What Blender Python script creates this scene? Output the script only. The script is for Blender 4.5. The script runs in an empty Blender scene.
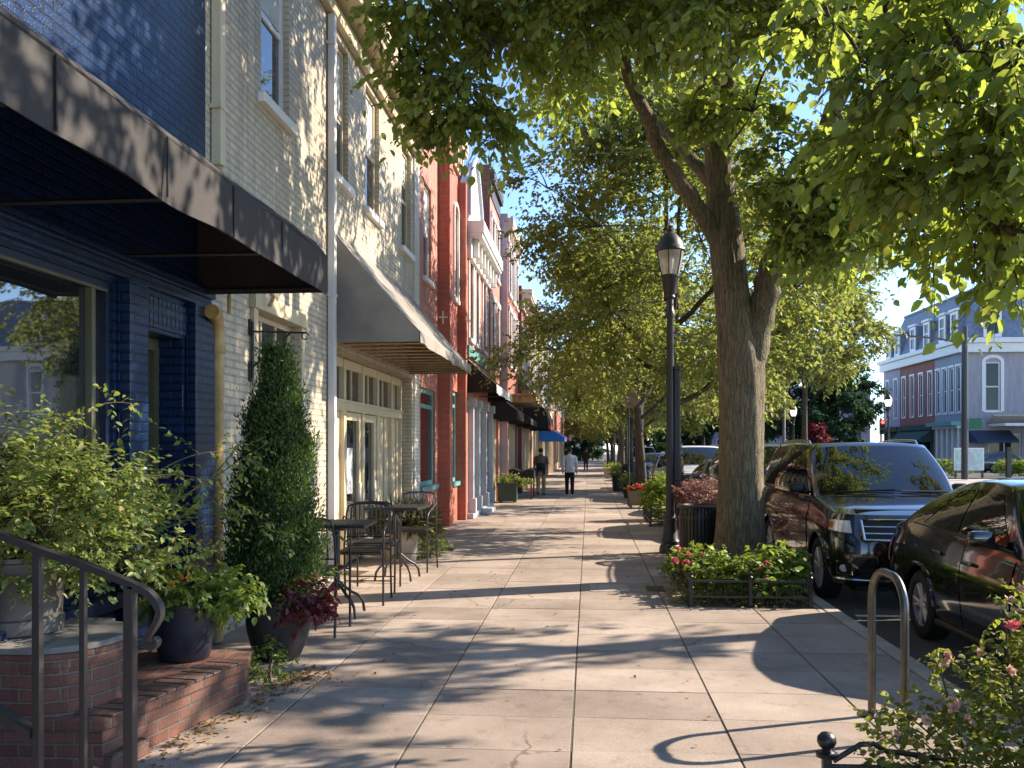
import bpy, bmesh, math, random
import numpy as np
from mathutils import Vector, Matrix, Quaternion
R = math.radians
random.seed(7)
RNG = np.random.default_rng(7)
SC = bpy.context.scene
COL = SC.collection

# ---------------------------------------------------------------- camera, sky, sun, exposure
YAW = math.atan(76.5 / 900.0)
cam_data = bpy.data.cameras.new('camera')
cam_data.lens = 900.0 / 1024.0 * 36.0
cam_data.sensor_width = 36.0
cam_data.sensor_fit = 'HORIZONTAL'
cam_data.shift_y = 64.0 / 1024.0
cam_data.clip_start = 0.05
cam_data.clip_end = 2000.0
cam = bpy.data.objects.new('camera', cam_data)
cam.location = (0.0, 0.0, 1.75)
cam.rotation_euler = (R(90), 0.0, YAW)
COL.objects.link(cam)
SC.camera = cam

SUN_VEC = Vector((1.50, 0.62, 1.0)).normalized()
SUN_EL = math.asin(SUN_VEC.z)
SUN_AZ = math.atan2(SUN_VEC.x, SUN_VEC.y)
world = bpy.data.worlds.new('World')
SC.world = world
world.use_nodes = True
wn = world.node_tree.nodes
wl = world.node_tree.links
sky = wn.new('ShaderNodeTexSky')
sky.sky_type = 'NISHITA'
sky.sun_disc = False
sky.sun_elevation = SUN_EL
sky.sun_rotation = SUN_AZ
sky.air_density = 0.7
sky.dust_density = 0.0
sky.ozone_density = 3.0
bg = wn['Background']
bg.inputs['Strength'].default_value = 0.15
wl.new(sky.outputs['Color'], bg.inputs['Color'])

sun_data = bpy.data.lights.new('sun', 'SUN')
sun_data.energy = 4.5
sun_data.angle = R(0.55)
sun_data.color = (1.0, 0.87, 0.71)
sun = bpy.data.objects.new('sun', sun_data)
sun.rotation_euler = SUN_VEC.to_track_quat('Z', 'Y').to_euler()
sun.location = (20, 8, 30)
COL.objects.link(sun)

SC.view_settings.view_transform = 'Standard'
SC.view_settings.look = 'None'
SC.view_settings.gamma = 1.0
SC.view_settings.use_curve_mapping = False
SC.view_settings.exposure = 1.45
SC.cycles.max_bounces = 8
SC.cycles.diffuse_bounces = 4
SC.cycles.glossy_bounces = 4
SC.cycles.transmission_bounces = 4
SC.cycles.transparent_max_bounces = 8
SC.cycles.use_denoising = True

# ---------------------------------------------------------------- helpers
WO = {}                       # world offset of unrotated roots and parts

def tag(o, label=None, cat=None, group=None, kind=None):
    if label: o['label'] = label
    if cat: o['category'] = cat
    if group: o['group'] = group
    if kind: o['kind'] = kind
    return o

def thing(name, loc, label, cat, group=None):
    o = bpy.data.objects.new(name, None)
    o.empty_display_size = 0.2
    o.location = loc
    COL.objects.link(o)
    WO[o] = Vector(loc)
    return tag(o, label, cat, group)

def link_mesh(name, me, mat, parent=None):
    o = bpy.data.objects.new(name, me)
    if mat is not None:
        me.materials.append(mat)
    COL.objects.link(o)
    if parent is not None:
        o.parent = parent
        WO[o] = WO.get(parent, Vector((0, 0, 0)))
    else:
        WO[o] = Vector((0, 0, 0))
    return o

def dup(o, parent=None):
    c = o.copy()
    COL.objects.link(c)
    if parent is not None:
        c.parent = parent
    for ch in list(o.children):
        dup(ch, c)
    return c

class MB:
    """collects geometry, then links it as ONE mesh object"""
    def __init__(self):
        self.v = []
        self.f = []

    def add(self, verts, faces):
        b = len(self.v)
        self.v.extend([tuple(p) for p in verts])
        self.f.extend([tuple(i + b for i in f) for f in faces])
        return self

    def box(self, x0, x1, y0, y1, z0, z1):
        v = [(x0, y0, z0), (x1, y0, z0), (x1, y1, z0), (x0, y1, z0),
             (x0, y0, z1), (x1, y0, z1), (x1, y1, z1), (x0, y1, z1)]
        return self.add(v, [(3, 2, 1, 0), (4, 5, 6, 7), (0, 1, 5, 4), (1, 2, 6, 5), (2, 3, 7, 6), (3, 0, 4, 7)])

    def obox(self, fr, u0, u1, d0, d1, z0, z1):
        """box in a wall frame (o, u, n): u along the wall, d outwards, z up"""
        o, u, n = fr
        P = lambda a, d, z: (o[0] + u[0] * a + n[0] * d, o[1] + u[1] * a + n[1] * d, o[2] + z)
        v = [P(u0, d0, z0), P(u1, d0, z0), P(u1, d1, z0), P(u0, d1, z0),
             P(u0, d0, z1), P(u1, d0, z1), P(u1, d1, z1), P(u0, d1, z1)]
        return self.add(v, [(3, 2, 1, 0), (4, 5, 6, 7), (0, 1, 5, 4), (1, 2, 6, 5), (2, 3, 7, 6), (3, 0, 4, 7)])

    def quad(self, a, b, c, d):
        return self.add([a, b, c, d], [(0, 1, 2, 3)])

    def tube(self, pts, rad, seg=8, cap=True):
        pts = [Vector(p) for p in pts]
        n = len(pts)
        rads = rad if isinstance(rad, (list, tuple)) else [rad] * n
        rings = []
        t0 = (pts[1] - pts[0]).normalized()
        ref = Vector((0, 0, 1)) if abs(t0.z) < 0.9 else Vector((1, 0, 0))
        nx = t0.cross(ref).normalized()
        for i in range(n):
            t = (pts[min(i + 1, n - 1)] - pts[max(i - 1, 0)]).normalized()
            nx = (nx - t * nx.dot(t))
            if nx.length < 1e-6:
                nx = t.orthogonal()
            nx.normalize()
            ny = t.cross(nx)
            rings.append([pts[i] + (nx * math.cos(2 * math.pi * k / seg) + ny * math.sin(2 * math.pi * k / seg)) * rads[i] for k in range(seg)])
        v = [p for r in rings for p in r]
        f = []
        for i in range(n - 1):
            for k in range(seg):
                a = i * seg + k; b = i * seg + (k + 1) % seg
                f.append((a, b, b + seg, a + seg))
        if cap:
            f.append(tuple(range(seg - 1, -1, -1)))
            f.append(tuple((n - 1) * seg + k for k in range(seg)))
        return self.add(v, f)

    def lathe(self, prof, c=(0, 0, 0), seg=24, axis='Z', caps=True):
        v = []; f = []
        m = len(prof)
        for (r, z) in prof:
            for k in range(seg):
                a = 2 * math.pi * k / seg
                if axis == 'Z':
                    v.append((c[0] + r * math.cos(a), c[1] + r * math.sin(a), c[2] + z))
                else:
                    v.append((c[0] + z, c[1] + r * math.cos(a), c[2] + r * math.sin(a)))
        for i in range(m - 1):
            for k in range(seg):
                a = i * seg + k; b = i * seg + (k + 1) % seg
                f.append((a, b, b + seg, a + seg))
        if caps and prof[0][0] > 1e-5: f.append(tuple(range(seg - 1, -1, -1)))
        if caps and prof[-1][0] > 1e-5: f.append(tuple((m - 1) * seg + k for k in range(seg)))
        return self.add(v, f)

    def prism(self, poly, z0, z1):
        n = len(poly)
        v = [(p[0], p[1], z0) for p in poly] + [(p[0], p[1], z1) for p in poly]
        f = [tuple(range(n - 1, -1, -1)), tuple(range(n, 2 * n))]
        for i in range(n):
            j = (i + 1) % n
            f.append((i, j, j + n, i + n))
        return self.add(v, f)

    def extr(self, poly3, vec):
        n = len(poly3)
        v = [tuple(p) for p in poly3] + [(p[0] + vec[0], p[1] + vec[1], p[2] + vec[2]) for p in poly3]
        f = [tuple(range(n - 1, -1, -1)), tuple(range(n, 2 * n))]
        for i in range(n):
            j = (i + 1) % n
            f.append((i, j, j + n, i + n))
        return self.add(v, f)

    def ball(self, c, r, seg=12, sz=1.0):
        prof = [(max(1e-6, r * math.sin(math.pi * i / 8)), -r * sz * math.cos(math.pi * i / 8)) for i in range(9)]
        return self.lathe(prof, c, seg)

    def grid(self, fn, nu, nv):
        v = [fn(i / nu, j / nv) for j in range(nv + 1) for i in range(nu + 1)]
        f = []
        for j in range(nv):
            for i in range(nu):
                a = j * (nu + 1) + i
                f.append((a, a + 1, a + nu + 2, a + nu + 1))
        return self.add(v, f)

    def build(self, name, mat, parent=None, smooth=None, bevel=0.0, weld=0.0, recalc=False):
        me = bpy.data.meshes.new(name)
        off = WO.get(parent, Vector((0, 0, 0))) if parent is not None else Vector((0, 0, 0))
        me.from_pydata([(p[0] - off.x, p[1] - off.y, p[2] - off.z) for p in self.v], [], self.f)
        if weld or bevel or recalc:
            bm = bmesh.new(); bm.from_mesh(me)
            if weld:
                bmesh.ops.remove_doubles(bm, verts=bm.verts, dist=weld)
            if recalc or bevel:
                bmesh.ops.recalc_face_normals(bm, faces=bm.faces)
            if bevel:
                ed = [e for e in bm.edges if len(e.link_faces) == 2 and e.calc_face_angle(0) > 0.6]
                bmesh.ops.bevel(bm, geom=ed, offset=bevel, segments=2, profile=0.6, affect='EDGES', clamp_overlap=True)
            bm.to_mesh(me); bm.free()
        if smooth is not None:
            me.polygons.foreach_set('use_smooth', [True] * len(me.polygons))
            me.set_sharp_from_angle(angle=R(smooth))
        me.update()
        return link_mesh(name, me, mat, parent)

def np_mesh(name, V, F, mat, parent=None, smooth=False):
    """V (n,3), F (m,k) all faces with k corners"""
    me = bpy.data.meshes.new(name)
    m, k = F.shape
    me.vertices.add(len(V)); me.loops.add(m * k); me.polygons.add(m)
    me.vertices.foreach_set('co', np.ascontiguousarray(V, dtype=np.float32).ravel())
    me.loops.foreach_set('vertex_index', np.ascontiguousarray(F, dtype=np.int32).ravel())
    me.polygons.foreach_set('loop_start', np.arange(0, m * k, k, dtype=np.int32))
    if smooth:
        me.polygons.foreach_set('use_smooth', np.ones(m, dtype=bool))
    me.update(calc_edges=True)
    return link_mesh(name, me, mat, parent)

# ---------------------------------------------------------------- materials
def new_mat(name):
    m = bpy.data.materials.new(name); m.use_nodes = True
    nt = m.node_tree
    return m, nt, nt.nodes['Principled BSDF'], nt.nodes['Material Output']

def rgb(c): return (c[0], c[1], c[2], 1.0)

def noise(nt, vec, scale, detail=4.0, rough=0.55):
    n = nt.nodes.new('ShaderNodeTexNoise')
    n.inputs['Scale'].default_value = scale
    n.inputs['Detail'].default_value = detail
    n.inputs['Roughness'].default_value = rough
    if vec is not None: nt.links.new(vec, n.inputs['Vector'])
    return n

def ramp(nt, src, stops):
    r = nt.nodes.new('ShaderNodeValToRGB')
    el = r.color_ramp.elements
    while len(el) < len(stops): el.new(0.5)
    for e, (p, c) in zip(el, stops):
        e.position = p; e.color = rgb(c) if len(c) == 3 else c
    nt.links.new(src, r.inputs['Fac'])
    return r

def mixc(nt, a, b, fac, mode='MIX'):
    m = nt.nodes.new('ShaderNodeMix'); m.data_type = 'RGBA'; m.blend_type = mode
    for s, i in ((fac, 0), (a, 6), (b, 7)):
        if hasattr(s, 'is_linked'): nt.links.new(s, m.inputs[i])
        elif isinstance(s, (int, float)): m.inputs[i].default_value = s
        else: m.inputs[i].default_value = rgb(s)
    return m.outputs[2]

def bump(nt, h, strength, dist=0.01, normal=None):
    b = nt.nodes.new('ShaderNodeBump')
    b.inputs['Strength'].default_value = strength
    b.inputs['Distance'].default_value = dist
    nt.links.new(h, b.inputs['Height'])
    if normal is not None: nt.links.new(normal, b.inputs['Normal'])
    return b.outputs['Normal']

def M(name, col, rough=0.6, metal=0.0, var=0.18, vs=5.0, bmp=0.0, bs=60.0, ior=1.45, coat=0.0, obj=False):
    m, nt, p, out = new_mat(name)
    p.inputs['Roughness'].default_value = rough
    p.inputs['Metallic'].default_value = metal
    p.inputs['IOR'].default_value = ior
    p.inputs['Coat Weight'].default_value = coat
    p.inputs['Coat Roughness'].default_value = 0.03
    if obj:
        tc = nt.nodes.new('ShaderNodeTexCoord'); vec = tc.outputs['Object']
    else:
        g = nt.nodes.new('ShaderNodeNewGeometry'); vec = g.outputs['Position']
    n = noise(nt, vec, vs, 5.0, 0.6)
    lo = [max(0, c * (1 - var)) for c in col]; hi = [c * (1 + var) for c in col]
    r = ramp(nt, n.outputs['Fac'], [(0.3, lo), (0.7, hi)])
    nt.links.new(r.outputs['Color'], p.inputs['Base Color'])
    rr = nt.nodes.new('ShaderNodeMapRange')
    rr.inputs['To Min'].default_value = max(0.02, rough - 0.08); rr.inputs['To Max'].default_value = min(1, rough + 0.08)
    nt.links.new(n.outputs['Fac'], rr.inputs['Value']); nt.links.new(rr.outputs['Result'], p.inputs['Roughness'])
    if bmp:
        n2 = noise(nt, vec, bs, 4.0, 0.6)
        nt.links.new(bump(nt, n2.outputs['Fac'], bmp, 0.01), p.inputs['Normal'])
    return m

def wall_uv(nt):
    """horizontal run along the wall and height, chosen from the face direction"""
    g = nt.nodes.new('ShaderNodeNewGeometry')
    sp = nt.nodes.new('ShaderNodeSeparateXYZ'); nt.links.new(g.outputs['Position'], sp.inputs[0])
    sn = nt.nodes.new('ShaderNodeSeparateXYZ'); nt.links.new(g.outputs['True Normal'], sn.inputs[0])
    ab = nt.nodes.new('ShaderNodeMath'); ab.operation = 'ABSOLUTE'; nt.links.new(sn.outputs['Y'], ab.inputs[0])
    gt = nt.nodes.new('ShaderNodeMath'); gt.operation = 'GREATER_THAN'; gt.inputs[1].default_value = 0.7; nt.links.new(ab.outputs[0], gt.inputs[0])
    mx = nt.nodes.new('ShaderNodeMix'); mx.data_type = 'FLOAT'
    nt.links.new(gt.outputs[0], mx.inputs[0]); nt.links.new(sp.outputs['Y'], mx.inputs[2]); nt.links.new(sp.outputs['X'], mx.inputs[3])
    az = nt.nodes.new('ShaderNodeMath'); az.operation = 'ABSOLUTE'; nt.links.new(sn.outputs['Z'], az.inputs[0])
    gz = nt.nodes.new('ShaderNodeMath'); gz.operation = 'GREATER_THAN'; gz.inputs[1].default_value = 0.7; nt.links.new(az.outputs[0], gz.inputs[0])
    mz = nt.nodes.new('ShaderNodeMix'); mz.data_type = 'FLOAT'
    nt.links.new(gz.outputs[0], mz.inputs[0]); nt.links.new(sp.outputs['Z'], mz.inputs[2]); nt.links.new(sp.outputs['X'], mz.inputs[3])
    cb = nt.nodes.new('ShaderNodeCombineXYZ')
    nt.links.new(mx.outputs[0], cb.inputs[0]); nt.links.new(mz.outputs[0], cb.inputs[1])
    return cb.outputs[0], g.outputs['Position']

def brick(name, c1, c2, mortar, rough=0.75, bw=0.21, rh=0.072, ms=0.011, b=0.7, stain=0.25, stain_col=(0.05, 0.045, 0.04), chip=(0.26, 0.16, 0.12)):
    m, nt, p, out = new_mat(name)
    uv, pos = wall_uv(nt)
    nz = noise(nt, pos, 14.0, 3.0)
    dm = nt.nodes.new('ShaderNodeVectorMath'); dm.operation = 'MULTIPLY_ADD'
    nt.links.new(nz.outputs['Color'], dm.inputs[0]); dm.inputs[1].default_value = (0.008, 0.008, 0); nt.links.new(uv, dm.inputs[2])
    bt = nt.nodes.new('ShaderNodeTexBrick')
    bt.inputs['Scale'].default_value = 1.0
    bt.inputs['Brick Width'].default_value = bw
    bt.inputs['Row Height'].default_value = rh
    bt.inputs['Mortar Size'].default_value = ms
    bt.inputs['Mortar Smooth'].default_value = 0.35
    bt.inputs['Bias'].default_value = -0.1
    bt.inputs['Color1'].default_value = rgb(c1); bt.inputs['Color2'].default_value = rgb(c2); bt.inputs['Mortar'].default_value = rgb(mortar)
    nt.links.new(dm.outputs[0], bt.inputs['Vector'])
    n1 = noise(nt, pos, 1.3, 6.0, 0.65)
    r1 = ramp(nt, n1.outputs['Fac'], [(0.42, (0, 0, 0)), (0.72, (1, 1, 1))])
    mm = nt.nodes.new('ShaderNodeMath'); mm.operation = 'MULTIPLY'; mm.inputs[1].default_value = stain
    nt.links.new(r1.outputs['Color'], mm.inputs[0])
    c = mixc(nt, bt.outputs['Color'], stain_col, mm.outputs[0])
    ms_ = nt.nodes.new('ShaderNodeMapping'); ms_.inputs['Scale'].default_value = (7.0, 7.0, 0.45); nt.links.new(pos, ms_.inputs['Vector'])
    n4 = noise(nt, ms_.outputs[0], 1.0, 5.0, 0.65)
    r4 = ramp(nt, n4.outputs['Fac'], [(0.36, (0.74, 0.72, 0.69)), (0.56, (1.03, 1.03, 1.02))])
    c = mixc(nt, c, r4.outputs['Color'], 0.8, 'MULTIPLY')
    n5 = noise(nt, pos, 11.0, 6.0, 0.7)
    r5_ = ramp(nt, n5.outputs['Fac'], [(0.68, (0, 0, 0)), (0.70, (1, 1, 1))])
    n6 = noise(nt, pos, 0.8, 2.0)
    r6_ = ramp(nt, n6.outputs['Fac'], [(0.5, (0, 0, 0)), (0.62, (0.7, 0.7, 0.7))])
    ch = nt.nodes.new('ShaderNodeMath'); ch.operation = 'MULTIPLY'; nt.links.new(r5_.outputs['Color'], ch.inputs[0]); nt.links.new(r6_.outputs['Color'], ch.inputs[1])
    c = mixc(nt, c, chip, ch.outputs[0])
    n2 = noise(nt, pos, 70.0, 3.0)
    r2 = ramp(nt, n2.outputs['Fac'], [(0.3, (0.82, 0.82, 0.82)), (0.7, (1.12, 1.12, 1.12))])
    c = mixc(nt, c, r2.outputs['Color'], 1.0, 'MULTIPLY')
    nt.links.new(c, p.inputs['Base Color'])
    p.inputs['Roughness'].default_value = rough
    inv = nt.nodes.new('ShaderNodeMath'); inv.operation = 'MULTIPLY_ADD'; inv.inputs[1].default_value = -1.0
    nt.links.new(bt.outputs['Fac'], inv.inputs[0])
    sc = nt.nodes.new('ShaderNodeMath'); sc.operation = 'MULTIPLY'; sc.inputs[1].default_value = 0.35; nt.links.new(n2.outputs['Fac'], sc.inputs[0])
    nt.links.new(sc.outputs[0], inv.inputs[2])
    nt.links.new(bump(nt, inv.outputs[0], b, 0.012), p.inputs['Normal'])
    return m

def leaf_mat(name, stops, trans=0.45, tcol=(0.30, 0.42, 0.04), rough=0.5, gloss=0.035):
    """leaf: diffuse + light let through; each leaf its own tone"""
    m, nt, p, out = new_mat(name)
    nt.nodes.remove(p)
    g = nt.nodes.new('ShaderNodeNewGeometry')
    r = ramp(nt, g.outputs['Random Per Island'], stops)
    d = nt.nodes.new('ShaderNodeBsdfDiffuse'); nt.links.new(r.outputs['Color'], d.inputs['Color'])
    t = nt.nodes.new('ShaderNodeBsdfTranslucent')
    tc = mixc(nt, r.outputs['Color'], tcol, 0.7)
    nt.links.new(tc, t.inputs['Color'])
    mx = nt.nodes.new('ShaderNodeMixShader'); mx.inputs[0].default_value = trans
    nt.links.new(d.outputs[0], mx.inputs[1]); nt.links.new(t.outputs[0], mx.inputs[2])
    gl = nt.nodes.new('ShaderNodeBsdfGlossy'); gl.inputs['Roughness'].default_value = rough
    gl.inputs['Color'].default_value = (0.9, 0.95, 0.85, 1)
    m2 = nt.nodes.new('ShaderNodeMixShader'); m2.inputs[0].default_value = gloss
    nt.links.new(mx.outputs[0], m2.inputs[1]); nt.links.new(gl.outputs[0], m2.inputs[2])
    nt.links.new(m2.outputs[0], out.inputs['Surface'])
    return m

def glass_mat(name, col=(0.012, 0.015, 0.018), ior=2.1, rough=0.02, wave=0.0):
    m, nt, p, out = new_mat(name)
    p.inputs['Base Color'].default_value = rgb(col)
    p.inputs['Roughness'].default_value = rough
    p.inputs['IOR'].default_value = ior
    if wave:
        g = nt.nodes.new('ShaderNodeNewGeometry')
        n = noise(nt, g.outputs['Position'], 1.6, 2.0)
        nt.links.new(bump(nt, n.outputs['Fac'], wave, 0.02), p.inputs['Normal'])
    return m

def bark_mat(name, dark, light, scale=1.0):
    m, nt, p, out = new_mat(name)
    tc = nt.nodes.new('ShaderNodeTexCoord')
    mp = nt.nodes.new('ShaderNodeMapping'); mp.inputs['Scale'].default_value = (1, 1, 0.11)
    nt.links.new(tc.outputs['Object'], mp.inputs['Vector'])
    n1 = noise(nt, mp.outputs[0], 34 * scale, 8.0, 0.7)
    n2 = noise(nt, tc.outputs['Object'], 2.2, 4.0)
    vo = nt.nodes.new('ShaderNodeTexVoronoi'); vo.feature = 'DISTANCE_TO_EDGE'; vo.inputs['Scale'].default_value = 30 * scale
    dn = noise(nt, tc.outputs['Object'], 9.0, 4.0); dv = nt.nodes.new('ShaderNodeVectorMath'); dv.operation = 'MULTIPLY_ADD'; dv.inputs[1].default_value = (0.06, 0.06, 0.03)
    nt.links.new(dn.outputs['Color'], dv.inputs[0]); nt.links.new(mp.outputs[0], dv.inputs[2]); nt.links.new(dv.outputs[0], vo.inputs['Vector'])
    r = ramp(nt, n1.outputs['Fac'], [(0.3, dark), (0.72, light)])
    rv = ramp(nt, vo.outputs['Distance'], [(0.0, (0.35, 0.33, 0.3)), (0.12, (1, 1, 1))])
    c = mixc(nt, r.outputs['Color'], rv.outputs['Color'], 0.55, 'MULTIPLY')
    rm = ramp(nt, n2.outputs['Fac'], [(0.35, (0.8, 0.85, 0.7)), (0.7, (1.15, 1.1, 1.05))])
    c = mixc(nt, c, rm.outputs['Color'], 1.0, 'MULTIPLY')
    nt.links.new(c, p.inputs['Base Color'])
    p.inputs['Roughness'].default_value = 0.9
    ad = nt.nodes.new('ShaderNodeMath'); ad.operation = 'ADD'
    nt.links.new(n1.outputs['Fac'], ad.inputs[0])
    mn = nt.nodes.new('ShaderNodeMath'); mn.operation = 'MINIMUM'; mn.inputs[1].default_value = 0.15
    nt.links.new(vo.outputs['Distance'], mn.inputs[0])
    ms = nt.nodes.new('ShaderNodeMath'); ms.operation = 'MULTIPLY'; ms.inputs[1].default_value = 5.0; nt.links.new(mn.outputs[0], ms.inputs[0])
    nt.links.new(ms.outputs[0], ad.inputs[1])
    nt.links.new(bump(nt, ad.outputs[0], 0.9, 0.025), p.inputs['Normal'])
    return m

def paving_mat():
    m, nt, p, out = new_mat('sidewalk_concrete')
    g = nt.nodes.new('ShaderNodeNewGeometry'); pos = g.outputs['Position']
    r0 = ramp(nt, g.outputs['Random Per Island'], [(0, (0.285, 0.228, 0.188)), (0.5, (0.355, 0.287, 0.238)), (1, (0.415, 0.338, 0.283))])
    n1 = noise(nt, pos, 0.9, 6.0, 0.65)
    r1 = ramp(nt, n1.outputs['Fac'], [(0.32, (0.68, 0.66, 0.64)), (0.66, (1.12, 1.11, 1.10))])
    c = mixc(nt, r0.outputs['Color'], r1.outputs['Color'], 1.0, 'MULTIPLY')
    n2 = noise(nt, pos, 160.0, 2.0)
    r2 = ramp(nt, n2.outputs['Fac'], [(0.3, (0.6, 0.6, 0.6)), (0.5, (1, 1, 1)), (0.75, (1.3, 1.3, 1.27))])
    c = mixc(nt, c, r2.outputs['Color'], 1.0, 'MULTIPLY')
    n3 = noise(nt, pos, 5.0, 5.0, 0.7)
    r3 = ramp(nt, n3.outputs['Fac'], [(0.55, (1, 1, 1)), (0.70, (0.74, 0.71, 0.68))])
    c = mixc(nt, c, r3.outputs['Color'], 1.0, 'MULTIPLY')
    vo = nt.nodes.new('ShaderNodeTexVoronoi'); vo.inputs['Scale'].default_value = 2.4; nt.links.new(pos, vo.inputs['Vector'])
    r4 = ramp(nt, vo.outputs['Distance'], [(0.045, (0.5, 0.47, 0.45)), (0.075, (1, 1, 1))])
    c = mixc(nt, c, r4.outputs['Color'], 0.7, 'MULTIPLY')
    # hairline cracks in a few places, and dark gum spots
    wv = noise(nt, pos, 3.0, 3.0); wm = nt.nodes.new('ShaderNodeVectorMath'); wm.operation = 'MULTIPLY_ADD'; wm.inputs[1].default_value = (0.5, 0.5, 0.0)
    nt.links.new(wv.outputs['Color'], wm.inputs[0]); nt.links.new(pos, wm.inputs[2])
    ck = nt.nodes.new('ShaderNodeTexVoronoi'); ck.feature = 'DISTANCE_TO_EDGE'; ck.inputs['Scale'].default_value = 0.42; nt.links.new(wm.outputs[0], ck.inputs['Vector'])
    rk = ramp(nt, ck.outputs['Distance'], [(0.0025, (0.35, 0.33, 0.31)), (0.006, (1, 1, 1))])
    msk = noise(nt, pos, 0.35, 2.0); rm_ = ramp(nt, msk.outputs['Fac'], [(0.5, (0, 0, 0)), (0.58, (0.85, 0.85, 0.85))])
    c = mixc(nt, c, mixc(nt, c, rk.outputs['Color'], 1.0, 'MULTIPLY'), rm_.outputs['Color'])
    v2 = nt.nodes.new('ShaderNodeTexVoronoi'); v2.inputs['Scale'].default_value = 5.5; nt.links.new(pos, v2.inputs['Vector'])
    rg = ramp(nt, v2.outputs['Distance'], [(0.06, (0.55, 0.53, 0.51)), (0.10, (1, 1, 1))])
    sr = ramp(nt, v2.outputs['Color'], [(0.62, (0, 0, 0)), (0.66, (0.7, 0.7, 0.7))])
    c = mixc(nt, c, mixc(nt, c, rg.outputs['Color'], 1.0, 'MULTIPLY'), sr.outputs['Color'])
    nt.links.new(c, p.inputs['Base Color'])
    p.inputs['Roughness'].default_value = 0.85
    nt.links.new(bump(nt, n2.outputs['Fac'], 0.25, 0.006), p.inputs['Normal'])
    return m

def asphalt_mat():
    m, nt, p, out = new_mat('asphalt')
    g = nt.nodes.new('ShaderNodeNewGeometry'); pos = g.outputs['Position']
    n1 = noise(nt, pos, 0.5, 6.0, 0.6); n2 = noise(nt, pos, 120.0, 2.0)
    r1 = ramp(nt, n1.outputs['Fac'], [(0.3, (0.045, 0.044, 0.043)), (0.7, (0.075, 0.072, 0.069))])
    r2 = ramp(nt, n2.outputs['Fac'], [(0.3, (0.6, 0.6, 0.6)), (0.7, (1.4, 1.4, 1.4))])
    nt.links.new(mixc(nt, r1.outputs['Color'], r2.outputs['Color'], 1.0, 'MULTIPLY'), p.inputs['Base Color'])
    p.inputs['Roughness'].default_value = 0.9
    nt.links.new(bump(nt, n2.outputs['Fac'], 0.4, 0.01), p.inputs['Normal'])
    return m

def emit_mat(name, col, strength):
    m, nt, p, out = new_mat(name)
    p.inputs['Base Color'].default_value = rgb(col)
    p.inputs['Emission Color'].default_value = rgb(col)
    p.inputs['Emission Strength'].default_value = strength
    return m

MT = {}
MT['blue_brick'] = brick('blue_painted_brick', (0.003, 0.024, 0.085), (0.005, 0.035, 0.115), (0.002, 0.011, 0.040), 0.30, b=0.85, stain=0.2, stain_col=(0.02, 0.02, 0.03))
MT['cream_brick'] = brick('cream_painted_brick', (0.50, 0.435, 0.325), (0.57, 0.50, 0.38), (0.40, 0.345, 0.26), 0.6, b=0.9, stain=0.35, stain_col=(0.34, 0.29, 0.21))
MT['white_brick'] = brick('white_painted_brick', (0.70, 0.66, 0.57), (0.76, 0.72, 0.63), (0.58, 0.53, 0.44), 0.6, b=0.9, stain=0.2, stain_col=(0.4, 0.36, 0.28))
MT['red_brick'] = brick('red_painted_brick', (0.42, 0.105, 0.06), (0.50, 0.145, 0.085), (0.38, 0.14, 0.10), 0.65, b=0.6, stain=0.2, stain_col=(0.3, 0.1, 0.07))
MT['pink_brick'] = brick('salmon_painted_brick', (0.50, 0.19, 0.13), (0.56, 0.23, 0.16), (0.44, 0.2, 0.15), 0.65, b=0.6, stain=0.2, stain_col=(0.3, 0.14, 0.1))
MT['dark_red_brick'] = brick('dark_red_brick', (0.20, 0.045, 0.04), (0.26, 0.06, 0.05), (0.2, 0.08, 0.07), 0.7, b=0.6)
MT['step_brick'] = brick('step_brick', (0.15, 0.055, 0.037), (0.25, 0.10, 0.064), (0.18, 0.14, 0.108), 0.85, bw=0.205, rh=0.074, ms=0.009, b=1.0, stain=0.8, stain_col=(0.085, 0.058, 0.045))
MT['far_red_brick'] = brick('far_red_brick', (0.30, 0.085, 0.06), (0.36, 0.11, 0.08), (0.3, 0.15, 0.12), 0.75, b=0.4)
MT['mauve_wall'] = brick('mauve_painted_brick', (0.36, 0.33, 0.355), (0.39, 0.36, 0.385), (0.34, 0.31, 0.335), 0.75, b=0.3, stain=0.15, stain_col=(0.3, 0.26, 0.3))
MT['greyblue_wall'] = brick('grey_blue_painted_brick', (0.30, 0.33, 0.38), (0.33, 0.36, 0.41), (0.28, 0.31, 0.36), 0.75, b=0.3, stain=0.15, stain_col=(0.24, 0.26, 0.3))
MT['mauve_stucco'] = M('mauve_grey_stucco', (0.36, 0.34, 0.40), 0.85, var=0.12, vs=1.2, bmp=0.2, bs=30)
MT['cream_paint'] = M('cream_paint', (0.56, 0.465, 0.30), 0.45, var=0.08, vs=3, bmp=0.08, bs=25)
MT['beige_paint'] = M('beige_paint', (0.56, 0.46, 0.30), 0.45, var=0.1, vs=3, bmp=0.08, bs=25)
MT['white_paint'] = M('white_paint', (0.72, 0.70, 0.66), 0.45, var=0.08, vs=3, bmp=0.06, bs=25)
MT['grey_white_paint'] = M('grey_white_paint', (0.42, 0.445, 0.48), 0.5, var=0.1, vs=3, bmp=0.08)
MT['teal_paint'] = M('teal_paint', (0.13, 0.30, 0.28), 0.45, var=0.12, vs=3)
MT['tan_stone'] = M('tan_stone', (0.46, 0.38, 0.30), 0.8, var=0.15, vs=4, bmp=0.2)
MT['dark_wood'] = M('dark_wood', (0.05, 0.035, 0.028), 0.5, var=0.25, vs=6)
MT['door_wood'] = M('brown_door_wood', (0.22, 0.10, 0.05), 0.45, var=0.25, vs=5)
MT['navy_frame'] = M('navy_frame', (0.012, 0.02, 0.05), 0.4, var=0.2)
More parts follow.
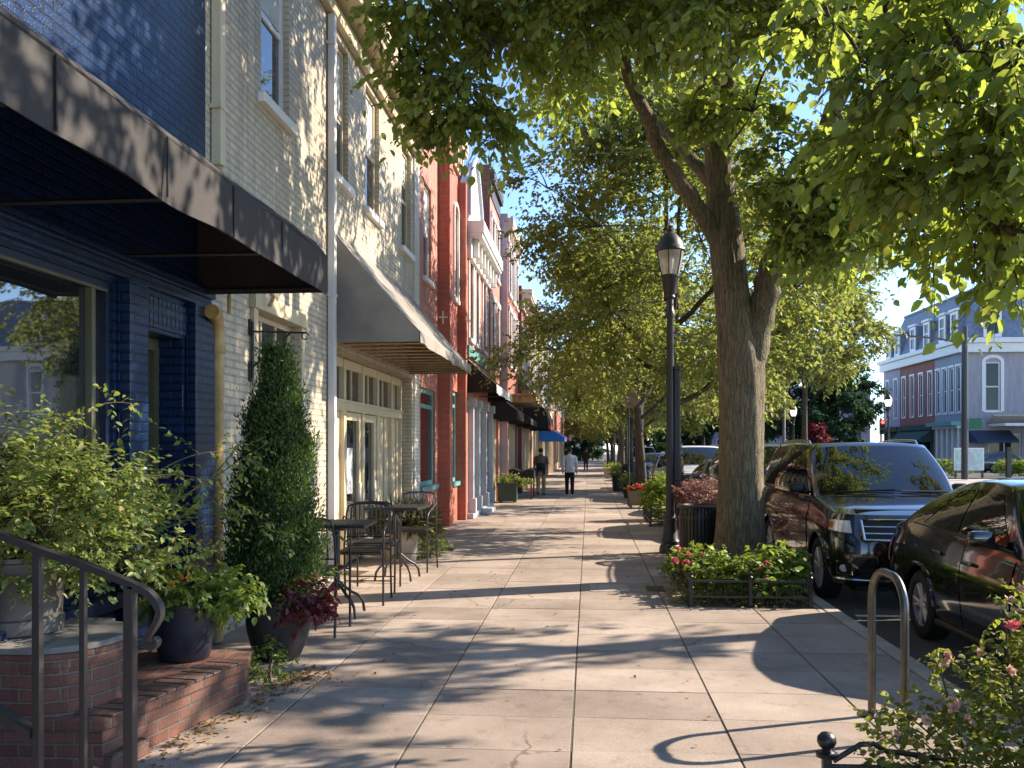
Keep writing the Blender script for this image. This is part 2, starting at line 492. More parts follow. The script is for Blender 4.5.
MT['olive_frame'] = M('olive_metal_frame', (0.10, 0.10, 0.06), 0.4, var=0.15)
MT['awning_dark'] = M('dark_awning_canvas', (0.034, 0.029, 0.027), 0.7, var=0.3, vs=3, bmp=0.45, bs=9)
MT['awning_grey'] = M('grey_awning_canvas', (0.24, 0.218, 0.19), 0.85, var=0.22, vs=2.0, bmp=0.45, bs=7)
MT['awning_black'] = M('black_awning_canvas', (0.016, 0.014, 0.014), 0.8, var=0.2, vs=3, bmp=0.1, bs=120)
MT['awning_stripe'] = M('pale_awning_canvas', (0.45, 0.44, 0.40), 0.85, var=0.1)
MT['awning_blue'] = M('blue_awning_canvas', (0.012, 0.13, 0.52), 0.7, var=0.1)
MT['awning_red'] = M('red_canvas', (0.42, 0.03, 0.03), 0.8, var=0.1)
MT['iron'] = M('black_iron', (0.012, 0.0105, 0.0095), 0.42, metal=0.0, var=0.3, vs=25, bmp=0.12, bs=120, ior=1.6)
MT['iron_brown'] = M('brown_black_iron', (0.012, 0.0095, 0.008), 0.48, var=0.3, vs=12, bmp=0.15, bs=90, ior=1.6)
MT['steel'] = M('worn_steel', (0.15, 0.14, 0.13), 0.34, metal=1.0, var=0.25, vs=14, bmp=0.05)
MT['galv'] = M('galvanised_metal', (0.13, 0.12, 0.11), 0.5, metal=0.6, var=0.25, vs=7, bmp=0.1, bs=50)
MT['downspout'] = M('white_downspout', (0.60, 0.58, 0.56), 0.4, var=0.1, vs=2)
MT['yellow_pipe'] = M('ochre_pipe', (0.42, 0.28, 0.10), 0.5, var=0.3, vs=9, bmp=0.15)
MT['glass'] = glass_mat('shop_glass', ior=2.5, wave=0.05)
MT['glass_up'] = glass_mat('window_glass', (0.03, 0.035, 0.04), ior=2.0, wave=0.1)
MT['glass_far'] = glass_mat('far_window_glass', (0.015, 0.025, 0.03), ior=1.45)
MT['curtain'] = M('pale_blind', (0.5, 0.5, 0.46), 0.8)
MT['concrete'] = M('concrete', (0.36, 0.32, 0.27), 0.85, var=0.2, vs=3, bmp=0.25, bs=90)
MT['paving'] = paving_mat()
MT['asphalt'] = asphalt_mat()
MT['joint'] = M('joint_dirt', (0.10, 0.085, 0.065), 0.95, var=0.4, vs=20)
MT['mulch'] = M('mulch', (0.10, 0.065, 0.04), 0.95, var=0.5, vs=45, bmp=0.9, bs=60)
MT['line_paint'] = M('road_line_paint', (0.62, 0.60, 0.55), 0.7, var=0.2, vs=18)
MT['slate'] = M('blue_grey_slate', (0.16, 0.19, 0.25), 0.6, var=0.3, vs=3, bmp=0.3, bs=12)
MT['roof_tar'] = M('flat_roof', (0.12, 0.11, 0.10), 0.9)
MT['wood_under'] = M('awning_wood', (0.40, 0.27, 0.15), 0.7, var=0.25, vs=6)
MT['green_cloth'] = M('dark_green_canvas', (0.03, 0.07, 0.055), 0.8)
MT['navy_cloth'] = M('navy_canvas', (0.035, 0.05, 0.085), 0.8)
MT['soil'] = M('soil', (0.05, 0.035, 0.025), 0.95, var=0.4, vs=30, bmp=0.6)
MT['pot_blue'] = M('dark_blue_glaze', (0.018, 0.024, 0.036), 0.3, var=0.25, vs=8, bmp=0.05, ior=1.55)
MT['pot_dark'] = M('charcoal_pot', (0.03, 0.028, 0.027), 0.5, var=0.3, vs=8, bmp=0.15)
MT['pot_stone'] = M('sand_pot', (0.40, 0.33, 0.26), 0.85, var=0.2, vs=6, bmp=0.2)
MT['pot_green'] = M('green_planter_paint', (0.02, 0.045, 0.035), 0.5)
MT['wood_box'] = M('weathered_planter_wood', (0.22, 0.17, 0.11), 0.85, var=0.25, vs=8, bmp=0.3)
MT['bark'] = bark_mat('bark', (0.10, 0.076, 0.045), (0.31, 0.24, 0.15))
MT['bark_dark'] = bark_mat('bark_dark', (0.05, 0.037, 0.027), (0.15, 0.112, 0.078))
MT['stem'] = M('shrub_stem', (0.09, 0.065, 0.04), 0.85)
G = lambda k: [(p, tuple(x * k for x in c)) for p, c in ((0.0, (0.045, 0.078, 0.020)), (0.45, (0.078, 0.115, 0.028)), (0.8, (0.115, 0.15, 0.034)), (0.97, (0.19, 0.155, 0.025)))]
MT['leaf'] = leaf_mat('tree_leaf', G(1.4), 0.5, (0.60, 0.72, 0.09))
MT['leaf_row'] = leaf_mat('row_tree_leaf', [(0, (0.05, 0.075, 0.022)), (0.5, (0.085, 0.108, 0.032)), (0.85, (0.135, 0.14, 0.04)), (1, (0.20, 0.13, 0.045))], 0.48, (0.48, 0.53, 0.09))
MT['leaf_yellow'] = leaf_mat('yellow_green_leaf', [(0, (0.065, 0.09, 0.025)), (0.5, (0.105, 0.125, 0.036)), (0.9, (0.16, 0.155, 0.045)), (1, (0.21, 0.15, 0.05))], 0.46, (0.42, 0.46, 0.09))
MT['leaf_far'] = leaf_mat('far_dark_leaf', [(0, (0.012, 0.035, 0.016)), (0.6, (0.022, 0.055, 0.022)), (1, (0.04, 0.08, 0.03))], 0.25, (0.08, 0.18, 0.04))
MT['leaf_shrub'] = leaf_mat('shrub_leaf', [(0, (0.07, 0.125, 0.03)), (0.5, (0.13, 0.185, 0.045)), (0.9, (0.24, 0.27, 0.085)), (1, (0.32, 0.19, 0.08))], 0.43, (0.42, 0.50, 0.09))
MT['leaf_green'] = leaf_mat('fresh_green_leaf', [(0, (0.06, 0.11, 0.02)), (0.6, (0.11, 0.18, 0.03)), (1, (0.20, 0.25, 0.05))], 0.44, (0.42, 0.52, 0.05))
MT['leaf_rose'] = leaf_mat('rose_leaf', [(0, (0.045, 0.08, 0.016)), (0.55, (0.085, 0.125, 0.024)), (0.85, (0.15, 0.17, 0.035)), (1, (0.24, 0.10, 0.06))], 0.42, (0.46, 0.50, 0.05))
MT['leaf_conifer'] = leaf_mat('conifer_spray', [(0, (0.022, 0.055, 0.010)), (0.6, (0.04, 0.085, 0.015)), (1, (0.085, 0.13, 0.025))], 0.28, (0.16, 0.26, 0.03))
MT['leaf_red'] = leaf_mat('crimson_leaf', [(0, (0.05, 0.008, 0.014)), (0.6, (0.13, 0.015, 0.025)), (1, (0.22, 0.05, 0.05))], 0.35, (0.40, 0.04, 0.06))
MT['leaf_grass'] = leaf_mat('grass_blade', [(0, (0.10, 0.13, 0.04)), (1, (0.28, 0.26, 0.13))], 0.4, (0.4, 0.4, 0.12))
MT['leaf_plum'] = leaf_mat('plum_pink_flower', [(0, (0.12, 0.09, 0.03)), (0.3, (0.2, 0.1, 0.09)), (0.7, (0.30, 0.12, 0.14)), (1, (0.34, 0.25, 0.12))], 0.35, (0.42, 0.2, 0.18))
MT['petal_pink'] = leaf_mat('pink_petal', [(0, (0.55, 0.06, 0.14)), (0.6, (0.70, 0.13, 0.22)), (1, (0.75, 0.35, 0.36))], 0.35, (0.9, 0.2, 0.3))
MT['petal_pale'] = leaf_mat('pale_rose_petal', [(0, (0.62, 0.36, 0.28)), (1, (0.72, 0.55, 0.42))], 0.35, (0.85, 0.5, 0.4))
MT['petal_red'] = leaf_mat('red_petal', [(0, (0.5, 0.04, 0.05)), (1, (0.68, 0.14, 0.13))], 0.3, (0.8, 0.1, 0.1))
MT['petal_orange'] = leaf_mat('orange_petal', [(0, (0.45, 0.16, 0.02)), (1, (0.55, 0.28, 0.04))], 0.3, (0.7, 0.3, 0.05))
MT['dry_leaf'] = leaf_mat('fallen_leaf', [(0, (0.20, 0.10, 0.04)), (0.6, (0.30, 0.17, 0.07)), (1, (0.38, 0.26, 0.10))], 0.15, (0.4, 0.25, 0.08))
MT['paint_black'] = M('black_car_paint', (0.010, 0.0085, 0.008), 0.10, var=0.05, ior=1.7, coat=1.0, obj=True)
MT['paint_silver'] = M('silver_car_paint', (0.55, 0.56, 0.57), 0.3, metal=0.5, var=0.04, coat=1.0, obj=True)
MT['paint_white'] = M('white_car_paint', (0.70, 0.70, 0.70), 0.3, var=0.03, coat=1.0, obj=True)
MT['paint_grey'] = M('grey_car_paint', (0.14, 0.15, 0.16), 0.3, metal=0.4, var=0.04, coat=1.0, obj=True)
MT['paint_blue'] = M('blue_car_paint', (0.02, 0.06, 0.30), 0.3, metal=0.2, var=0.04, coat=1.0, obj=True)
MT['car_glass'] = glass_mat('car_glass', (0.006, 0.007, 0.008), ior=2.0, rough=0.015)
MT['chrome'] = M('chrome', (0.62, 0.62, 0.62), 0.12, metal=1.0, var=0.05)
MT['alloy'] = M('alloy_wheel', (0.58, 0.55, 0.51), 0.3, metal=0.25, var=0.08)
MT['tyre'] = M('tyre_rubber', (0.018, 0.017, 0.016), 0.8, var=0.3, vs=20, bmp=0.2)
MT['black_trim'] = M('black_trim', (0.012, 0.012, 0.012), 0.5, var=0.2)
MT['lamp_lens'] = M('headlamp_lens', (0.78, 0.74, 0.68), 0.08, metal=0.2, var=0.25, vs=22, coat=1.0)
MT['amber'] = M('amber_lens', (0.6, 0.16, 0.02), 0.2, coat=1.0)
MT['red_lens'] = M('red_lens', (0.35, 0.01, 0.01), 0.2, coat=1.0)
MT['skin'] = M('skin', (0.33, 0.18, 0.12), 0.55, var=0.08)
MT['hair'] = M('dark_hair', (0.02, 0.014, 0.011), 0.6)
MT['brown_cloth'] = M('brown_cotton', (0.17, 0.10, 0.075), 0.9)
MT['white_cloth'] = M('pale_cotton', (0.60, 0.58, 0.58), 0.9)
MT['khaki_cloth'] = M('khaki_cotton', (0.42, 0.31, 0.17), 0.9)
MT['black_cloth'] = M('black_cotton', (0.020, 0.018, 0.022), 0.9)
MT['lamp_glow'] = emit_mat('lit_lamp_glass', (1.0, 0.86, 0.66), 2.2)
MT['frosted'] = M('clear_lamp_glass', (0.72, 0.62, 0.52), 0.12, var=0.12, vs=9)
MT['frosted'].node_tree.nodes['Principled BSDF'].inputs['Alpha'].default_value = 0.45
MT['cap_stone'] = M('weathered_cap_stone', (0.17, 0.16, 0.145), 0.85, var=0.3, vs=6, bmp=0.3, bs=50)
MT['bulb'] = M('white_bulb', (0.85, 0.8, 0.72), 0.4)
MT['signal_red'] = emit_mat('lit_red_signal', (1.0, 0.03, 0.02), 5.0)
MT['signal_yellow'] = M('yellow_signal_paint', (0.55, 0.24, 0.02), 0.5)
MT['sign_green'] = M('green_sign', (0.01, 0.11, 0.05), 0.5)
MT['sign_grey'] = M('bare_sign_back', (0.20, 0.135, 0.10), 0.5, var=0.2)
MT['poster'] = M('pale_teal_poster', (0.42, 0.55, 0.53), 0.6, var=0.3, vs=2.5)
# ---------------------------------------------------------------- walls, windows, awnings
def frp(fr, a, d, z):
    o, u, n = fr
    return (o[0] + u[0] * a + n[0] * d, o[1] + u[1] * a + n[1] * d, o[2] + z)

def wall(mb, fr, u0, u1, z0, z1, holes=(), t=0.28):
    """front face with rectangular openings and their reveals"""
    us = sorted({u0, u1} | {h[0] for h in holes} | {h[1] for h in holes})
    zs = sorted({z0, z1} | {h[2] for h in holes} | {h[3] for h in holes})
    for i in range(len(us) - 1):
        for j in range(len(zs) - 1):
            cu = (us[i] + us[i + 1]) / 2; cz = (zs[j] + zs[j + 1]) / 2
            if any(h[0] < cu < h[1] and h[2] < cz < h[3] for h in holes): continue
            mb.quad(frp(fr, us[i], 0, zs[j]), frp(fr, us[i + 1], 0, zs[j]), frp(fr, us[i + 1], 0, zs[j + 1]), frp(fr, us[i], 0, zs[j + 1]))
    for (a, b, c, d) in holes:
        for (p, q) in (((a, c), (b, c)), ((b, c), (b, d)), ((b, d), (a, d)), ((a, d), (a, c))):
            mb.quad(frp(fr, p[0], 0, p[1]), frp(fr, q[0], 0, q[1]), frp(fr, q[0], -t, q[1]), frp(fr, p[0], -t, p[1]))

def shell(mb, fr, u0, u1, z0, z1, depth, near=True, far=True, back=True, top=True):
    if near: mb.quad(frp(fr, u0, 0, z0), frp(fr, u0, -depth, z0), frp(fr, u0, -depth, z1), frp(fr, u0, 0, z1))
    if far: mb.quad(frp(fr, u1, 0, z0), frp(fr, u1, -depth, z0), frp(fr, u1, -depth, z1), frp(fr, u1, 0, z1))
    if back: mb.quad(frp(fr, u0, -depth, z0), frp(fr, u1, -depth, z0), frp(fr, u1, -depth, z1), frp(fr, u0, -depth, z1))
    if top: mb.quad(frp(fr, u0, 0, z1), frp(fr, u1, 0, z1), frp(fr, u1, -depth, z1), frp(fr, u0, -depth, z1))

def sash(root, fr, h, frame, glass, d=-0.10, fw=0.055, bars=(0.5,), vbars=(), sill=None, blind=0.0, name='window', trim=None, tw=0.09):
    a, b, c, e = h
    m = MB()
    m.obox(fr, a + 0.002, a + fw, d - 0.06, d, c + 0.002, e - 0.002)
    m.obox(fr, b - fw, b - 0.002, d - 0.06, d, c + 0.002, e - 0.002)
    m.obox(fr, a + fw, b - fw, d - 0.058, d - 0.002, c + 0.002, c + fw)
    m.obox(fr, a + fw, b - fw, d - 0.058, d - 0.002, e - fw, e - 0.002)
    for q in bars:
        z = c + (e - c) * q
        m.obox(fr, a + fw, b - fw, d - 0.05, d - 0.006, z - fw * 0.42, z + fw * 0.42)
    for q in vbars:
        u = a + (b - a) * q
        m.obox(fr, u - fw * 0.4, u + fw * 0.4, d - 0.046, d - 0.008, c + fw, e - fw)
    w = m.build(name, frame, root)
    p = MB().obox(fr, a + fw * 0.6, b - fw * 0.6, d - 0.040, d - 0.030, c + fw * 0.6, e - fw * 0.6)
    p.build('pane', glass, w)
    if blind > 0:
        MB().obox(fr, a + fw, b - fw, d - 0.029, d - 0.026, e - fw - (e - c) * blind, e - fw).build('blind', MT['curtain'], w)
    if sill is not None:
        MB().obox(fr, a - 0.09, b + 0.09, -0.1, 0.075, c - 0.10, c + 0.004).build('sill', sill, w, bevel=0.008)
    if trim is not None:
        t = MB()
        t.obox(fr, a - tw, a - 0.003, 0.003, 0.04, c, e + 0.003)
        t.obox(fr, b + 0.003, b + tw, 0.003, 0.04, c, e + 0.003)
        t.obox(fr, a - tw - 0.03, b + tw + 0.03, 0.003, 0.07, e + 0.005, e + tw + 0.04)
        t.build('trim', trim, w)
    return w

def arched_trim(root, fr, h, mat, tw=0.12):
    a, b, c, e = h
    m = MB(); cu = (a + b) / 2; r = (b - a) / 2
    n = 12
    for i in range(n):
        t0 = math.pi * i / n; t1 = math.pi * (i + 1) / n
        P = lambda t, q: frp(fr, cu - (r + q) * math.cos(t), 0.004, e - 0.02 + (r * 0.55 + q) * math.sin(t))
        o, u, nn = fr
        m.extr([P(t0, 0), P(t1, 0), P(t1, tw), P(t0, tw)], (nn[0] * 0.06, nn[1] * 0.06, 0))
    m.obox(fr, a - tw, a - 0.002, 0.004, 0.06, c, e - 0.02)
    m.obox(fr, b + 0.002, b + tw, 0.004, 0.06, c, e - 0.02)
    m.build('trim', mat, root)

def cornice(root, fr, u0, u1, z, mat, out=0.5, h=0.5, brackets=0, name='cornice', back=0.0):
    m = MB()
    m.obox(fr, u0, u1, -back, out * 0.25, z - h * 0.55, z)
    m.obox(fr, u0, u1, -back, out * 0.9, z, z + 0.10)
    m.obox(fr, u0 - 0.003, u1 + 0.003, -back, out, z + 0.10, z + h * 0.45)
    if brackets:
        for i in range(brackets):
            u = u0 + (u1 - u0) * (i + 0.5) / brackets
            m.obox(fr, u - 0.06, u + 0.06, 0.002, out * 0.6, z - h * 0.5, z - 0.003)
    return m.build(name, mat, root, bevel=0.012)

def awning(root, fr, u0, u1, proj, zb, zv, zt, canvas, val=None, frame=None, seams=(), sag=0.02, ends=True, under=None, ribs=0, name='awning', round_=False):
    """sloped canvas between the wall (zt) and a front bar (zv), valance down to zb; thin cloth with thickness"""
    m = MB()
    th = 0.012
    nu = 16; nv = 10
    def prof(q):
        if round_:
            a = q * math.pi / 2
            return (math.sin(a) * proj, zv + (zt - zv) * math.cos(a))
        return (q * proj, zt + (zv - zt) * q - sag * math.sin(math.pi * q) * (1.0))
    for off in (0, -th):
        def fn(s, t, off=off):
            u = u0 + (u1 - u0) * s
            d, z = prof(t)
            z -= 0.5 * sag * abs(math.sin(math.pi * s * (len(seams) + 1))) * math.sin(math.pi * min(1, t * 1.0))
            return frp(fr, u, d, z + off)
        m.grid(fn, nu, nv)
    if ends:
        for u in (u0, u1):
            pts = [prof(i / nv) for i in range(nv + 1)]
            for i in range(nv):
                (d0, z0), (d1, z1) = pts[i], pts[i + 1]
                uu = u + (0.004 if u == u1 else -0.004)
                m.quad(frp(fr, uu, d0, zb + 0.015), frp(fr, uu, d1, zb + 0.015), frp(fr, uu, d1, z1), frp(fr, uu, d0, z0))
    aw = m.build(name, canvas, root, smooth=50)
    v = MB()
    def vf(s, t):
        u = u0 + (u1 - u0) * s
        return frp(fr, u, proj + 0.006 + (0.010 * math.sin(s * 40) + 0.012 * math.sin(s * 17 + 1)) * t, zv - (zv - zb) * t + 0.008 * t * math.sin(s * 29))
    v.grid(vf, 60, 3)
    def vb(s, t):
        u = u0 + (u1 - u0) * s
        return frp(fr, u, proj - 0.004 + (0.010 * math.sin(s * 40) + 0.012 * math.sin(s * 17 + 1)) * t, zv - (zv - zb) * t + 0.008 * t * math.sin(s * 29))
    v.grid(vb, 60, 3)
    v.build('valance', val or canvas, aw, smooth=60)
    if seams:
        for u in seams:
            MB().obox(fr, u - 0.006, u + 0.006, proj + 0.012, proj + 0.02, zb + 0.01, zv).build('seam', MT['black_trim'], aw)
    f = MB()
    f.tube([frp(fr, u0 + 0.02, proj - 0.03, zv - 0.03), frp(fr, u1 - 0.02, proj - 0.03, zv - 0.03)], 0.016, 6)
    f.tube([frp(fr, u0 + 0.02, proj - 0.03, zb + 0.04), frp(fr, u1 - 0.02, proj - 0.03, zb + 0.04)], 0.016, 6)
    n = max(2, ribs)
    for i in range(n):
        u = u0 + 0.03 + (u1 - u0 - 0.06) * i / (n - 1)
        f.tube([frp(fr, u, 0.01, zb + 0.05), frp(fr, u, proj - 0.03, zb + 0.05)], 0.014, 6)
        if not round_:
            f.tube([frp(fr, u, 0.01, zt - 0.06), frp(fr, u, proj - 0.04, zv - 0.05)], 0.014, 6)
    f.build('awning_frame', frame or MT['iron'], aw)
    if under:
        b = MB(); b.obox(fr, u0 + 0.5, u1 - 0.03, 0.02, proj - 0.05, zb + 0.02, zb + 0.05)
        b.build('soffit_board', under, aw)
    return aw

def wavy_lines(mb, fr, u0, u1, d, z, n, sp):
    for i in range(n):
        pts = [frp(fr, u0 + (u1 - u0) * k / 14, d - i * sp * 0.9 + 0.012 * math.sin(k * 1.3 + i), z + i * sp * 0.62 + 0.012 * math.sin(k * 0.9 + 2 * i)) for k in range(15)]
        mb.tube(pts, 0.022, 6)

# ---------------------------------------------------------------- setting: ground, sidewalk, kerb, road
g_ = MB(); g_.quad((-400, -60, -0.16), (400, -60, -0.16), (400, 600, -0.16), (-400, 600, -0.16))
tag(g_.build('ground', MT['concrete']), kind='structure')
rd = MB()
rd.quad((2.40, -40, -0.11), (13.2, -40, -0.11), (13.2, 58, -0.11), (2.40, 58, -0.11))
rd.quad((2.40, 58, -0.11), (60, 58, -0.11), (60, 78, -0.11), (2.40, 78, -0.11))
rd.quad((2.40, 78, -0.11), (13.2, 78, -0.11), (13.2, 260, -0.11), (2.40, 260, -0.11))
tag(rd.build('road', MT['asphalt']), kind='structure')
ln = MB()
for k in range(-2, 16):
    y = 10.2 + (k - 1) * 6.0
    ln.quad((2.95, y, -0.106), (5.1, y, -0.106), (5.1, y + 0.11, -0.106), (2.95, y + 0.11, -0.106))
ln.quad((7.9, -30, -0.106), (8.02, -30, -0.106), (8.02, 56, -0.106), (7.9, 56, -0.106))
ln.quad((8.16, -30, -0.106), (8.28, -30, -0.106), (8.28, 56, -0.106), (8.16, 56, -0.106))
tag(ln.build('road_marking', MT['line_paint']), kind='structure')
# the walk: slabs with open joints over a dirt bed
bed = MB(); bed.box(-3.9, 2.53, -8, 150, -0.14, -0.0045)
tag(bed.build('sidewalk_bed', MT['joint']), kind='structure')
sl = MB()
xs = [-3.60, -2.96, -2.01, -1.06, -0.10, 0.85, 1.79, 2.53]
PITS = [(1.10, 2.46, 10.05, 12.9), (1.35, 2.46, 20.2, 22.6), (1.35, 2.46, 27.4, 29.6), (1.35, 2.46, 36.8, 39.2), (1.08, 2.46, 2.2, 4.36)]
def in_pit(x0, x1, y0, y1):
    for (a, b, c, d) in PITS:
        if x1 > a + 0.02 and x0 < b - 0.02 and y1 > c + 0.02 and y0 < d - 0.02: return True
    return False
def slab(x0, x1, y0, y1):
    jx = 0.007; jy = 0.003; dz = random.uniform(-0.002, 0.002); tx = random.uniform(-0.0015, 0.0015)
    b = 0.002
    v = [(x0 + jx, y0 + jy, -0.02), (x1 - jx, y0 + jy, -0.02), (x1 - jx, y1 - jy, -0.02), (x0 + jx, y1 - jy, -0.02),
         (x0 + jx, y0 + jy, dz - b), (x1 - jx, y0 + jy, dz - b + tx), (x1 - jx, y1 - jy, dz - b + tx), (x0 + jx, y1 - jy, dz - b),
         (x0 + jx + b, y0 + jy + b, dz), (x1 - jx - b, y0 + jy + b, dz + tx), (x1 - jx - b, y1 - jy - b, dz + tx), (x0 + jx + b, y1 - jy - b, dz)]
    sl.add(v, [(0, 1, 5, 4), (1, 2, 6, 5), (2, 3, 7, 6), (3, 0, 4, 7), (4, 5, 9, 8), (5, 6, 10, 9), (6, 7, 11, 10), (7, 4, 8, 11), (8, 9, 10, 11)])
ROWS = 0.655
for i in range(len(xs) - 1):
    y = -6.0 + 0.02 * i
    while y < 110:
        h = ROWS if y < 40 else ROWS * 4
        x0, x1, y0, y1 = xs[i], xs[i + 1], y, y + h
        if in_pit(x0, x1, y0, y1):
            # keep what lies beside the tree pit
            for (a, b, c, d) in PITS:
                if x1 > a + 0.02 and x0 < b - 0.02 and y1 > c + 0.02 and y0 < d - 0.02:
                    if a - x0 > 0.05: slab(x0, a, y0, y1)
                    if x1 - b > 0.03: slab(b, x1, y0, y1)
                    if c - y0 > 0.05 and c < y1: slab(max(x0, a), min(x1, b), y0, c)
                    if y1 - d > 0.05 and d > y0: slab(max(x0, a), min(x1, b), d, y1)
        else:
            slab(x0, x1, y0, y1)
        y += h
tag(sl.build('sidewalk', MT['paving']), kind='structure')
kb = MB()
y = -8.0
while y < 120:
    L = 2.4
    v0 = len(kb.v)
    kb.box(2.538, 2.70, y + 0.004, y + L - 0.004, -0.13, 0.004)
    y += L
tag(kb.build('kerb', MT['concrete'], bevel=0.018), kind='structure')
pm_ = MB()
for (a, b, c, d) in PITS:
    pm_.grid(lambda s, t, a=a, b=b, c=c, d=d: (a + (b - a) * s, c + (d - c) * t, -0.012 + 0.07 * math.sin(math.pi * s) * math.sin(math.pi * t) + random.uniform(-.008, .008)), 14, 18)
tag(pm_.build('tree_pit_mulch', MT['mulch'], smooth=60), kind='structure')
fs = MB(); fs.box(13.2, 17.5, -30, 56, -0.155, 0.01); fs.box(13.2, 32.2, 79, 200, -0.155, 0.012)
tag(fs.build('far_sidewalk', MT['concrete']), kind='structure')

def cover(name, x0, x1, y0, y1, mat, label, slots=True):
    m = MB(); m.box(x0, x1, y0, y1, -0.004, 0.006)
    if slots:
        n = int((x1 - x0) / 0.05)
        for i in range(n):
            u = x0 + (x1 - x0) * (i + 0.5) / n
            m.box(u - 0.012, u + 0.012, y0 + 0.03, y1 - 0.03, 0.006, 0.010)
    o = m.build(name, mat)
    return tag(o, label, 'utility cover')
cover('utility_cover', 0.02, 0.50, 11.0, 11.55, MT['concrete'], 'pale concrete utility cover set in the walk just left of the fenced tree pit', False)
cover('iron_grate', 0.72, 0.94, 11.1, 11.5, MT['iron'], 'small dark iron grate in the walk at the corner of the fenced tree pit')
cover('utility_cover', -1.6, -0.72, 17.2, 17.7, MT['concrete'], 'long pale concrete cover plate in the middle of the walk beyond the cafe tables', False)
cover('drain_grate', -2.9, -2.3, 15.1, 15.6, MT['iron_brown'], 'rusty brown drain grate in the walk before the red brick building')

# ---------------------------------------------------------------- left row of buildings
LX = -3.39
LF = ((LX, 0, 0), (0, 1, 0), (1, 0, 0))
def left(x): return ((x, 0, 0), (0, 1, 0), (1, 0, 0))

# --- navy painted shop
def blue_building():
    r = thing('shop_building', (LX, 3.0, 0), 'navy blue painted brick shop with big dark window under the black awning', 'building', 'shop buildings along the walk')
    fr = LF
    win = (1.2, 6.18, 0.72, 2.93); door = (6.56, 7.27, 0.16, 2.66); up = [(0.6, 1.7, 5.4, 7.6), (3.2, 4.3, 5.4, 7.6)]
    m = MB(); wall(m, fr, -9.0, 7.73, 0, 10.5, [win, door] + up, 0.42)
    shell(m, fr, -9.0, 7.73, 0, 10.5, 9.0, top=False)
    m.build('wall', MT['blue_brick'], r)
    MB().obox(fr, -9, 7.73, -9, -0.3, 10.3, 10.38).build('roof', MT['roof_tar'], r)
    for h in up: sash(r, fr, h, MT['white_paint'], MT['glass_up'], sill=MT['blue_brick'])
    # shop window: frame, mullions, glass
    w = MB(); d = -0.025
    w.obox(fr, 1.2, 6.178, d - 0.08, d, 0.722, 0.80); w.obox(fr, 1.2, 6.178, d - 0.08, d, 2.86, 2.928)
    w.obox(fr, 6.125, 6.178, d - 0.08, d, 0.80, 2.86); w.obox(fr, 1.2, 1.28, d - 0.08, d, 0.80, 2.86)
    fw = w.build('shop_window', MT['navy_frame'], r)
    mu = MB()
    for u in (3.3, 5.955): mu.obox(fr, u - 0.024, u + 0.024, d - 0.07, d + 0.006, 0.80, 2.86)
    mu.obox(fr, 1.28, 6.12, d + 0.002, d + 0.016, 2.855, 2.875)
    mu.build('mullion', MT['olive_frame'], fw)
    MB().obox(fr, 1.25, 6.14, d - 0.05, d - 0.04, 0.78, 2.87).build('pane', MT['glass'], fw)
    MB().obox(fr, 1.0, 6.22, 0.003, 0.11, 0.62, 0.716).build('window_sill', MT['navy_frame'], r, bevel=0.01)
    # corbel course over the window, pilaster and soldier course
    c = MB()
    c.obox(fr, -2, 7.728, 0.003, 0.06, 2.98, 3.06); c.obox(fr, -2, 7.729, 0.003, 0.10, 3.06, 3.13)
    c.build('brick_band', MT['blue_brick'], r, bevel=0.006)
    p = MB(); p.obox(fr, 6.23, 6.50, 0.003, 0.10, 0, 2.975); p.obox(fr, 7.34, 7.726, 0.003, 0.09, 0, 2.975)
    p.build('pilaster', MT['blue_brick'], r, bevel=0.006)
    s = MB()
    for i in range(11):
        u = 6.53 + i * 0.073
        s.obox(fr, u, u + 0.06, 0.002, 0.022, 2.69, 2.93)
    s.build('soldier_course', MT['blue_brick'], r, bevel=0.005)
    dm = MB(); dm.obox(fr, 6.60, 7.22, -0.36, -0.31, 0.16, 2.62)
    dr = dm.build('door', MT['dark_wood'], r)
    f = MB(); f.obox(fr, 6.562, 6.64, -0.30, -0.20, 0.16, 2.655); f.obox(fr, 7.19, 7.268, -0.30, -0.20, 0.16, 2.655); f.obox(fr, 6.64, 7.19, -0.30, -0.20, 2.56, 2.655)
    f.build('door_frame', MT['olive_frame'], dr)
    MB().obox(fr, 6.70, 7.12, -0.308, -0.302, 0.9, 2.4).build('pane', MT['glass'], dr)
    MB().ball(frp(fr, 6.70, -0.27, 1.1), 0.03).build('handle', MT['chrome'], dr, smooth=60)
    aw = awning(r, fr, 0.6, 7.57, 1.15, 3.07, 3.40, 4.20, MT['awning_dark'], seams=(1.6, 2.6, 3.6, 4.6, 5.5, 6.4), sag=0.05, ribs=6)
    rl = MB()
    for k in range(5):
        pts = []
        for i in range(25):
            q = i / 24
            pts.append(frp(fr, 0.62 + 6.93 * q, 1.12 - k * 0.045 + 0.012 * math.sin(q * 23 + k * 2), 3.42 + k * 0.032 + 0.010 * math.sin(q * 31 + k)))
        rl.tube(pts, 0.03, 6)
    rl.build('gathered_fold', MT['awning_dark'], aw, smooth=60)
    return r
blue_building()

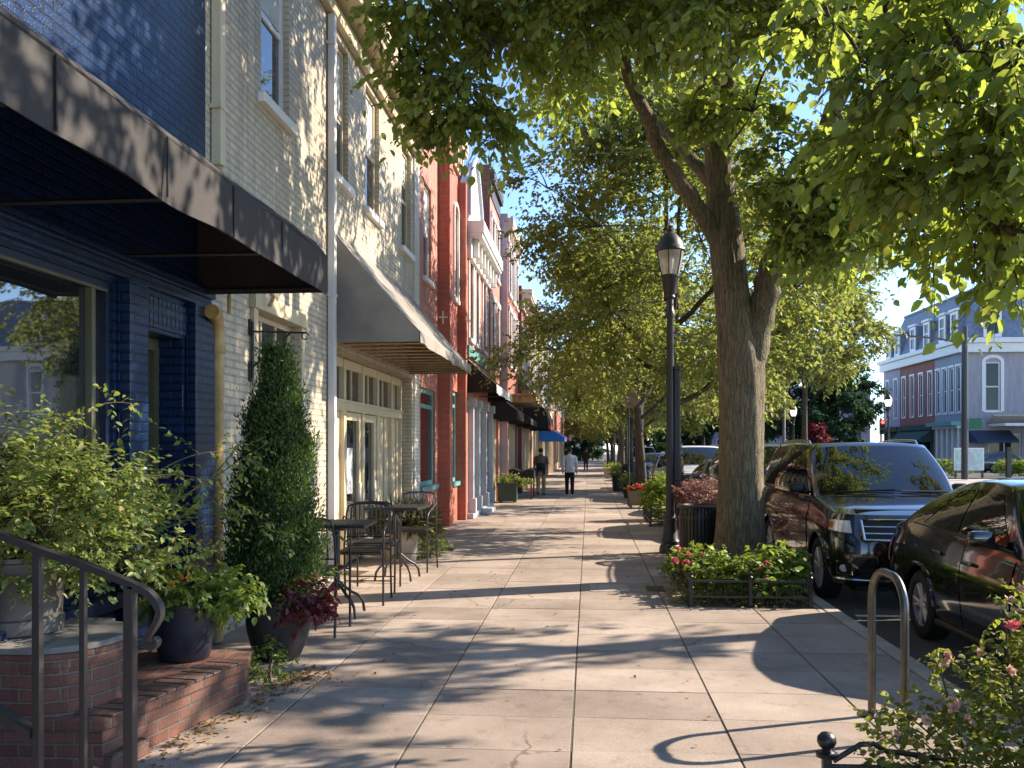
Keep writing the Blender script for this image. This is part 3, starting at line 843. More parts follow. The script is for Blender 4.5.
# --- cream painted building
def cream_building():
    r = thing('shop_building', (LX, 12.5, 0), 'cream painted brick building with grey awning and white downspout', 'building', 'shop buildings along the walk')
    fr = LF
    ups = [(9.10, 9.98, 5.42, 7.32), (11.62, 12.50, 5.42, 7.32), (13.50, 14.38, 5.42, 7.32), (16.15, 17.0, 5.42, 7.32)]
    low = (8.92, 10.30, 2.28, 3.16)
    store = (11.78, 17.10, 0.0, 3.08)
    m = MB(); wall(m, fr, 7.736, 17.24, 0, 8.1, ups + [low, store], 0.26)
    shell(m, fr, 7.736, 17.24, 0, 8.1, 10, top=False)
    m.build('wall', MT['cream_brick'], r)
    q = MB(); q.obox(fr, 17.245, 17.735, -0.3, 0.03, 0, 7.5); q.build('quoin_pier', MT['white_brick'], r)
    MB().obox(fr, 7.74, 17.7, -10, -0.3, 8.0, 8.06).build('roof', MT['roof_tar'], r)
    for k, h in enumerate(ups):
        sash(r, fr, h, MT['cream_paint'] if k else MT['white_paint'], MT['glass_up'], d=-0.07, sill=MT['white_paint'], trim=None, blind=(0.42, 0.5, 0.45, 0.3)[k], fw=0.07)
    sash(r, fr, low, MT['cream_paint'], MT['glass_up'], bars=(), vbars=(0.34, 0.67), sill=MT['white_paint'], trim=MT['cream_paint'], tw=0.12)
    # soffit and cornice
    c = MB()
    c.obox(fr, 7.74, 17.72, 0.003, 0.10, 7.42, 7.60)
    c.obox(fr, 7.74, 17.72, 0.003, 0.36, 7.70, 7.80)
    c.obox(fr, 7.735, 17.725, 0.26, 0.41, 7.802, 8.0)
    c.obox(fr, 7.735, 17.725, -0.3, 0.45, 8.002, 8.12)
    c.build('cornice', MT['cream_paint'], r, bevel=0.015)
    # storefront: transoms, mullions, doors, panels
    d = -0.20
    f = MB()
    f.obox(fr, 11.80, 17.08, d - 0.10, d, 2.93, 3.07); f.obox(fr, 11.80, 17.08, d - 0.10, d + 0.03, 2.30, 2.42)
    f.obox(fr, 11.80, 17.08, d - 0.02, d + 0.05, 2.42, 2.46)
    for u in (11.80, 12.95, 14.05, 15.05, 16.15, 16.96): f.obox(fr, u, u + 0.12, d - 0.10, d + 0.02, 0.02, 3.06)
    sf = f.build('storefront_frame', MT['cream_paint'], r, bevel=0.006)
    g = MB()
    for a, b in ((11.92, 12.95), (13.07, 14.05), (14.17, 15.05), (15.17, 16.15), (16.27, 16.96)): g.obox(fr, a, b, d - 0.07, d - 0.06, 2.42, 2.93)
    for a, b in ((13.07, 14.05), (14.17, 15.05)): g.obox(fr, a, b, d - 0.07, d - 0.06, 0.3, 2.30)
    g.build('pane', MT['glass'], sf)
    tb = MB()
    for a, b in ((11.92, 12.95), (13.07, 14.05), (14.17, 15.05), (15.17, 16.15), (16.27, 16.96)):
        tb.obox(fr, (a + b) / 2 - 0.02, (a + b) / 2 + 0.02, d - 0.058, d - 0.03, 2.42, 2.93)
    tb.build('glazing_bar', MT['cream_paint'], sf)
    pn = MB(); pn.obox(fr, 11.92, 12.95, d - 0.07, d - 0.05, 0.02, 2.30); pn.obox(fr, 12.05, 12.82, d - 0.05, d - 0.035, 0.25, 2.12)
    pn.obox(fr, 15.17, 16.15, d - 0.07, d - 0.05, 0.02, 2.30); pn.obox(fr, 16.27, 16.96, d - 0.07, d - 0.05, 0.02, 2.30)
    for u in (15.35, 15.75, 16.4, 16.75): pn.obox(fr, u, u + 0.12, d - 0.05, d - 0.02, 0.05, 2.28)
    pn.build('panel', MT['beige_paint'], r, bevel=0.008)
    for a, b in ((13.07, 14.05), (14.17, 15.05)):
        dm = MB()
        dm.obox(fr, a + 0.01, a + 0.13, d - 0.06, d - 0.01, 0.03, 2.29); dm.obox(fr, b - 0.13, b - 0.01, d - 0.06, d - 0.01, 0.03, 2.29)
        dm.obox(fr, a + 0.13, b - 0.13, d - 0.06, d - 0.012, 0.03, 0.34); dm.obox(fr, a + 0.13, b - 0.13, d - 0.06, d - 0.012, 2.17, 2.29)
        dr = dm.build('door', MT['cream_paint'], r, bevel=0.006)
        MB().obox(fr, b - 0.11, b - 0.04, d - 0.008, d + 0.006, 0.9, 1.2).build('handle', MT['white_paint'], dr)
    MB().obox(fr, 13.25, 13.68, d - 0.058, d - 0.054, 1.05, 1.75).build('window_notice', MT['white_paint'], r)
    awning(r, fr, 11.72, 16.9, 1.17, 3.14, 3.30, 4.66, MT['awning_grey'], sag=0.04, seams=(), frame=MT['wood_under'], ribs=12, val=MT['awning_grey'])
    # downspouts
    for nm, u, z1, mt in (('downspout', 11.50, 7.4, MT['downspout']), ('downspout', 7.88, 7.4, MT['cream_paint'])):
        p = MB()
        z0 = 0.05 if u > 9 else 4.3
        p.obox(fr, u - 0.055, u + 0.055, 0.012, 0.105, z0, z1)
        dp = p.build(nm, mt, r, bevel=0.012)
        for z in (z0 + 0.5, (z0 + z1) / 2, z1 - 0.4): MB().obox(fr, u - 0.075, u + 0.075, 0.003, 0.112, z, z + 0.04).build('strap', mt, dp)
    y = MB()
    y.tube([frp(fr, 7.80, 0.07, 0.02), frp(fr, 7.80, 0.07, 2.72), frp(fr, 7.79, 0.075, 2.84), frp(fr, 7.72, 0.10, 2.90), frp(fr, 7.60, 0.14, 2.92), frp(fr, 7.52, 0.15, 2.93)], 0.065, 12)
    y.lathe([(0.085, 0), (0.085, 0.07)], frp(fr, 7.80, 0.07, 2.60), 12); y.lathe([(0.08, 0), (0.08, 0.05)], frp(fr, 7.80, 0.07, 1.3), 12)
    y.build('ochre_pipe', MT['yellow_pipe'], r, smooth=50)
    t = MB(); t.tube([frp(fr, 7.66, 0.035, 0.1), frp(fr, 7.66, 0.035, 3.4)], 0.018, 6); t.tube([frp(fr, 7.78, 0.20, 2.95), frp(fr, 7.78, 0.20, 3.5)], 0.018, 6)
    t.build('thin_pipe', MT['yellow_pipe'], r)
    # iron sign bracket
    b = MB()
    b.tube([frp(fr, 8.78, 0.03, 2.45), frp(fr, 8.78, 0.03, 3.02)], 0.013, 6)
    b.tube([frp(fr, 8.78, 0.03, 2.92), frp(fr, 8.78, 0.58, 2.90)], 0.011, 6)
    b.tube([frp(fr, 8.78, 0.03, 2.56), frp(fr, 8.78, 0.42, 2.90)], 0.011, 6)
    b.tube([frp(fr, 8.78, 0.57 + 0.035 * math.cos(a), 2.87 + 0.035 * math.sin(a)) for a in [i * 0.6 for i in range(10)]], 0.008, 5)
    b.obox(fr, 8.74, 8.82, 0.003, 0.02, 2.42, 2.62); b.obox(fr, 8.74, 8.82, 0.003, 0.02, 2.88, 3.04)
    b.build('sign_bracket', MT['iron'], r)
    lt = MB(); lt.tube([frp(fr, 9.0, 0.02, 3.36), frp(fr, 9.0, 0.12, 3.40), frp(fr, 9.0, 0.17, 3.30), frp(fr, 9.0, 0.12, 3.2)], 0.02, 6)
    lt.build('wall_hook', MT['yellow_pipe'], r)
    return r
cream_building()

# --- salmon brick shop with a red pier
def red_building():
    r = thing('shop_building', (LX, 19.8, 0), 'red brick shop with projecting deep red piers and green trimmed shop windows', 'building', 'shop buildings along the walk')
    fr = LF
    h1 = (18.35, 19.25, 5.3, 7.3); s1 = (18.0, 19.75, 0.95, 3.0)
    m = MB(); wall(m, fr, 17.74, 20.13, 0, 9.3, [h1, s1], 0.25); shell(m, fr, 17.74, 21.7, 0, 9.3, 10, top=False)
    m.build('wall', MT['pink_brick'], r)
    sash(r, fr, h1, MT['white_paint'], MT['glass_up'], d=-0.06, sill=MT['white_paint'], blind=0.5, trim=None)
    sash(r, fr, s1, MT['teal_paint'], MT['glass'], d=-0.05, bars=(0.82,), fw=0.1, sill=MT['teal_paint'])
    f2 = left(-3.17)
    h2 = (20.92, 21.52, 5.3, 7.35); s2 = (20.62, 21.66, 0.95, 3.1)
    m = MB(); wall(m, f2, 20.56, 21.7, 0, 9.2, [h2, s2], 0.2)
    m.build('wall', MT['red_brick'], r)
    w = sash(r, f2, h2, MT['white_paint'], MT['glass_up'], d=-0.05, sill=MT['white_paint'], blind=0.4)
    arched_trim(w, f2, h2, MT['white_paint'], 0.09)
    sash(r, f2, s2, MT['teal_paint'], MT['glass'], d=-0.05, bars=(0.84,), fw=0.09, sill=MT['teal_paint'])
    p = MB(); p.obox(fr, 20.13, 20.56, 0, 0.27, 0, 9.4); p.obox(fr, 21.7, 21.95, 0.0, 0.42, 0, 8.2)
    p.build('pier', MT['red_brick'], r)
    an = MB(); an.obox(fr, 20.115, 20.128, 0.10, 0.13, 4.55, 4.85); an.obox(fr, 20.115, 20.127, 0.02, 0.22, 4.69, 4.72); an.build('wall_anchor', MT['white_paint'], r)
    cornice(r, fr, 17.75, 20.12, 8.95, MT['cream_paint'], 0.2, 0.5)
    cornice(r, f2, 20.57, 21.69, 8.75, MT['cream_paint'], 0.28, 0.7, 3)
    MB().obox(fr, 17.76, 21.7, -10, -0.3, 9.0, 9.06).build('roof', MT['roof_tar'], r)
red_building()

# --- pale victorian shop with a pediment
def victorian():
    X = -2.98
    r = thing('shop_building', (X, 24.3, 0), 'pale grey ornate shopfront with white pediment and bracketed cornice', 'building', 'shop buildings along the walk')
    fr = left(X)
    ups = [(22.3, 23.0, 4.5, 6.6), (23.5, 24.2, 4.5, 6.6), (25.2, 25.9, 4.5, 6.6)]
    st = (22.1, 26.7, 0.0, 3.0)
    m = MB(); wall(m, fr, 21.95, 26.95, 0, 7.3, ups + [st], 0.3); shell(m, fr, 21.95, 26.95, 0, 7.3, 10, top=False)
    m.build('wall', MT['pink_brick'], r)
    for h in ups: sash(r, fr, h, MT['grey_white_paint'], MT['glass_up'], d=-0.06, sill=MT['grey_white_paint'], trim=MT['white_paint'], blind=0.3, tw=0.14)
    cornice(r, fr, 22.0, 26.9, 6.95, MT['white_paint'], 0.42, 0.9, 7)
    g = MB()
    g.extr([frp(fr, 22.05, -0.2, 7.36), frp(fr, 24.6, -0.2, 7.36), frp(fr, 24.4, -0.2, 8.1), frp(fr, 23.3, -0.2, 9.2), frp(fr, 22.2, -0.2, 8.4)], (0.24, 0, 0))
    g.build('pediment', MT['white_paint'], r, bevel=0.03)
    e = MB()
    e.tube([frp(fr, 22.05, 0.06, 7.5), frp(fr, 22.15, 0.06, 8.4), frp(fr, 22.7, 0.06, 8.95), frp(fr, 23.3, 0.06, 9.28), frp(fr, 23.9, 0.06, 8.75), frp(fr, 24.4, 0.06, 8.15), frp(fr, 24.65, 0.06, 7.5)], 0.07, 8)
    e.build('scroll_moulding', MT['grey_white_paint'], r, smooth=50)
    f = MB(); d = -0.16
    f.obox(fr, 22.1, 26.7, d - 0.1, d + 0.04, 2.8, 2.99)
    for u in (22.1, 22.75, 23.5, 24.9, 25.7, 26.52): f.obox(fr, u, u + 0.17, d - 0.12, d + 0.1, 0.0, 2.8)
    f.obox(fr, 22.27, 23.5, d - 0.08, d, 0.0, 0.55); f.obox(fr, 25.07, 26.52, d - 0.08, d, 0.0, 0.55)
    sf = f.build('storefront_frame', MT['grey_white_paint'], r, bevel=0.012)
    g = MB(); g.obox(fr, 22.27, 26.5, d - 0.07, d - 0.06, 0.55, 2.8); g.build('pane', MT['glass'], sf)
    dm = MB(); dm.obox(fr, 23.7, 24.85, d - 0.055, d - 0.01, 0.1, 1.1); dm.obox(fr, 23.7, 23.85, d - 0.055, d - 0.01, 1.1, 2.2); dm.obox(fr, 24.7, 24.85, d - 0.055, d - 0.01, 1.1, 2.2); dm.obox(fr, 23.7, 24.85, d - 0.055, d - 0.01, 2.2, 2.3)
    dr = dm.build('door', MT['door_wood'], r)
    MB().ball(frp(fr, 23.78, d + 0.02, 1.1), 0.03).build('handle', MT['chrome'], dr)
    st = MB(); st.obox(fr, 22.0, 26.8, 0.003, 0.16, 0.003, 0.14); st.obox(fr, 23.5, 25.0, 0.163, 0.4, 0.003, 0.12)
    st.build('door_step', MT['grey_white_paint'], r, bevel=0.015)
    for u in (22.15, 23.4, 25.0, 26.6):
        b = MB(); b.obox(fr, u, u + 0.2, 0.003, 0.2, 0.14, 0.5); b.obox(fr, u + 0.03, u + 0.17, 0.003, 0.14, 0.5, 2.78); b.obox(fr, u, u + 0.2, 0.003, 0.2, 2.78, 3.0)
        b.build('pilaster', MT['grey_white_paint'], r, bevel=0.015)
    awning(r, fr, 22.05, 26.6, 0.72, 3.10, 3.32, 3.95, MT['awning_black'], val=MT['awning_stripe'], ribs=3)
    MB().obox(fr, 22.0, 26.9, -0.01, 0.06, 4.0, 4.3).build('sign_board', MT['teal_paint'], r, bevel=0.02)
    MB().obox(fr, 21.96, 26.9, -10, -0.3, 7.1, 7.16).build('roof', MT['roof_tar'], r)
victorian()

def plain_building(label, X, y0, y1, H, mat, front_mat, wins, shop, frame, cor, out=0.4):
    r = thing('shop_building', (X, (y0 + y1) / 2, 0), label, 'building', 'shop buildings along the walk')
    fr = left(X)
    n, z0, z1, w = wins
    hs = []
    for (a0, a1) in zip(z0, z1):
        for i in range(n):
            u = y0 + (y1 - y0) * (i + 0.5) / n
            hs.append((u - w / 2, u + w / 2, a0, a1))
    st = (y0 + 0.45, y1 - 0.45, 0.0, 2.95)
    m = MB(); wall(m, fr, y0, y1, 0, H, hs + [st], 0.28)
    m.build('wall', front_mat, r)
    m = MB(); shell(m, fr, y0 + 0.004, y1 - 0.004, 0, H, 11, top=False)
    m.build('side_wall', mat, r)
    for h in hs: sash(r, fr, h, MT[frame], MT['glass_up'], d=-0.06, sill=MT['white_paint'], blind=0.35, trim=MT['white_paint'], tw=0.12)
    cornice(r, fr, y0, y1, H - 0.5, MT[cor], out, 0.8, max(4, n * 2) if out > 0.15 else 0)
    MB().obox(fr, y0 + 0.1, y1 - 0.1, -11, -0.3, H - 0.2, H - 0.14).build('roof', MT['roof_tar'], r)
    d = -0.15
    f = MB(); f.obox(fr, st[0], st[1], d - 0.1, d + 0.04, 2.7, 2.94)
    k = 6
    for i in range(k + 1):
        u = st[0] + (st[1] - st[0] - 0.14) * i / k
        f.obox(fr, u, u + 0.14, d - 0.12, d + 0.08, 0.0, 2.7)
    f.obox(fr, st[0], st[1], d - 0.09, d, 0.0, 0.5)
    sf = f.build('storefront_frame', MT[shop], r, bevel=0.01)
    MB().obox(fr, st[0] + 0.1, st[1] - 0.1, d - 0.07, d - 0.06, 0.4, 2.75).build('pane', MT['glass'], sf)
    u = (y0 + y1) / 2
    dr = MB().obox(fr, u - 0.45, u + 0.45, d - 0.05, d + 0.02, 0.05, 2.2).build('door', MT['door_wood'], r)
    MB().obox(fr, u - 0.3, u + 0.3, d + 0.022, d + 0.028, 0.9, 2.05).build('pane', MT['glass'], dr)
    return r, fr

r5, f5 = plain_building('dark red brick building rising above the pale pedimented shop', -2.96, 26.97, 29.9, 10.3, MT['dark_red_brick'], MT['pink_brick'], (2, (4.4, 7.2), (6.3, 8.8), 0.8), 'cream_paint', 'white_paint', 'dark_wood', 0.14)
awning(r5, f5, 27.15, 29.8, 0.8, 2.62, 2.9, 3.5, MT['awning_black'], ribs=3)
r6, f6 = plain_building('mauve grey rendered building with bare side wall and wooden canopy', -2.70, 30.0, 34.4, 9.6, MT['mauve_stucco'], MT['far_red_brick'], (3, (4.6, 7.0), (6.4, 8.6), 0.8), 'cream_paint', 'white_paint', 'tan_stone', 0.2)
cp = MB(); cp.obox(f6, 30.3, 34.2, 0.01, 0.95, 3.30, 3.50); cp.obox(f6, 30.28, 34.22, 0.0, 0.99, 3.503, 3.58)
cpo = cp.build('canopy', MT['wood_under'], r6, bevel=0.02)
b_ = MB()
for u in (30.6, 33.9): b_.tube([frp(f6, u, 0.01, 4.3), frp(f6, u, 0.9, 3.58)], 0.02, 6)
b_.build('canopy_rod', MT['iron'], cpo)
awning(r6, f6, 30.4, 34.0, 0.75, 2.55, 2.75, 3.25, MT['awning_black'], ribs=3)
r7, f7 = plain_building('low red brick shop with rounded dark awning edged in red', -2.56, 34.5, 41.0, 8.0, MT['dark_red_brick'], MT['far_red_brick'], (4, (4.4,), (6.3,), 0.85), 'beige_paint', 'white_paint', 'tan_stone')
awning(r7, f7, 35.0, 40.4, 1.0, 2.5, 2.66, 3.75, MT['awning_black'], val=MT['awning_red'], ribs=4, round_=True)
r8, f8 = plain_building('cream building with the blue awning over its shopfront', -2.56, 41.1, 52.0, 8.4, MT['tan_stone'], MT['cream_brick'], (5, (4.4,), (6.4,), 0.9), 'cream_paint', 'white_paint', 'white_paint')
awning(r8, f8, 46.8, 51.5, 1.3, 2.10, 2.34, 3.15, MT['awning_blue'], ribs=4)
r9, f9 = plain_building('tan stone building beyond the blue awning', -2.56, 52.1, 64.0, 7.6, MT['tan_stone'], MT['tan_stone'], (5, (4.3,), (6.2,), 0.9), 'cream_paint', 'white_paint', 'white_paint')
awning(r9, f9, 53.5, 60, 1.0, 2.3, 2.5, 3.2, MT['green_cloth'], ribs=4)
r10, f10 = plain_building('far red brick building with small red awning at the end of the row', -2.5, 64.1, 92.0, 9.0, MT['far_red_brick'], MT['far_red_brick'], (8, (4.6,), (6.6,), 1.0), 'cream_paint', 'white_paint', 'white_paint')
awning(r10, f10, 66, 72, 1.1, 2.3, 2.5, 3.1, MT['awning_red'], ribs=4)

# ---------------------------------------------------------------- mansard corner building across the crossing
def mansard():
    cx, cy = 32.64, 82.0
    r = thing('mansard_building', (cx + 10, cy + 6, 0), 'mauve corner building with slate mansard roof and white arched window', 'building')
    FR = ((cx, cy, 0), (1, 0, 0), (0, -1, 0))       # faces the camera
    SD = ((cx, cy, 0), (0, 1, 0), (-1, 0, 0))        # faces the street
    hs = [(1.95, 3.25, 4.95, 9.3), (7.4, 8.7, 4.95, 9.3), (12.6, 13.9, 4.95, 9.3), (17.8, 19.1, 4.95, 9.3)]
    lows = [(2.2, 5.0, 0.4, 3.0), (8, 10, 0.8, 3.0), (13, 15, .8, 3.0)]
    m = MB(); wall(m, FR, 0, 24, 0, 10.2, hs + lows, 0.4); shell(m, FR, 0.01, 24, 0, 10.2, 21, near=False, top=False)
    m.build('wall', MT['mauve_wall'], r)
    for h in hs:
        w = sash(r, FR, h, MT['white_paint'], MT['glass_far'], d=-0.12, fw=0.13, sill=MT['white_paint'])
        arched_trim(w, FR, h, MT['white_paint'], 0.28)
    for h in lows: sash(r, FR, h, MT['white_paint'], MT['glass_far'], d=-0.12, fw=0.13, bars=(), vbars=(0.5,))
    # street side in three colours
    secs = [(0.0, 6.2, 'greyblue_wall', 4), (6.2, 15.8, 'far_red_brick', 4), (15.8, 21.0, 'mauve_stucco', 2)]
    for (a, b, mt, n) in secs:
        hh = [(a + (b - a) * (i + 0.5) / n - 0.45, a + (b - a) * (i + 0.5) / n + 0.45, 4.9, 9.0) for i in range(n)]
        st = (a + 0.5, b - 0.5, 0.3, 3.5)
        m = MB(); wall(m, SD, a, b, 0, 10.2, hh + [st], 0.4)
        m.build('side_wall', MT[mt], r)
        for h in hh: sash(r, SD, h, MT['white_paint'], MT['glass_far'], d=-0.1, fw=0.13, sill=MT['white_paint'], trim=MT['white_paint'], tw=0.16)
        f = MB()
        for i in range(5):
            u = st[0] + (st[1] - st[0] - 0.35) * i / 4
            f.obox(SD, u, u + 0.35, -0.3, 0.12, 0.3, 3.5)
        f.obox(SD, st[0] - 0.3, st[1] + 0.3, 0.003, 0.35, 3.5, 4.0)
        sf = f.build('storefront_frame', MT['white_paint'] if a < 1 else MT['green_cloth'], r)
        MB().obox(SD, st[0], st[1], -0.25, -0.22, 0.3, 3.5).build('pane', MT['glass_far'], sf)
    MB().obox(SD, 0.05, 6.1, 0.003, 0.9, 3.75, 4.1).build('shop_cornice', MT['teal_paint'], r)
    awning(r, SD, 6.6, 15.2, 1.5, 2.3, 2.5, 3.6, MT['green_cloth'], ribs=4)
    c = MB()
    c.obox(FR, -0.5, 24.3, 0.005, 0.5, 10.1, 10.9); c.obox(FR, -0.7, 24.5, 0.0, 0.75, 10.903, 11.35)
    c.obox(SD, 0.003, 21.2, 0.005, 0.45, 10.1, 10.9); c.obox(SD, 0.003, 21.3, 0.003, 0.68, 10.903, 11.3)
    c.build('cornice', MT['white_paint'], r, bevel=0.04)
    # mansard: steep slate slopes
    ro = MB()
    z0, z1, k = 11.3, 15.9, 1.7
    A = [(cx + 0.1, cy + 0.1), (cx + 24, cy + 0.1), (cx + 24, cy + 21), (cx + 0.1, cy + 21)]
    B = [(cx + k, cy + k), (cx + 24 - k, cy + k), (cx + 24 - k, cy + 21 - k), (cx + k, cy + 21 - k)]
    for i in range(4):
        j = (i + 1) % 4
        ro.quad((*A[i], z0), (*A[j], z0), (*B[j], z1), (*B[i], z1))
    ro.quad(*[(*p, z1) for p in B])
    rf = ro.build('roof', MT['slate'], r)
    rc = MB()
    for i in range(4):
        j = (i + 1) % 4
        rc.tube([(*B[i], z1 + 0.05), (*B[j], z1 + 0.05)], 0.16, 8)
    rc.build('roof_curb', MT['slate'], rf)
    def dormer(fr, u, zz=11.75, w=1.15, h=2.1):
        d = MB(); d.obox(fr, u - w / 2 - 0.2, u + w / 2 + 0.2, -2.2, -0.12, zz - 0.3, zz + h + 0.15)
        dm = d.build('dormer', MT['slate'], r)
        f = MB(); f.obox(fr, u - w / 2 - 0.18, u - w / 2 + 0.08, -0.118, -0.02, zz - 0.28, zz + h + 0.12); f.obox(fr, u + w / 2 - 0.08, u + w / 2 + 0.18, -0.118, -0.02, zz - 0.28, zz + h + 0.12)
        f.obox(fr, u - w / 2 + 0.08, u + w / 2 - 0.08, -0.118, -0.025, zz - 0.28, zz); f.obox(fr, u - w / 2 + 0.08, u + w / 2 - 0.08, -0.118, -0.025, zz + h - 0.15, zz + h + 0.12)
        f.obox(fr, u - w / 2 + 0.08, u + w / 2 - 0.08, -0.118, -0.04, zz + h * 0.48, zz + h * 0.54)
        f.obox(fr, u - w / 2 - 0.35, u + w / 2 + 0.35, -0.25, 0.1, zz + h + 0.16, zz + h + 0.36)
        f.build('frame', MT['white_paint'], dm)
        MB().obox(fr, u - w / 2 + 0.08, u + w / 2 - 0.08, -0.117, -0.09, zz, zz + h - 0.15).build('pane', MT['glass_far'], dm)
    for u in (2.6, 8.0, 13.2, 18.4): dormer(FR, u)
    for u in (1.9, 4.6, 8.5, 12.2, 16.8, 19.6): dormer(SD, u)
    # shop porch with white posts and dark canvas
    p = MB(); p.obox(FR, 2.2, 9.5, 0.01, 3.2, 3.6, 3.85); p.build('porch_roof', MT['white_paint'], r, bevel=0.04)
    g = MB(); g.extr([frp(FR, 2.0, 0.02, 3.853), frp(FR, 9.7, 0.02, 3.853), frp(FR, 9.7, 1.6, 4.5), frp(FR, 2.0, 1.6, 4.5)], (0, 0, 0.12)); g.build('porch_gable', MT['tan_stone'], r)
    for u in (4.6, 9.1):
        MB().obox(FR, u, u + 0.75, 2.4, 3.1, 0, 3.597).build('porch_post', MT['white_paint'], r, bevel=0.03)
    awning(r, FR, 0.6, 4.0, 1.8, 2.2, 2.4, 3.3, MT['navy_cloth'], ribs=3)
mansard()

def far_block(label, x0, x1, y, H, mat, n):
    r = thing('far_building', ((x0 + x1) / 2, y, 0), label, 'building')
    fr = ((x0, y, 0), (1, 0, 0), (0, -1, 0))
    w = (x1 - x0) / n
    hs = [(w * (i + 0.28), w * (i + 0.72), 4.4, 6.4) for i in range(n)] + [(w * (i + 0.2), w * (i + 0.8), 0.4, 2.8) for i in range(n)]
    hs = [h for h in hs if h[3] < H - 0.4]
    m = MB(); wall(m, fr, 0, x1 - x0, 0, H, hs, 0.3); shell(m, fr, 0, x1 - x0, 0, H, 9)
    m.build('wall', mat, r)
    for h in hs: sash(r, fr, h, MT['white_paint'], MT['glass_far'], fw=0.12)
    cornice(r, fr, 0, x1 - x0, H - 0.3, MT['white_paint'], 0.4, 0.6)
far_block('low red brick building with white window frames behind the far parked cars', 13.5, 31.0, 128.0, 7.5, MT['far_red_brick'], 9)
far_block('pale grey building closing the street beyond the lamp post', -12.0, 2.4, 150.0, 8.5, MT['tan_stone'], 7)
far_block('pale mauve building behind the dark green street trees', 14.0, 31.5, 104.0, 8.8, MT['mauve_stucco'], 7)
# ---------------------------------------------------------------- foliage
def norm(a): return a / np.maximum(np.linalg.norm(a, axis=-1, keepdims=True), 1e-9)

def leaves_mesh(name, P, D, N, L, W, mat, parent, detail=False, droop=0.15, fold=0.12, six=False):
    """P origin, D along the leaf, N up-normal (n,3); L, W arrays. detail -> ovate leaf with midrib and drooping tip"""
    n = len(P)
    D = norm(D); S = norm(np.cross(D, N)); U = np.cross(S, D)
    L = np.broadcast_to(L, n)[:, None]; W = np.broadcast_to(W, n)[:, None]
    def pt(a, s, u): return P + D * L * a + S * W * s + U * L * u
    if detail:
        V = np.stack([pt(0, 0, 0), pt(0.22, -0.40, fold * 0.7), pt(0.52, -0.5, fold * 0.6 - droop * 0.3), pt(0.80, -0.26, -droop * 0.7),
                      pt(1.0, 0, -droop * 1.3), pt(0.80, 0.26, -droop * 0.7), pt(0.52, 0.5, fold * 0.6 - droop * 0.3), pt(0.22, 0.40, fold * 0.7),
                      pt(0.26, 0, -0.01), pt(0.54, 0, -droop * 0.35), pt(0.82, 0, -droop * 0.85)], 1)
        T = np.array([(0, 8, 1, 1), (1, 8, 9, 2), (2, 9, 10, 3), (3, 10, 4, 4), (0, 7, 8, 8), (7, 6, 9, 8), (6, 5, 10, 9), (5, 4, 10, 10)])
        tri = np.array([(0, 8, 1), (3, 10, 4), (0, 7, 8), (5, 4, 10), (1, 8, 9), (1, 9, 2), (2, 9, 10), (2, 10, 3), (7, 6, 9), (7, 9, 8), (6, 5, 10), (6, 10, 9)])
        F = (np.arange(n)[:, None, None] * 11 + tri[None]).reshape(-1, 3)
        return np_mesh(name, V.reshape(-1, 3), F, mat, parent, smooth=True)
    V = np.stack([pt(0, 0, 0), pt(0.42, -0.5, fold), pt(1.0, 0, -droop), pt(0.42, 0.5, fold)], 1)
    tri = np.array([(0, 2, 1), (0, 3, 2)])
    F = (np.arange(n)[:, None, None] * 4 + tri[None]).reshape(-1, 3)
    return np_mesh(name, V.reshape(-1, 3), F, mat, parent)

def spray_leaves(rng, S, DIR, per, length, leaf, wr=0.7, droop=0.5, jit=0.35, side=0.9):
    """leaves set alternately along short drooping twigs; S start, DIR direction (k,3)"""
    k = len(S)
    t = (np.arange(per) + 0.5) / per
    t = np.clip(t[None, :] + rng.normal(0, 0.04, (k, per)), 0.02, 1)
    ln = length * rng.uniform(0.6, 1.25, (k, 1))
    DIR = norm(DIR)
    P = S[:, None] + DIR[:, None] * (t * ln)[..., None]
    P[..., 2] -= droop * 0.5 * (t * ln) ** 2 / max(length, 1e-3)
    up = np.array([0, 0, 1.0])
    side_v = norm(np.cross(DIR, up) + rng.normal(0, 0.05, (k, 3)))
    sgn = np.where(np.arange(per) % 2 == 0, 1.0, -1.0)
    D = DIR[:, None] * 0.55 + side_v[:, None] * (sgn[None, :, None] * side) + rng.normal(0, jit, (k, per, 3))
    D[..., 2] -= droop * 0.9
    N = up + rng.normal(0, 0.45, (k, per, 3))
    Ls = leaf * rng.uniform(0.5, 1.3, (k, per))
    return P.reshape(-1, 3), D.reshape(-1, 3), N.reshape(-1, 3), Ls.reshape(-1), (Ls * wr).reshape(-1)

def bez(a, b, c, n=8):
    a, b, c = Vector(a), Vector(b), Vector(c)
    return [a * (1 - t) ** 2 + b * 2 * t * (1 - t) + c * t ** 2 for t in [i / n for i in range(n + 1)]]

def np_twigs(mb_v, mb_f, S, DIR, length, r, droop):
    k = len(S)
    DIR = norm(DIR)
    base = 0
    up = np.array([0, 0, 1.0])
    a = norm(np.cross(DIR, up) + 1e-4); b = np.cross(a, DIR)
    rows = []
    for t in (0.0, 0.5, 1.0):
        c = S + DIR * length * t
        c = c.copy(); c[:, 2] -= droop * 0.5 * length * t * t
        rr = r * (1 - 0.75 * t)
        ring = np.stack([c + (a * math.cos(q) + b * math.sin(q)) * rr for q in (0, 2.09, 4.19)], 1)
        rows.append(ring)
    V = np.concatenate(rows, 1).reshape(-1, 3)     # k * 9
    f = []
    for i in range(2):
        for j in range(3):
            f.append((i * 3 + j, i * 3 + (j + 1) % 3, i * 3 + 3 + (j + 1) % 3, i * 3 + 3 + j))
    F = (np.arange(k)[:, None, None] * 9 + np.array(f)[None]).reshape(-1, 4)
    return V, F

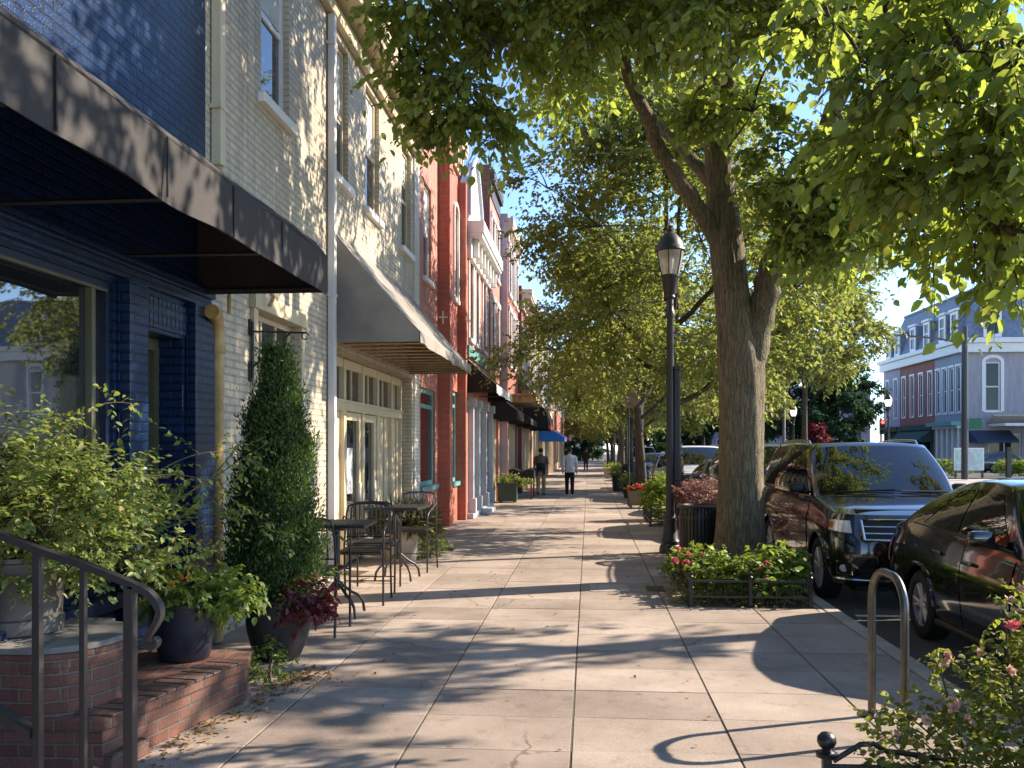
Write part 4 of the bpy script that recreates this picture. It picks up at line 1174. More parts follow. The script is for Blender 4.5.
def make_tree(name, label, group, base, trunk, limbs, clusters, rng, leaf=0.1, per=9, spray=0.42, sprays=600, mat='leaf', bark='bark', detail=False, twig=True, gravity=0.5, cat='tree'):
    """trunk: [(x,y,z,r)], limbs: [[(x,y,z,r)...]], clusters: [(cx,cy,cz,rx,ry,rz,weight)] all local to base"""
    root = thing(name, base, label, cat, group)
    WO[root] = Vector((0, 0, 0))       # local coordinates
    tm = MB()
    seg = 28
    pts = [Vector(p[:3]) for p in trunk]
    # smooth the trunk line
    def dense(line, m):
        out = []
        for i in range(len(line) - 1):
            p0 = line[max(i - 1, 0)]; p1 = line[i]; p2 = line[i + 1]; p3 = line[min(i + 2, len(line) - 1)]
            for q in range(m):
                t = q / m
                out.append(tuple(0.5 * ((2 * p1[k]) + (-p0[k] + p2[k]) * t + (2 * p0[k] - 5 * p1[k] + 4 * p2[k] - p3[k]) * t * t + (-p0[k] + 3 * p1[k] - 3 * p2[k] + p3[k]) * t ** 3) for k in range(4)))
        out.append(line[-1])
        return out
    d = dense(trunk, 6)
    tm.tube([p[:3] for p in d], [p[3] for p in d], seg)
    to_v = tm.v
    for i, p in enumerate(to_v):
        ri = min(len(d) - 1, i // seg); a = (i % seg) / seg * 2 * math.pi
        c = d[ri]
        k = 1 + 0.035 * math.sin(a * 5 + c[2] * 1.3) + 0.03 * math.sin(a * 9 + 2 + c[2] * 2.1) + (0.12 * math.sin(a * 4 + 1.0) * max(0, 1 - c[2] / 0.7) if c[2] < 0.7 else 0)
        to_v[i] = (c[0] + (p[0] - c[0]) * k, c[1] + (p[1] - c[1]) * k, p[2])
    for l in limbs:
        dl = dense(l, 5)
        wob = [(p[0] + rng.normal(0, 0.02), p[1] + rng.normal(0, 0.02), p[2]) for p in dl]
        tm.tube(wob, [p[3] for p in dl], 12)
    tr = tm.build('trunk', MT[bark], root, smooth=70)
    # boughs out to the clusters, then sprays
    starts = [Vector(p[:3]) for p in d[len(d) // 2:]] + [Vector(q[:3]) for l in limbs for q in dense(l, 5)[2:]]
    bm_ = MB()
    S_all = []; D_all = []
    wsum = sum(c[6] for c in clusters)
    for c in sorted(clusters, key=lambda c: min((q - Vector(c[:3])).length for q in starts)):
        cc = Vector(c[:3])
        s = min(starts, key=lambda q: (q - cc).length + 0.6 * max(0, q.z - cc.z + 0.3))
        dist = (cc - s).length
        mid = s.lerp(cc, 0.5) + Vector((rng.normal(0, 0.12), rng.normal(0, 0.12), 0.12 * dist))
        r0 = 0.013 + 0.008 * dist
        bm_.tube(bez(s, mid, cc, 8), [max(0.007, r0 * (1 - 0.85 * i / 8)) for i in range(9)], 7)
        starts.append(cc)
        nn = int(sprays * c[6] / wsum)
        # a few forks inside the cluster that carry the sprays
        nf = max(4, nn // 26)
        v = norm(rng.normal(0, 1, (nf, 3)))
        ends = np.array(cc)[None] + v * np.array(c[3:6])[None] * rng.uniform(0.55, 1.0, (nf, 1))
        for e in ends:
            st = cc.copy(); rng.random()
            m2 = st.lerp(Vector(e), 0.5) + Vector((0, 0, 0.15))
            bm_.tube(bez(st, m2, e, 4), [max(0.004, 0.016 * (1 - 0.8 * i / 4)) for i in range(5)], 5)
        pick = rng.integers(0, nf, nn)
        t = rng.uniform(0.25, 1.0, (nn, 1)) ** 0.6
        base_p = np.array(cc)[None] * (1 - t) + ends[pick] * t
        base_p += rng.normal(0, 0.16, (nn, 3)) * np.array(c[3:6])[None]
        out = norm(base_p - np.array(cc)[None]) + rng.normal(0, 0.5, (nn, 3))
        out[:, 2] -= 0.25 * gravity
        S_all.append(base_p); D_all.append(out)
    S = np.concatenate(S_all); DD = np.concatenate(D_all)
    br = bm_.build('branches', MT['bark_dark'], root, smooth=70)
    if twig:
        V, F = np_twigs(None, None, S, DD, spray, 0.006, gravity)
        np_mesh('twigs', V, F, MT['bark_dark'], root)
    P, D, N, L, W = spray_leaves(rng, S, DD, per, spray, leaf, 0.68, gravity)
    leaves_mesh('crown', P, D, N, L, W, MT[mat], root, detail=detail)
    return root

rng = np.random.default_rng(11)
TG = 'street trees along the kerb'
# --- the big tree in the fenced pit
trunk = [(0, 0, -0.05, 0.50), (0.0, 0, 0.18, 0.40), (0.0, 0, 0.6, 0.325), (0.0, 0, 1.4, 0.295), (0.01, 0.0, 2.3, 0.295), (0.0, 0.0, 2.9, 0.30), (-0.10, 0.0, 3.6, 0.235), (-0.2, 0.0, 4.6, 0.215), (-0.32, 0.1, 6.2, 0.15), (-0.38, 0.1, 8.2, 0.08), (-0.3, 0, 9.6, 0.03)]
limbs = [[(0.06, 0, 2.6, 0.20), (0.15, 0, 3.1, 0.20), (0.30, -0.05, 3.7, 0.178), (0.46, -0.1, 4.3, 0.165), (0.82, -0.25, 5.2, 0.13), (1.3, -0.45, 6.6, 0.09), (1.8, -0.5, 8.2, 0.04)],
         [(-0.20, 0, 4.35, 0.13), (-0.62, -0.2, 4.95, 0.11), (-1.15, -0.45, 5.75, 0.09), (-1.75, -0.9, 6.9, 0.06), (-2.3, -1.3, 8.0, 0.03)],
         [(-0.25, 0.05, 5.2, 0.10), (-0.9, 1.2, 6.4, 0.07), (-1.3, 2.4, 7.6, 0.03)],
         [(0.8, -0.25, 5.1, 0.10), (1.9, -1.4, 5.6, 0.07), (3.0, -2.6, 6.0, 0.03)],
         [(-0.3, 0.1, 6.0, 0.10), (-0.2, -1.6, 6.9, 0.07), (-0.2, -3.2, 7.4, 0.03)],
         [(0.5, -0.12, 4.4, 0.09), (1.2, 0.9, 5.2, 0.07), (2.2, 2.0, 6.4, 0.03)]]
cl = []
def C(x, y, z, r, w=1.0, fz=0.62): cl.append((x, y, z, r, r, r * fz, w * r ** 2))
for (x, y, z, r) in [(-2.4, -1.5, 7.0, 1.0), (-1.2, -1.2, 7.5, 1.0), (-0.4, -2.2, 7.0, 1.0), (0.4, -1.6, 7.5, 1.1), (-1.7, -2.2, 7.3, 1.0), (1.0, -1.2, 7.6, 1.1), (-0.6, -3.0, 6.7, 0.8), (-1.9, -3.3, 6.9, 0.8), (0.2, -2.9, 6.6, 0.8), (-2.9, -2.6, 6.6, 0.8)]: C(x, y, z, r, 1.3)
for (x, y, z, r) in [(-0.5, -1.5, 10.6, 1.5), (1.5, 0.5, 11.0, 1.6), (-1.8, 1.2, 10.0, 1.5), (0.0, 3.4, 10.0, 1.5), (0.5, -3.4, 10.2, 1.5), (-1.0, 4.6, 8.4, 1.3), (-2.6, 2.8, 8.0, 1.2)]: C(x, y, z, r, 0.34)  # high clumps above the frame, added to shade the facades
for (x, y, z) in [(-3.85, -2.80, 5.38), (-3.58, -2.80, 5.13), (-3.73, -2.70, 5.73), (-3.39, -2.80, 5.44), (-4.01, -2.80, 5.86), (-3.16, -2.80, 5.28), (-2.90, -2.70, 5.23)]: C(x, y, z, 0.26, 2.4)
for (x, y, z) in [(1.05, -1.60, 4.18), (0.93, -1.40, 4.59), (1.13, -1.80, 4.42), (0.68, -1.40, 4.89)]: C(x, y, z, 0.36, 1.8)
for (x, y, z, r) in [(0.0, -3.9, 9.4, 1.3), (0.2, -4.8, 8.6, 1.0)]: C(x, y, z, r, 0.55)  # unseen clumps added to shade the upper blue wall
for (x, y, z) in [(0.63, -0.9, 4.47), (0.38, -0.9, 4.83), (0.95, -0.9, 4.68), (0.76, -0.9, 5.03), (1.2, -0.9, 4.9), (1.33, -0.9, 4.56)]: C(x, y, z, 0.36, 2.0)
for (x, y, z) in [(0.38, -1.35, 4.42), (0.86, -1.20, 4.35), (0.09, -1.40, 4.85), (0.67, -1.20, 4.75), (1.08, -1.20, 4.75), (0.3, -0.9, 5.4), (1.5, -0.9, 5.2)]: C(x, y, z, 0.42, 1.5)
# middle and upper crown (local to the trunk at 2.02, 12.2)
for (x, y, z, r) in [(-2.6, -1.4, 8.2, 1.4), (-3.4, -2.6, 7.2, 1.15), (-1.4, -2.2, 8.6, 1.4), (-0.2, -3.2, 8.0, 1.4), (0.2, -1.4, 9.4, 1.5), (1.6, -2.4, 8.4, 1.5), (2.8, -1.2, 8.6, 1.5),
                     (-1.8, 1.6, 8.4, 1.4), (-0.4, 2.8, 8.6, 1.4), (1.4, 2.2, 8.8, 1.4), (3.2, 1.0, 8.0, 1.4), (0.2, 0.6, 10.4, 1.4), (-2.2, 0.2, 6.9, 1.1), (-0.9, -1.1, 7.0, 1.05)]: C(x, y, z, r, 0.55)
# leftward fringe seen against the facades, and the low right-hand boughs
for (x, y, z, r) in [(-3.7, -3.4, 6.5, 0.75), (-2.9, -3.2, 6.75, 0.9), (-2.1, -2.9, 6.4, 0.8), (-1.4, -2.7, 6.5, 0.8), (-0.8, -3.2, 6.1, 0.7), (-3.3, -3.0, 5.55, 0.36), (-3.75, -3.3, 6.1, 0.4),(-3.0, -3.0, 5.9, 0.4)]: C(x, y, z, r, 1.5)
for (x, y, z, r) in [(0.2, -2.0, 6.3, 0.9), (0.0, -0.9, 5.9, 0.6), (1.7, -1.0, 6.8, 1.1), (0.5, -4.0, 6.6, 0.8), (-0.6, -0.7, 6.3, 0.55), (1.2, 0.6, 6.2, 0.9), (0.2, 1.2, 6.6, 0.9), (1.0, -1.6, 5.4, 0.45), (1.6, -1.6, 5.6, 0.45)]: C(x, y, z, r, 1.0)
main_tree = make_tree('street_tree', 'big forked street tree with furrowed trunk standing in the fenced flower bed', TG, (2.02, 12.2, 0.0), trunk, limbs, cl, rng, leaf=0.105, per=9, spray=0.40, sprays=7700, mat='leaf', detail=True, gravity=0.6)

# --- nearer tree, its trunk just out of the frame, low boughs reaching in at the upper right
cl = []
for (x, y, z) in [(-0.01, 2.80, 3.26), (0.25, 2.70, 3.02), (0.43, 2.60, 2.86), (0.12, 2.60, 3.39), (0.37, 2.50, 3.23), (-0.10, 2.90, 3.70), (0.03, 2.60, 3.78), (0.29, 2.40, 3.55), (-0.32, 3.00, 4.17), (-0.11, 2.70, 4.06), (0.05, 2.40, 3.99), (0.24, 2.20, 3.82), (-0.22, 2.90, 4.47), (0.03, 2.60, 4.32), (0.29, 2.40, 4.21), (-0.16, 3.40, 3.88), (0.16, 3.20, 3.67), (0.48, 3.20, 4.12), (0.58, 2.60, 3.05), (0.51, 2.40, 3.69), (-0.43, 3.40, 4.65)]: C(x, y, z + (0.17 if z < 3.3 else 0.05), 0.33, 2.0)
for (x, y, z) in [(0.14, 3.60, 3.33), (0.31, 3.50, 3.07), (0.60, 3.40, 2.86), (0.84, 3.40, 2.77), (0.51, 3.60, 3.28), (0.03, 3.80, 3.60), (0.77, 3.50, 3.09)]: C(x, y, z + 0.18, 0.30, 1.7)
for (x, y, z, r) in [(0.2, 2.8, 6.3, 0.7), (0.3, 4.4, 6.8, 0.8), (0.1, 1.5, 6.0, 0.7), (0.9, 5.2, 7.4, 0.8)]: C(x, y, z, r, 1.0)  # clumps out of view, put in to dapple the dark awning
for (x, y, z, r) in [(0.6, 0.4, 7.2, 1.6), (1.8, 1.0, 6.4, 1.4), (2.6, -0.6, 6.8, 1.6), (0.2, -1.6, 6.8, 1.6), (1.6, 2.2, 7.0, 1.4), (0.0, 1.4, 8.4, 1.5)]: C(x, y, z, r, 0.28)
make_tree('street_tree', 'nearest street tree whose low leafy boughs hang into the upper right corner', TG, (2.1, 3.0, 0.0),
          [(0.3, 0, -0.05, 0.40), (0.3, 0, 0.3, 0.28), (0.3, 0, 1.5, 0.24), (0.3, 0, 2.6, 0.22), (0.35, 0.1, 4.2, 0.17), (0.3, 0.1, 6.2, 0.1), (0.2, 0, 8.2, 0.03)],
          [[(0.34, 0.1, 2.9, 0.13), (0.8, 1.0, 3.7, 0.09), (1.4, 2.2, 4.3, 0.05), (1.7, 3.2, 4.6, 0.02)], [(0.34, 0.1, 3.4, 0.12), (1.2, 0.3, 4.8, 0.08), (2.2, 0.4, 6.2, 0.03)], [(0.35, 0.1, 4.0, 0.11), (0.1, -0.9, 5.4, 0.07), (0.0, -1.5, 6.6, 0.03)]],
          cl, rng, leaf=0.102, per=9, spray=0.36, sprays=1400, mat='leaf', detail=True, gravity=0.75)

# --- the row beyond: three grown trees, then copies
def row_tree(label, base, seed, hgt, rad, mat='leaf_row', sprays=3200, leaf=0.12, low=2.6, lean=0.0, n=26, group=TG, bark='bark_dark', tr=0.17, name='street_tree', flat=0.55):
    r_ = np.random.default_rng(seed)
    fork = low * 0.95
    trunk = [(0, 0, -0.05, tr * 1.45), (0, 0, 0.25, tr * 1.1), (lean * 0.3, 0, fork * 0.6, tr * 0.95), (lean * 0.7, 0, fork * 1.15, tr * 0.85), (lean, 0.1, hgt * 0.62, tr * 0.45), (lean, 0, hgt * 0.88, 0.03)]
    limbs = []
    for i in range(6):
        a = i * 1.05 + r_.uniform(0, 0.5); rr = rad * r_.uniform(0.5, 0.72); z0 = fork * (0.95 + 0.12 * i)
        limbs.append([(lean * 0.7, 0, z0, tr * 0.5), (lean * 0.7 + rr * 0.4 * math.cos(a), rr * 0.4 * math.sin(a), z0 + 0.7, tr * 0.38), (lean * .7 + rr * math.cos(a), rr * math.sin(a), z0 + 0.34 * (hgt - z0) + 0.4, 0.025)])
    cl_ = []
    for i in range(n):
        zf = (i + 0.5) / n
        z = low + 0.35 + (hgt - low - 0.6) * zf
        prof = math.sin(math.pi * min(1, 0.20 + 0.80 * zf) ** 0.9) ** 0.75
        a = i * 2.399 + r_.uniform(-0.4, 0.4)
        q = rad * prof * (0.35 + 0.5 * r_.random()) 
        rr = rad * r_.uniform(0.24, 0.40)
        cl_.append((lean + q * math.cos(a), q * math.sin(a), z, rr, rr, rr * flat, rr * rr))
    return make_tree(name, label, group, base, trunk, limbs, cl_, r_, leaf=leaf, per=9, spray=0.5, sprays=sprays, mat=mat, bark=bark, detail=False, gravity=0.45, twig=False)
rt1 = row_tree('second street tree from the front with slim brown trunk right behind the lamp post', (1.98, 19.6, 0), 21, 9.8, 4.6, 'leaf_row', 6800, 0.115, 2.9, lean=-0.3, n=44, tr=0.13)
rt2 = row_tree('street tree with leaning dark trunk beside the green litter bin', (1.72, 28.4, 0), 22, 8.8, 4.0, 'leaf_yellow', 3700, 0.13, 2.9, lean=-0.3, n=32, tr=0.125)
rt3 = row_tree('dark green street tree beyond the leaning one along the walk', (1.75, 38.0, 0), 23, 9.4, 4.3, 'leaf_row', 3800, 0.15, 2.6, n=30, tr=0.13)
rowlab = ['street tree fifth along the kerb, small behind the far lamps', 'street tree sixth along the kerb, smaller still in the distance', 'street tree seventh along the kerb toward the end of the walk', 'farthest street tree closing the view down the walk']
for i, (y, src, s) in enumerate([(47.5, rt2, 1.0), (58.0, rt1, 1.02), (70.0, rt3, 1.0), (86.0, rt1, 1.1)]):
    o = dup(src); o.location = (1.8 + 0.1 * (i % 2), y, 0); o.rotation_euler = (0, 0, 1.1 + i * 1.7); o.scale = (s, s, s * 0.96)
    o['label'] = rowlab[i]

# --- trees of the far kerb and beyond
FG = 'trees across the street'
ft1 = row_tree('yellow green tree across the street, lit behind the big trunk', (9.0, 38.5, -0.1), 31, 11.6, 4.1, 'leaf_yellow', 4600, 0.16, 4.8, n=30, group=FG, tr=0.12)
ft2 = dup(ft1); ft2.location = (9.6, 60.0, -0.1); ft2.rotation_euler = (0, 0, 2.0); ft2.scale = (0.95, 0.95, 0.82); ft2['label'] = 'smaller yellow green tree across the street seen left of the big trunk'
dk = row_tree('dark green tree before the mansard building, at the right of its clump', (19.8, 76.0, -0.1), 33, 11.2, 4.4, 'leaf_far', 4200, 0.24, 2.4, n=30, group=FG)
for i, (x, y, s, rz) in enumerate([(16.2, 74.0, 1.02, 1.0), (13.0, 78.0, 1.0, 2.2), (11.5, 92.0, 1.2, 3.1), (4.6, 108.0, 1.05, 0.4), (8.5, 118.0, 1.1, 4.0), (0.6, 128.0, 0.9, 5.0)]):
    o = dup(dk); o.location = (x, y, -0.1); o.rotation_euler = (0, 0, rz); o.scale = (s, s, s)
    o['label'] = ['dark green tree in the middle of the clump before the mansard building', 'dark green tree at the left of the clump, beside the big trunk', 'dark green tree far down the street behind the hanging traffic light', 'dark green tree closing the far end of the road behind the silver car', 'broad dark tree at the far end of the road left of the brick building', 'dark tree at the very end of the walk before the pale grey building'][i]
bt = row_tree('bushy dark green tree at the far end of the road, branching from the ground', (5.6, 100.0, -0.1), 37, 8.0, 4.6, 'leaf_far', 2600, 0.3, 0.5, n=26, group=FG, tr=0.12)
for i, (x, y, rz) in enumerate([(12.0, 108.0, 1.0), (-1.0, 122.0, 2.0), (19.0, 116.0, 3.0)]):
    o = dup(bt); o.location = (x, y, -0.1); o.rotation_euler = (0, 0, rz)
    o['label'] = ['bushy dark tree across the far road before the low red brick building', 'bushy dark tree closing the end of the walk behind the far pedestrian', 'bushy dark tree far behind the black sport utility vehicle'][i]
cm = row_tree('small crimson flowering tree low under the dark green trees', (17.2, 70.0, -0.1), 35, 3.8, 1.1, 'leaf_red', 300, 0.2, 1.6, n=12, group=None, tr=0.07, name='crape_myrtle')
# kerb tree over the way, beyond the right edge of the view: throws the dapples on the walk
sh1 = row_tree('leafy tree across the street beyond the right edge of the view', (8.3, 11.3, -0.1), 36, 9.9, 2.4, 'leaf_row', 380, 0.17, 5.6, n=16, group=FG)

# ---------------------------------------------------------------- shrubs and potted plants
def shrub(name, label, cat, loc, blobs, sprays, leaf, per, mat, stems=8, spray=0.25, wr=0.5, droop=0.3, detail=False, group=None, seed=5, up=0.4, arch=(), flowers=()):
    r_ = np.random.default_rng(seed)
    root = thing(name, loc, label, cat, group); WO[root] = Vector((0, 0, 0))
    Ss = []; Ds = []; st = MB()
    w = sum(b[6] for b in blobs)
    for b in blobs:
        c = np.array(b[:3]); e = np.array(b[3:6])
        k = max(3, int(sprays * b[6] / w))
        v = norm(r_.normal(0, 1, (k, 3))) * r_.uniform(0.35, 1.0, (k, 1)) ** 0.5
        p = c + v * e
        p[:, 2] = np.maximum(p[:, 2], 0.03)
        d = norm(v * np.array([1, 1, 0.6])) * 0.8 + np.array([0, 0, up]) + r_.normal(0, 0.35, (k, 3))
        Ss.append(p); Ds.append(d)
        for q in range(max(2, int(stems * b[6] / w))):
            t = c + norm(r_.normal(0, 1, 3)) * e * 0.7
            t[2] = max(t[2], 0.1)
            st.tube(bez((c[0] * 0.3 + r_.normal(0, 0.03), c[1] * 0.3 + r_.normal(0, 0.03), 0.0), (c[0] * 0.6, c[1] * 0.6, t[2] * 0.7), t, 5), [0.008 * (1 - 0.13 * i) for i in range(6)], 5)
    for line in arch:                      # long arching shoots
        pts = bez(*line, n=14)
        st.tube(pts, [0.006 * (1 - 0.05 * i) for i in range(15)], 5)
        for i, q in enumerate(pts[4:]):
            for s in range(1):
                Ss.append(np.array([tuple(q)]) + r_.normal(0, 0.012, (1, 3)))
                Ds.append(r_.normal(0, 0.8, (1, 3)) + np.array([[0, 0, -0.1]]))
    S = np.concatenate(Ss); D = np.concatenate(Ds)
    if st.v: st.build('stems', MT['stem'], root, smooth=60)
    P, DD, N, L, W = spray_leaves(r_, S, D, per, spray, leaf, wr, droop)
    leaves_mesh('foliage', P, DD, N, L, W, MT[mat], root, detail=detail)
    for (mt, nfl, rad, pos, ext) in flowers:
        c = np.array(pos) + norm(r_.normal(0, 1, (nfl, 3))) * np.array(ext) * r_.uniform(0.75, 1.05, (nfl, 1))
        c = S[np.argmin(np.linalg.norm(S[None] - c[:, None], axis=2), axis=1)] + r_.normal(0, 0.012, (nfl, 3)) + np.array([0, -0.02, 0.07])
        c[:, 2] = np.maximum(c[:, 2], 0.06)
        m = 16
        dirs = norm(r_.normal(0, 1, (nfl, m, 3)) + np.array([0, -0.2, 0.5]))
        PP = (c[:, None] + dirs * rad * 0.12).reshape(-1, 3)
        leaves_mesh('blossom', PP, dirs.reshape(-1, 3), norm(r_.normal(0, 1, (nfl * m, 3)) + np.array([0, 0, 1])), rad * r_.uniform(0.7, 1.1, nfl * m), rad * 0.9, MT[mt], root)
    return root

def pot(name, label, loc, prof, mat, soil_z, soil_r, cat='plant pot', seg=36, group=None):
    r = thing(name, loc, label, cat, group); WO[r] = Vector((0, 0, 0))
    MB().lathe(prof, (0, 0, 0), seg).build('body', mat, r, smooth=40)
    MB().lathe([(0.0, soil_z - 0.02), (soil_r * 0.6, soil_z), (soil_r, soil_z - 0.01)], (0, 0, 0), 20).build('soil', MT['soil'], r)
    return r
# ---------------------------------------------------------------- brick pedestal, ledge, railing
def pedestal():
    r = thing('brick_pedestal', (-3.06, 4.98, 0), 'round fronted brick pedestal with a stone cap beneath the metal tub', 'pedestal')
    c = (-3.17, 5.0)
    poly = [(c[0] - 0.29, c[1] + 0.5), (c[0] - 0.29, c[1] - 0.36), (c[0] + 0.16, c[1] - 0.36)]
    arc = [(c[0] + 0.16 + 0.30 * math.sin(a), c[1] + 0.03 - 0.39 * math.cos(a) * 0.98) for a in [math.pi * (i + 0.6) / 14 for i in range(14)]]
    poly += arc + [(c[0] + 0.16, c[1] + 0.5)]
    m = MB(); m.prism(poly, 0, 0.625)
    m.build('brick_body', MT['step_brick'], r, smooth=30)
    ctr = (sum(p[0] for p in poly) / len(poly), sum(p[1] for p in poly) / len(poly))
    big = [(ctr[0] + (p[0] - ctr[0]) * 1.05, ctr[1] + (p[1] - ctr[1]) * 1.05) for p in poly]
    MB().prism(big, 0.628, 0.665).build('cap', MT['cap_stone'], r, bevel=0.01)
    h = MB()
    big2 = [(ctr[0] + (p[0] - ctr[0]) * 1.03, ctr[1] + (p[1] - ctr[1]) * 1.03) for p in poly]
    h.prism(big2, 0.545, 0.625); h.build('header_course', MT['step_brick'], r, bevel=0.006)
pedestal()

def ledge():
    r = thing('brick_ledge', (-2.9, 5.6, 0), 'low brick ledge along the shop front carrying the dark blue pot', 'brick ledge')
    P = [(-3.385, 4.62), (-2.62, 4.66), (-2.36, 6.05), (-2.44, 6.30), (-3.385, 6.36)]
    c = (-3.0, 5.5)
    MB().prism(P, 0, 0.215).build('brick_body', MT['step_brick'], r)
    Q = [(c[0] + (p[0] - c[0]) * 1.03, c[1] + (p[1] - c[1]) * 1.02) for p in P]
    Q = [(max(-3.386, q[0]), q[1]) for q in Q]
    m = MB(); m.prism([Q[0], Q[1], Q[2], Q[3], Q[4]], 0.217, 0.285)
    m.build('coping', MT['step_brick'], r, bevel=0.012)
    m = MB()
    a, b = Vector((-2.615, 4.70, 0)), Vector((-2.37, 5.98, 0))
    for i in range(14):
        p = a.lerp(b, i / 14); q = a.lerp(b, (i + 0.9) / 14)
        m.extr([(p.x - 0.20, p.y + 0.03, 0.287), (p.x + 0.035, p.y, 0.287), (q.x + 0.035, q.y, 0.287), (q.x - 0.20, q.y + 0.03, 0.287)], (0, 0, 0.012 + 0.004 * (i % 3)))
    m.build('edge_brick', MT['step_brick'], r, bevel=0.006)
    MB().prism([(-2.56, 4.66), (-2.50, 4.95), (-2.62, 5.0), (-2.72, 4.7)], 0.0, 0.09).build('loose_brick', MT['step_brick'], r, bevel=0.006)
ledge()

def railing():
    r = thing('stair_railing', (-1.9, 3.2, 0), 'black iron stair railing with a scrolled handrail end in front of the brick pedestal', 'railing')
    y = 3.2
    top = MB()
    line = [(-3.3, y, 1.86), (-2.2, y, 1.425), (-1.87, y, 1.315), (-1.66, y, 1.235), (-1.60, y, 1.195), (-1.575, y, 1.14), (-1.60, y, 1.085), (-1.625, y, 1.05), (-1.625, y, 1.025), (-1.60, y, 1.015), (-1.588, y, 1.035), (-1.60, y, 1.045)]
    dn = []
    for i in range(len(line) - 1):
        p0, p1, p2, p3 = line[max(i - 1, 0)], line[i], line[i + 1], line[min(i + 2, len(line) - 1)]
        for q in range(4):
            t = q / 4; dn.append(tuple(0.5 * (2 * p1[k] + (p2[k] - p0[k]) * t + (2 * p0[k] - 5 * p1[k] + 4 * p2[k] - p3[k]) * t * t + (3 * p1[k] - p0[k] - 3 * p2[k] + p3[k]) * t ** 3) for k in range(3)))
    dn.append(line[-1])
    v = []
    pts = [Vector(p) for p in dn]
    m = MB()
    # flat bar section swept along the line
    n = len(pts); rings = []
    for i in range(n):
        t = (pts[min(i + 1, n - 1)] - pts[max(i - 1, 0)]).normalized(); up = Vector((-t.z, 0, t.x))
        h = 0.0125 if i < n - 26 else 0.010
        w = 0.019
        rings += [pts[i] + up * h + Vector((0, -w, 0)), pts[i] + up * h + Vector((0, w, 0)), pts[i] - up * h + Vector((0, w, 0)), pts[i] - up * h + Vector((0, -w, 0))]
    f = []
    for i in range(n - 1):
        for k in range(4): f.append((i * 4 + k, i * 4 + (k + 1) % 4, i * 4 + 4 + (k + 1) % 4, i * 4 + 4 + k))
    f += [(0, 1, 2, 3), ((n - 1) * 4, (n - 1) * 4 + 1, (n - 1) * 4 + 2, (n - 1) * 4 + 3)]
    m.add(rings, f); m.build('handrail', MT['iron_brown'], r, smooth=50)
    rz = lambda x: 1.425 + (x + 2.2) * (1.315 - 1.425) / 0.33 - 0.012
    p = MB(); p.box(-1.709, -1.671, y - 0.019, y + 0.019, 0, rz(-1.69)); p.build('newel_post', MT['iron_brown'], r, bevel=0.004)
    for x, w in ((-1.872, 0.011), (-2.05, 0.015), (-2.24, 0.011), (-2.43, 0.011), (-2.62, 0.011)):
        MB().box(x - w, x + w, y - w, y + w, 0.0, rz(x)).build('baluster', MT['iron_brown'], r, bevel=0.003)
    lo = MB(); lo.extr([(-2.30, y - 0.03, 0.83), (-2.065, y - 0.03, 0.70), (-2.065, y - 0.03, 0.67), (-2.30, y - 0.03, 0.79)], (0, 0.06, 0)); lo.build('lower_bar', MT['iron_brown'], r)
railing()

tub = pot('metal_tub', 'weathered grey metal tub on the brick pedestal', (-3.36, 5.06, 0.666),
          [(0.0, 0.0), (0.235, 0.0), (0.245, 0.01), (0.245, 0.09), (0.232, 0.10), (0.245, 0.26), (0.252, 0.28), (0.262, 0.42), (0.275, 0.43), (0.275, 0.455), (0.25, 0.45), (0.245, 0.40), (0.0, 0.40)], MT['galv'], 0.41, 0.24, 'tub')
big = [(0.05, 0.0, 0.44, 0.42, 0.42, 0.30, 1.0), (0.28, -0.10, 0.36, 0.34, 0.34, 0.28, 0.8), (-0.12, 0.15, 0.68, 0.3, 0.3, 0.24, 0.6), (0.20, 0.45, 0.42, 0.38, 0.42, 0.30, 0.8), (0.45, 0.75, 0.16, 0.30, 0.38, 0.30, 0.45), (0.42, 0.2, 0.12, 0.3, 0.36, 0.36, 0.6), (0.12, -0.1, 0.05, 0.26, 0.24, 0.2, 0.3)]
shrub('leafy_shrub', 'sprawling light green shrub with arching shoots growing from the metal tub', 'shrub', (-3.30, 5.10, 0.98), big, 920, 0.050, 9, 'leaf_shrub', 40, 0.24, 0.50, 0.35, True, None, 41, 0.35,
      arch=[((0.3, 0.4, 0.4), (0.65, 0.9, 0.95), (0.85, 1.5, 0.62)), ((0.4, 0.6, 0.3), (0.8, 1.5, 0.75), (0.72, 2.3, 0.88)), ((0.3, 0.2, 0.5), (0.7, 0.7, 0.75), (0.92, 0.9, 0.35)), ((0, 0, 0.6), (0.15, 0.2, 1.15), (0.35, 0.6, 1.05)), ((0.4, 0.7, 0.2), (0.9, 1.3, 0.5), (0.98, 1.6, 0.05)), ((0.2, 0.0, 0.5), (0.5, -0.2, 0.8), (0.75, -0.1, 0.45)), ((0.5, 1.3, 0.5), (0.7, 2.4, 1.25), (0.45, 3.2, 1.32))])

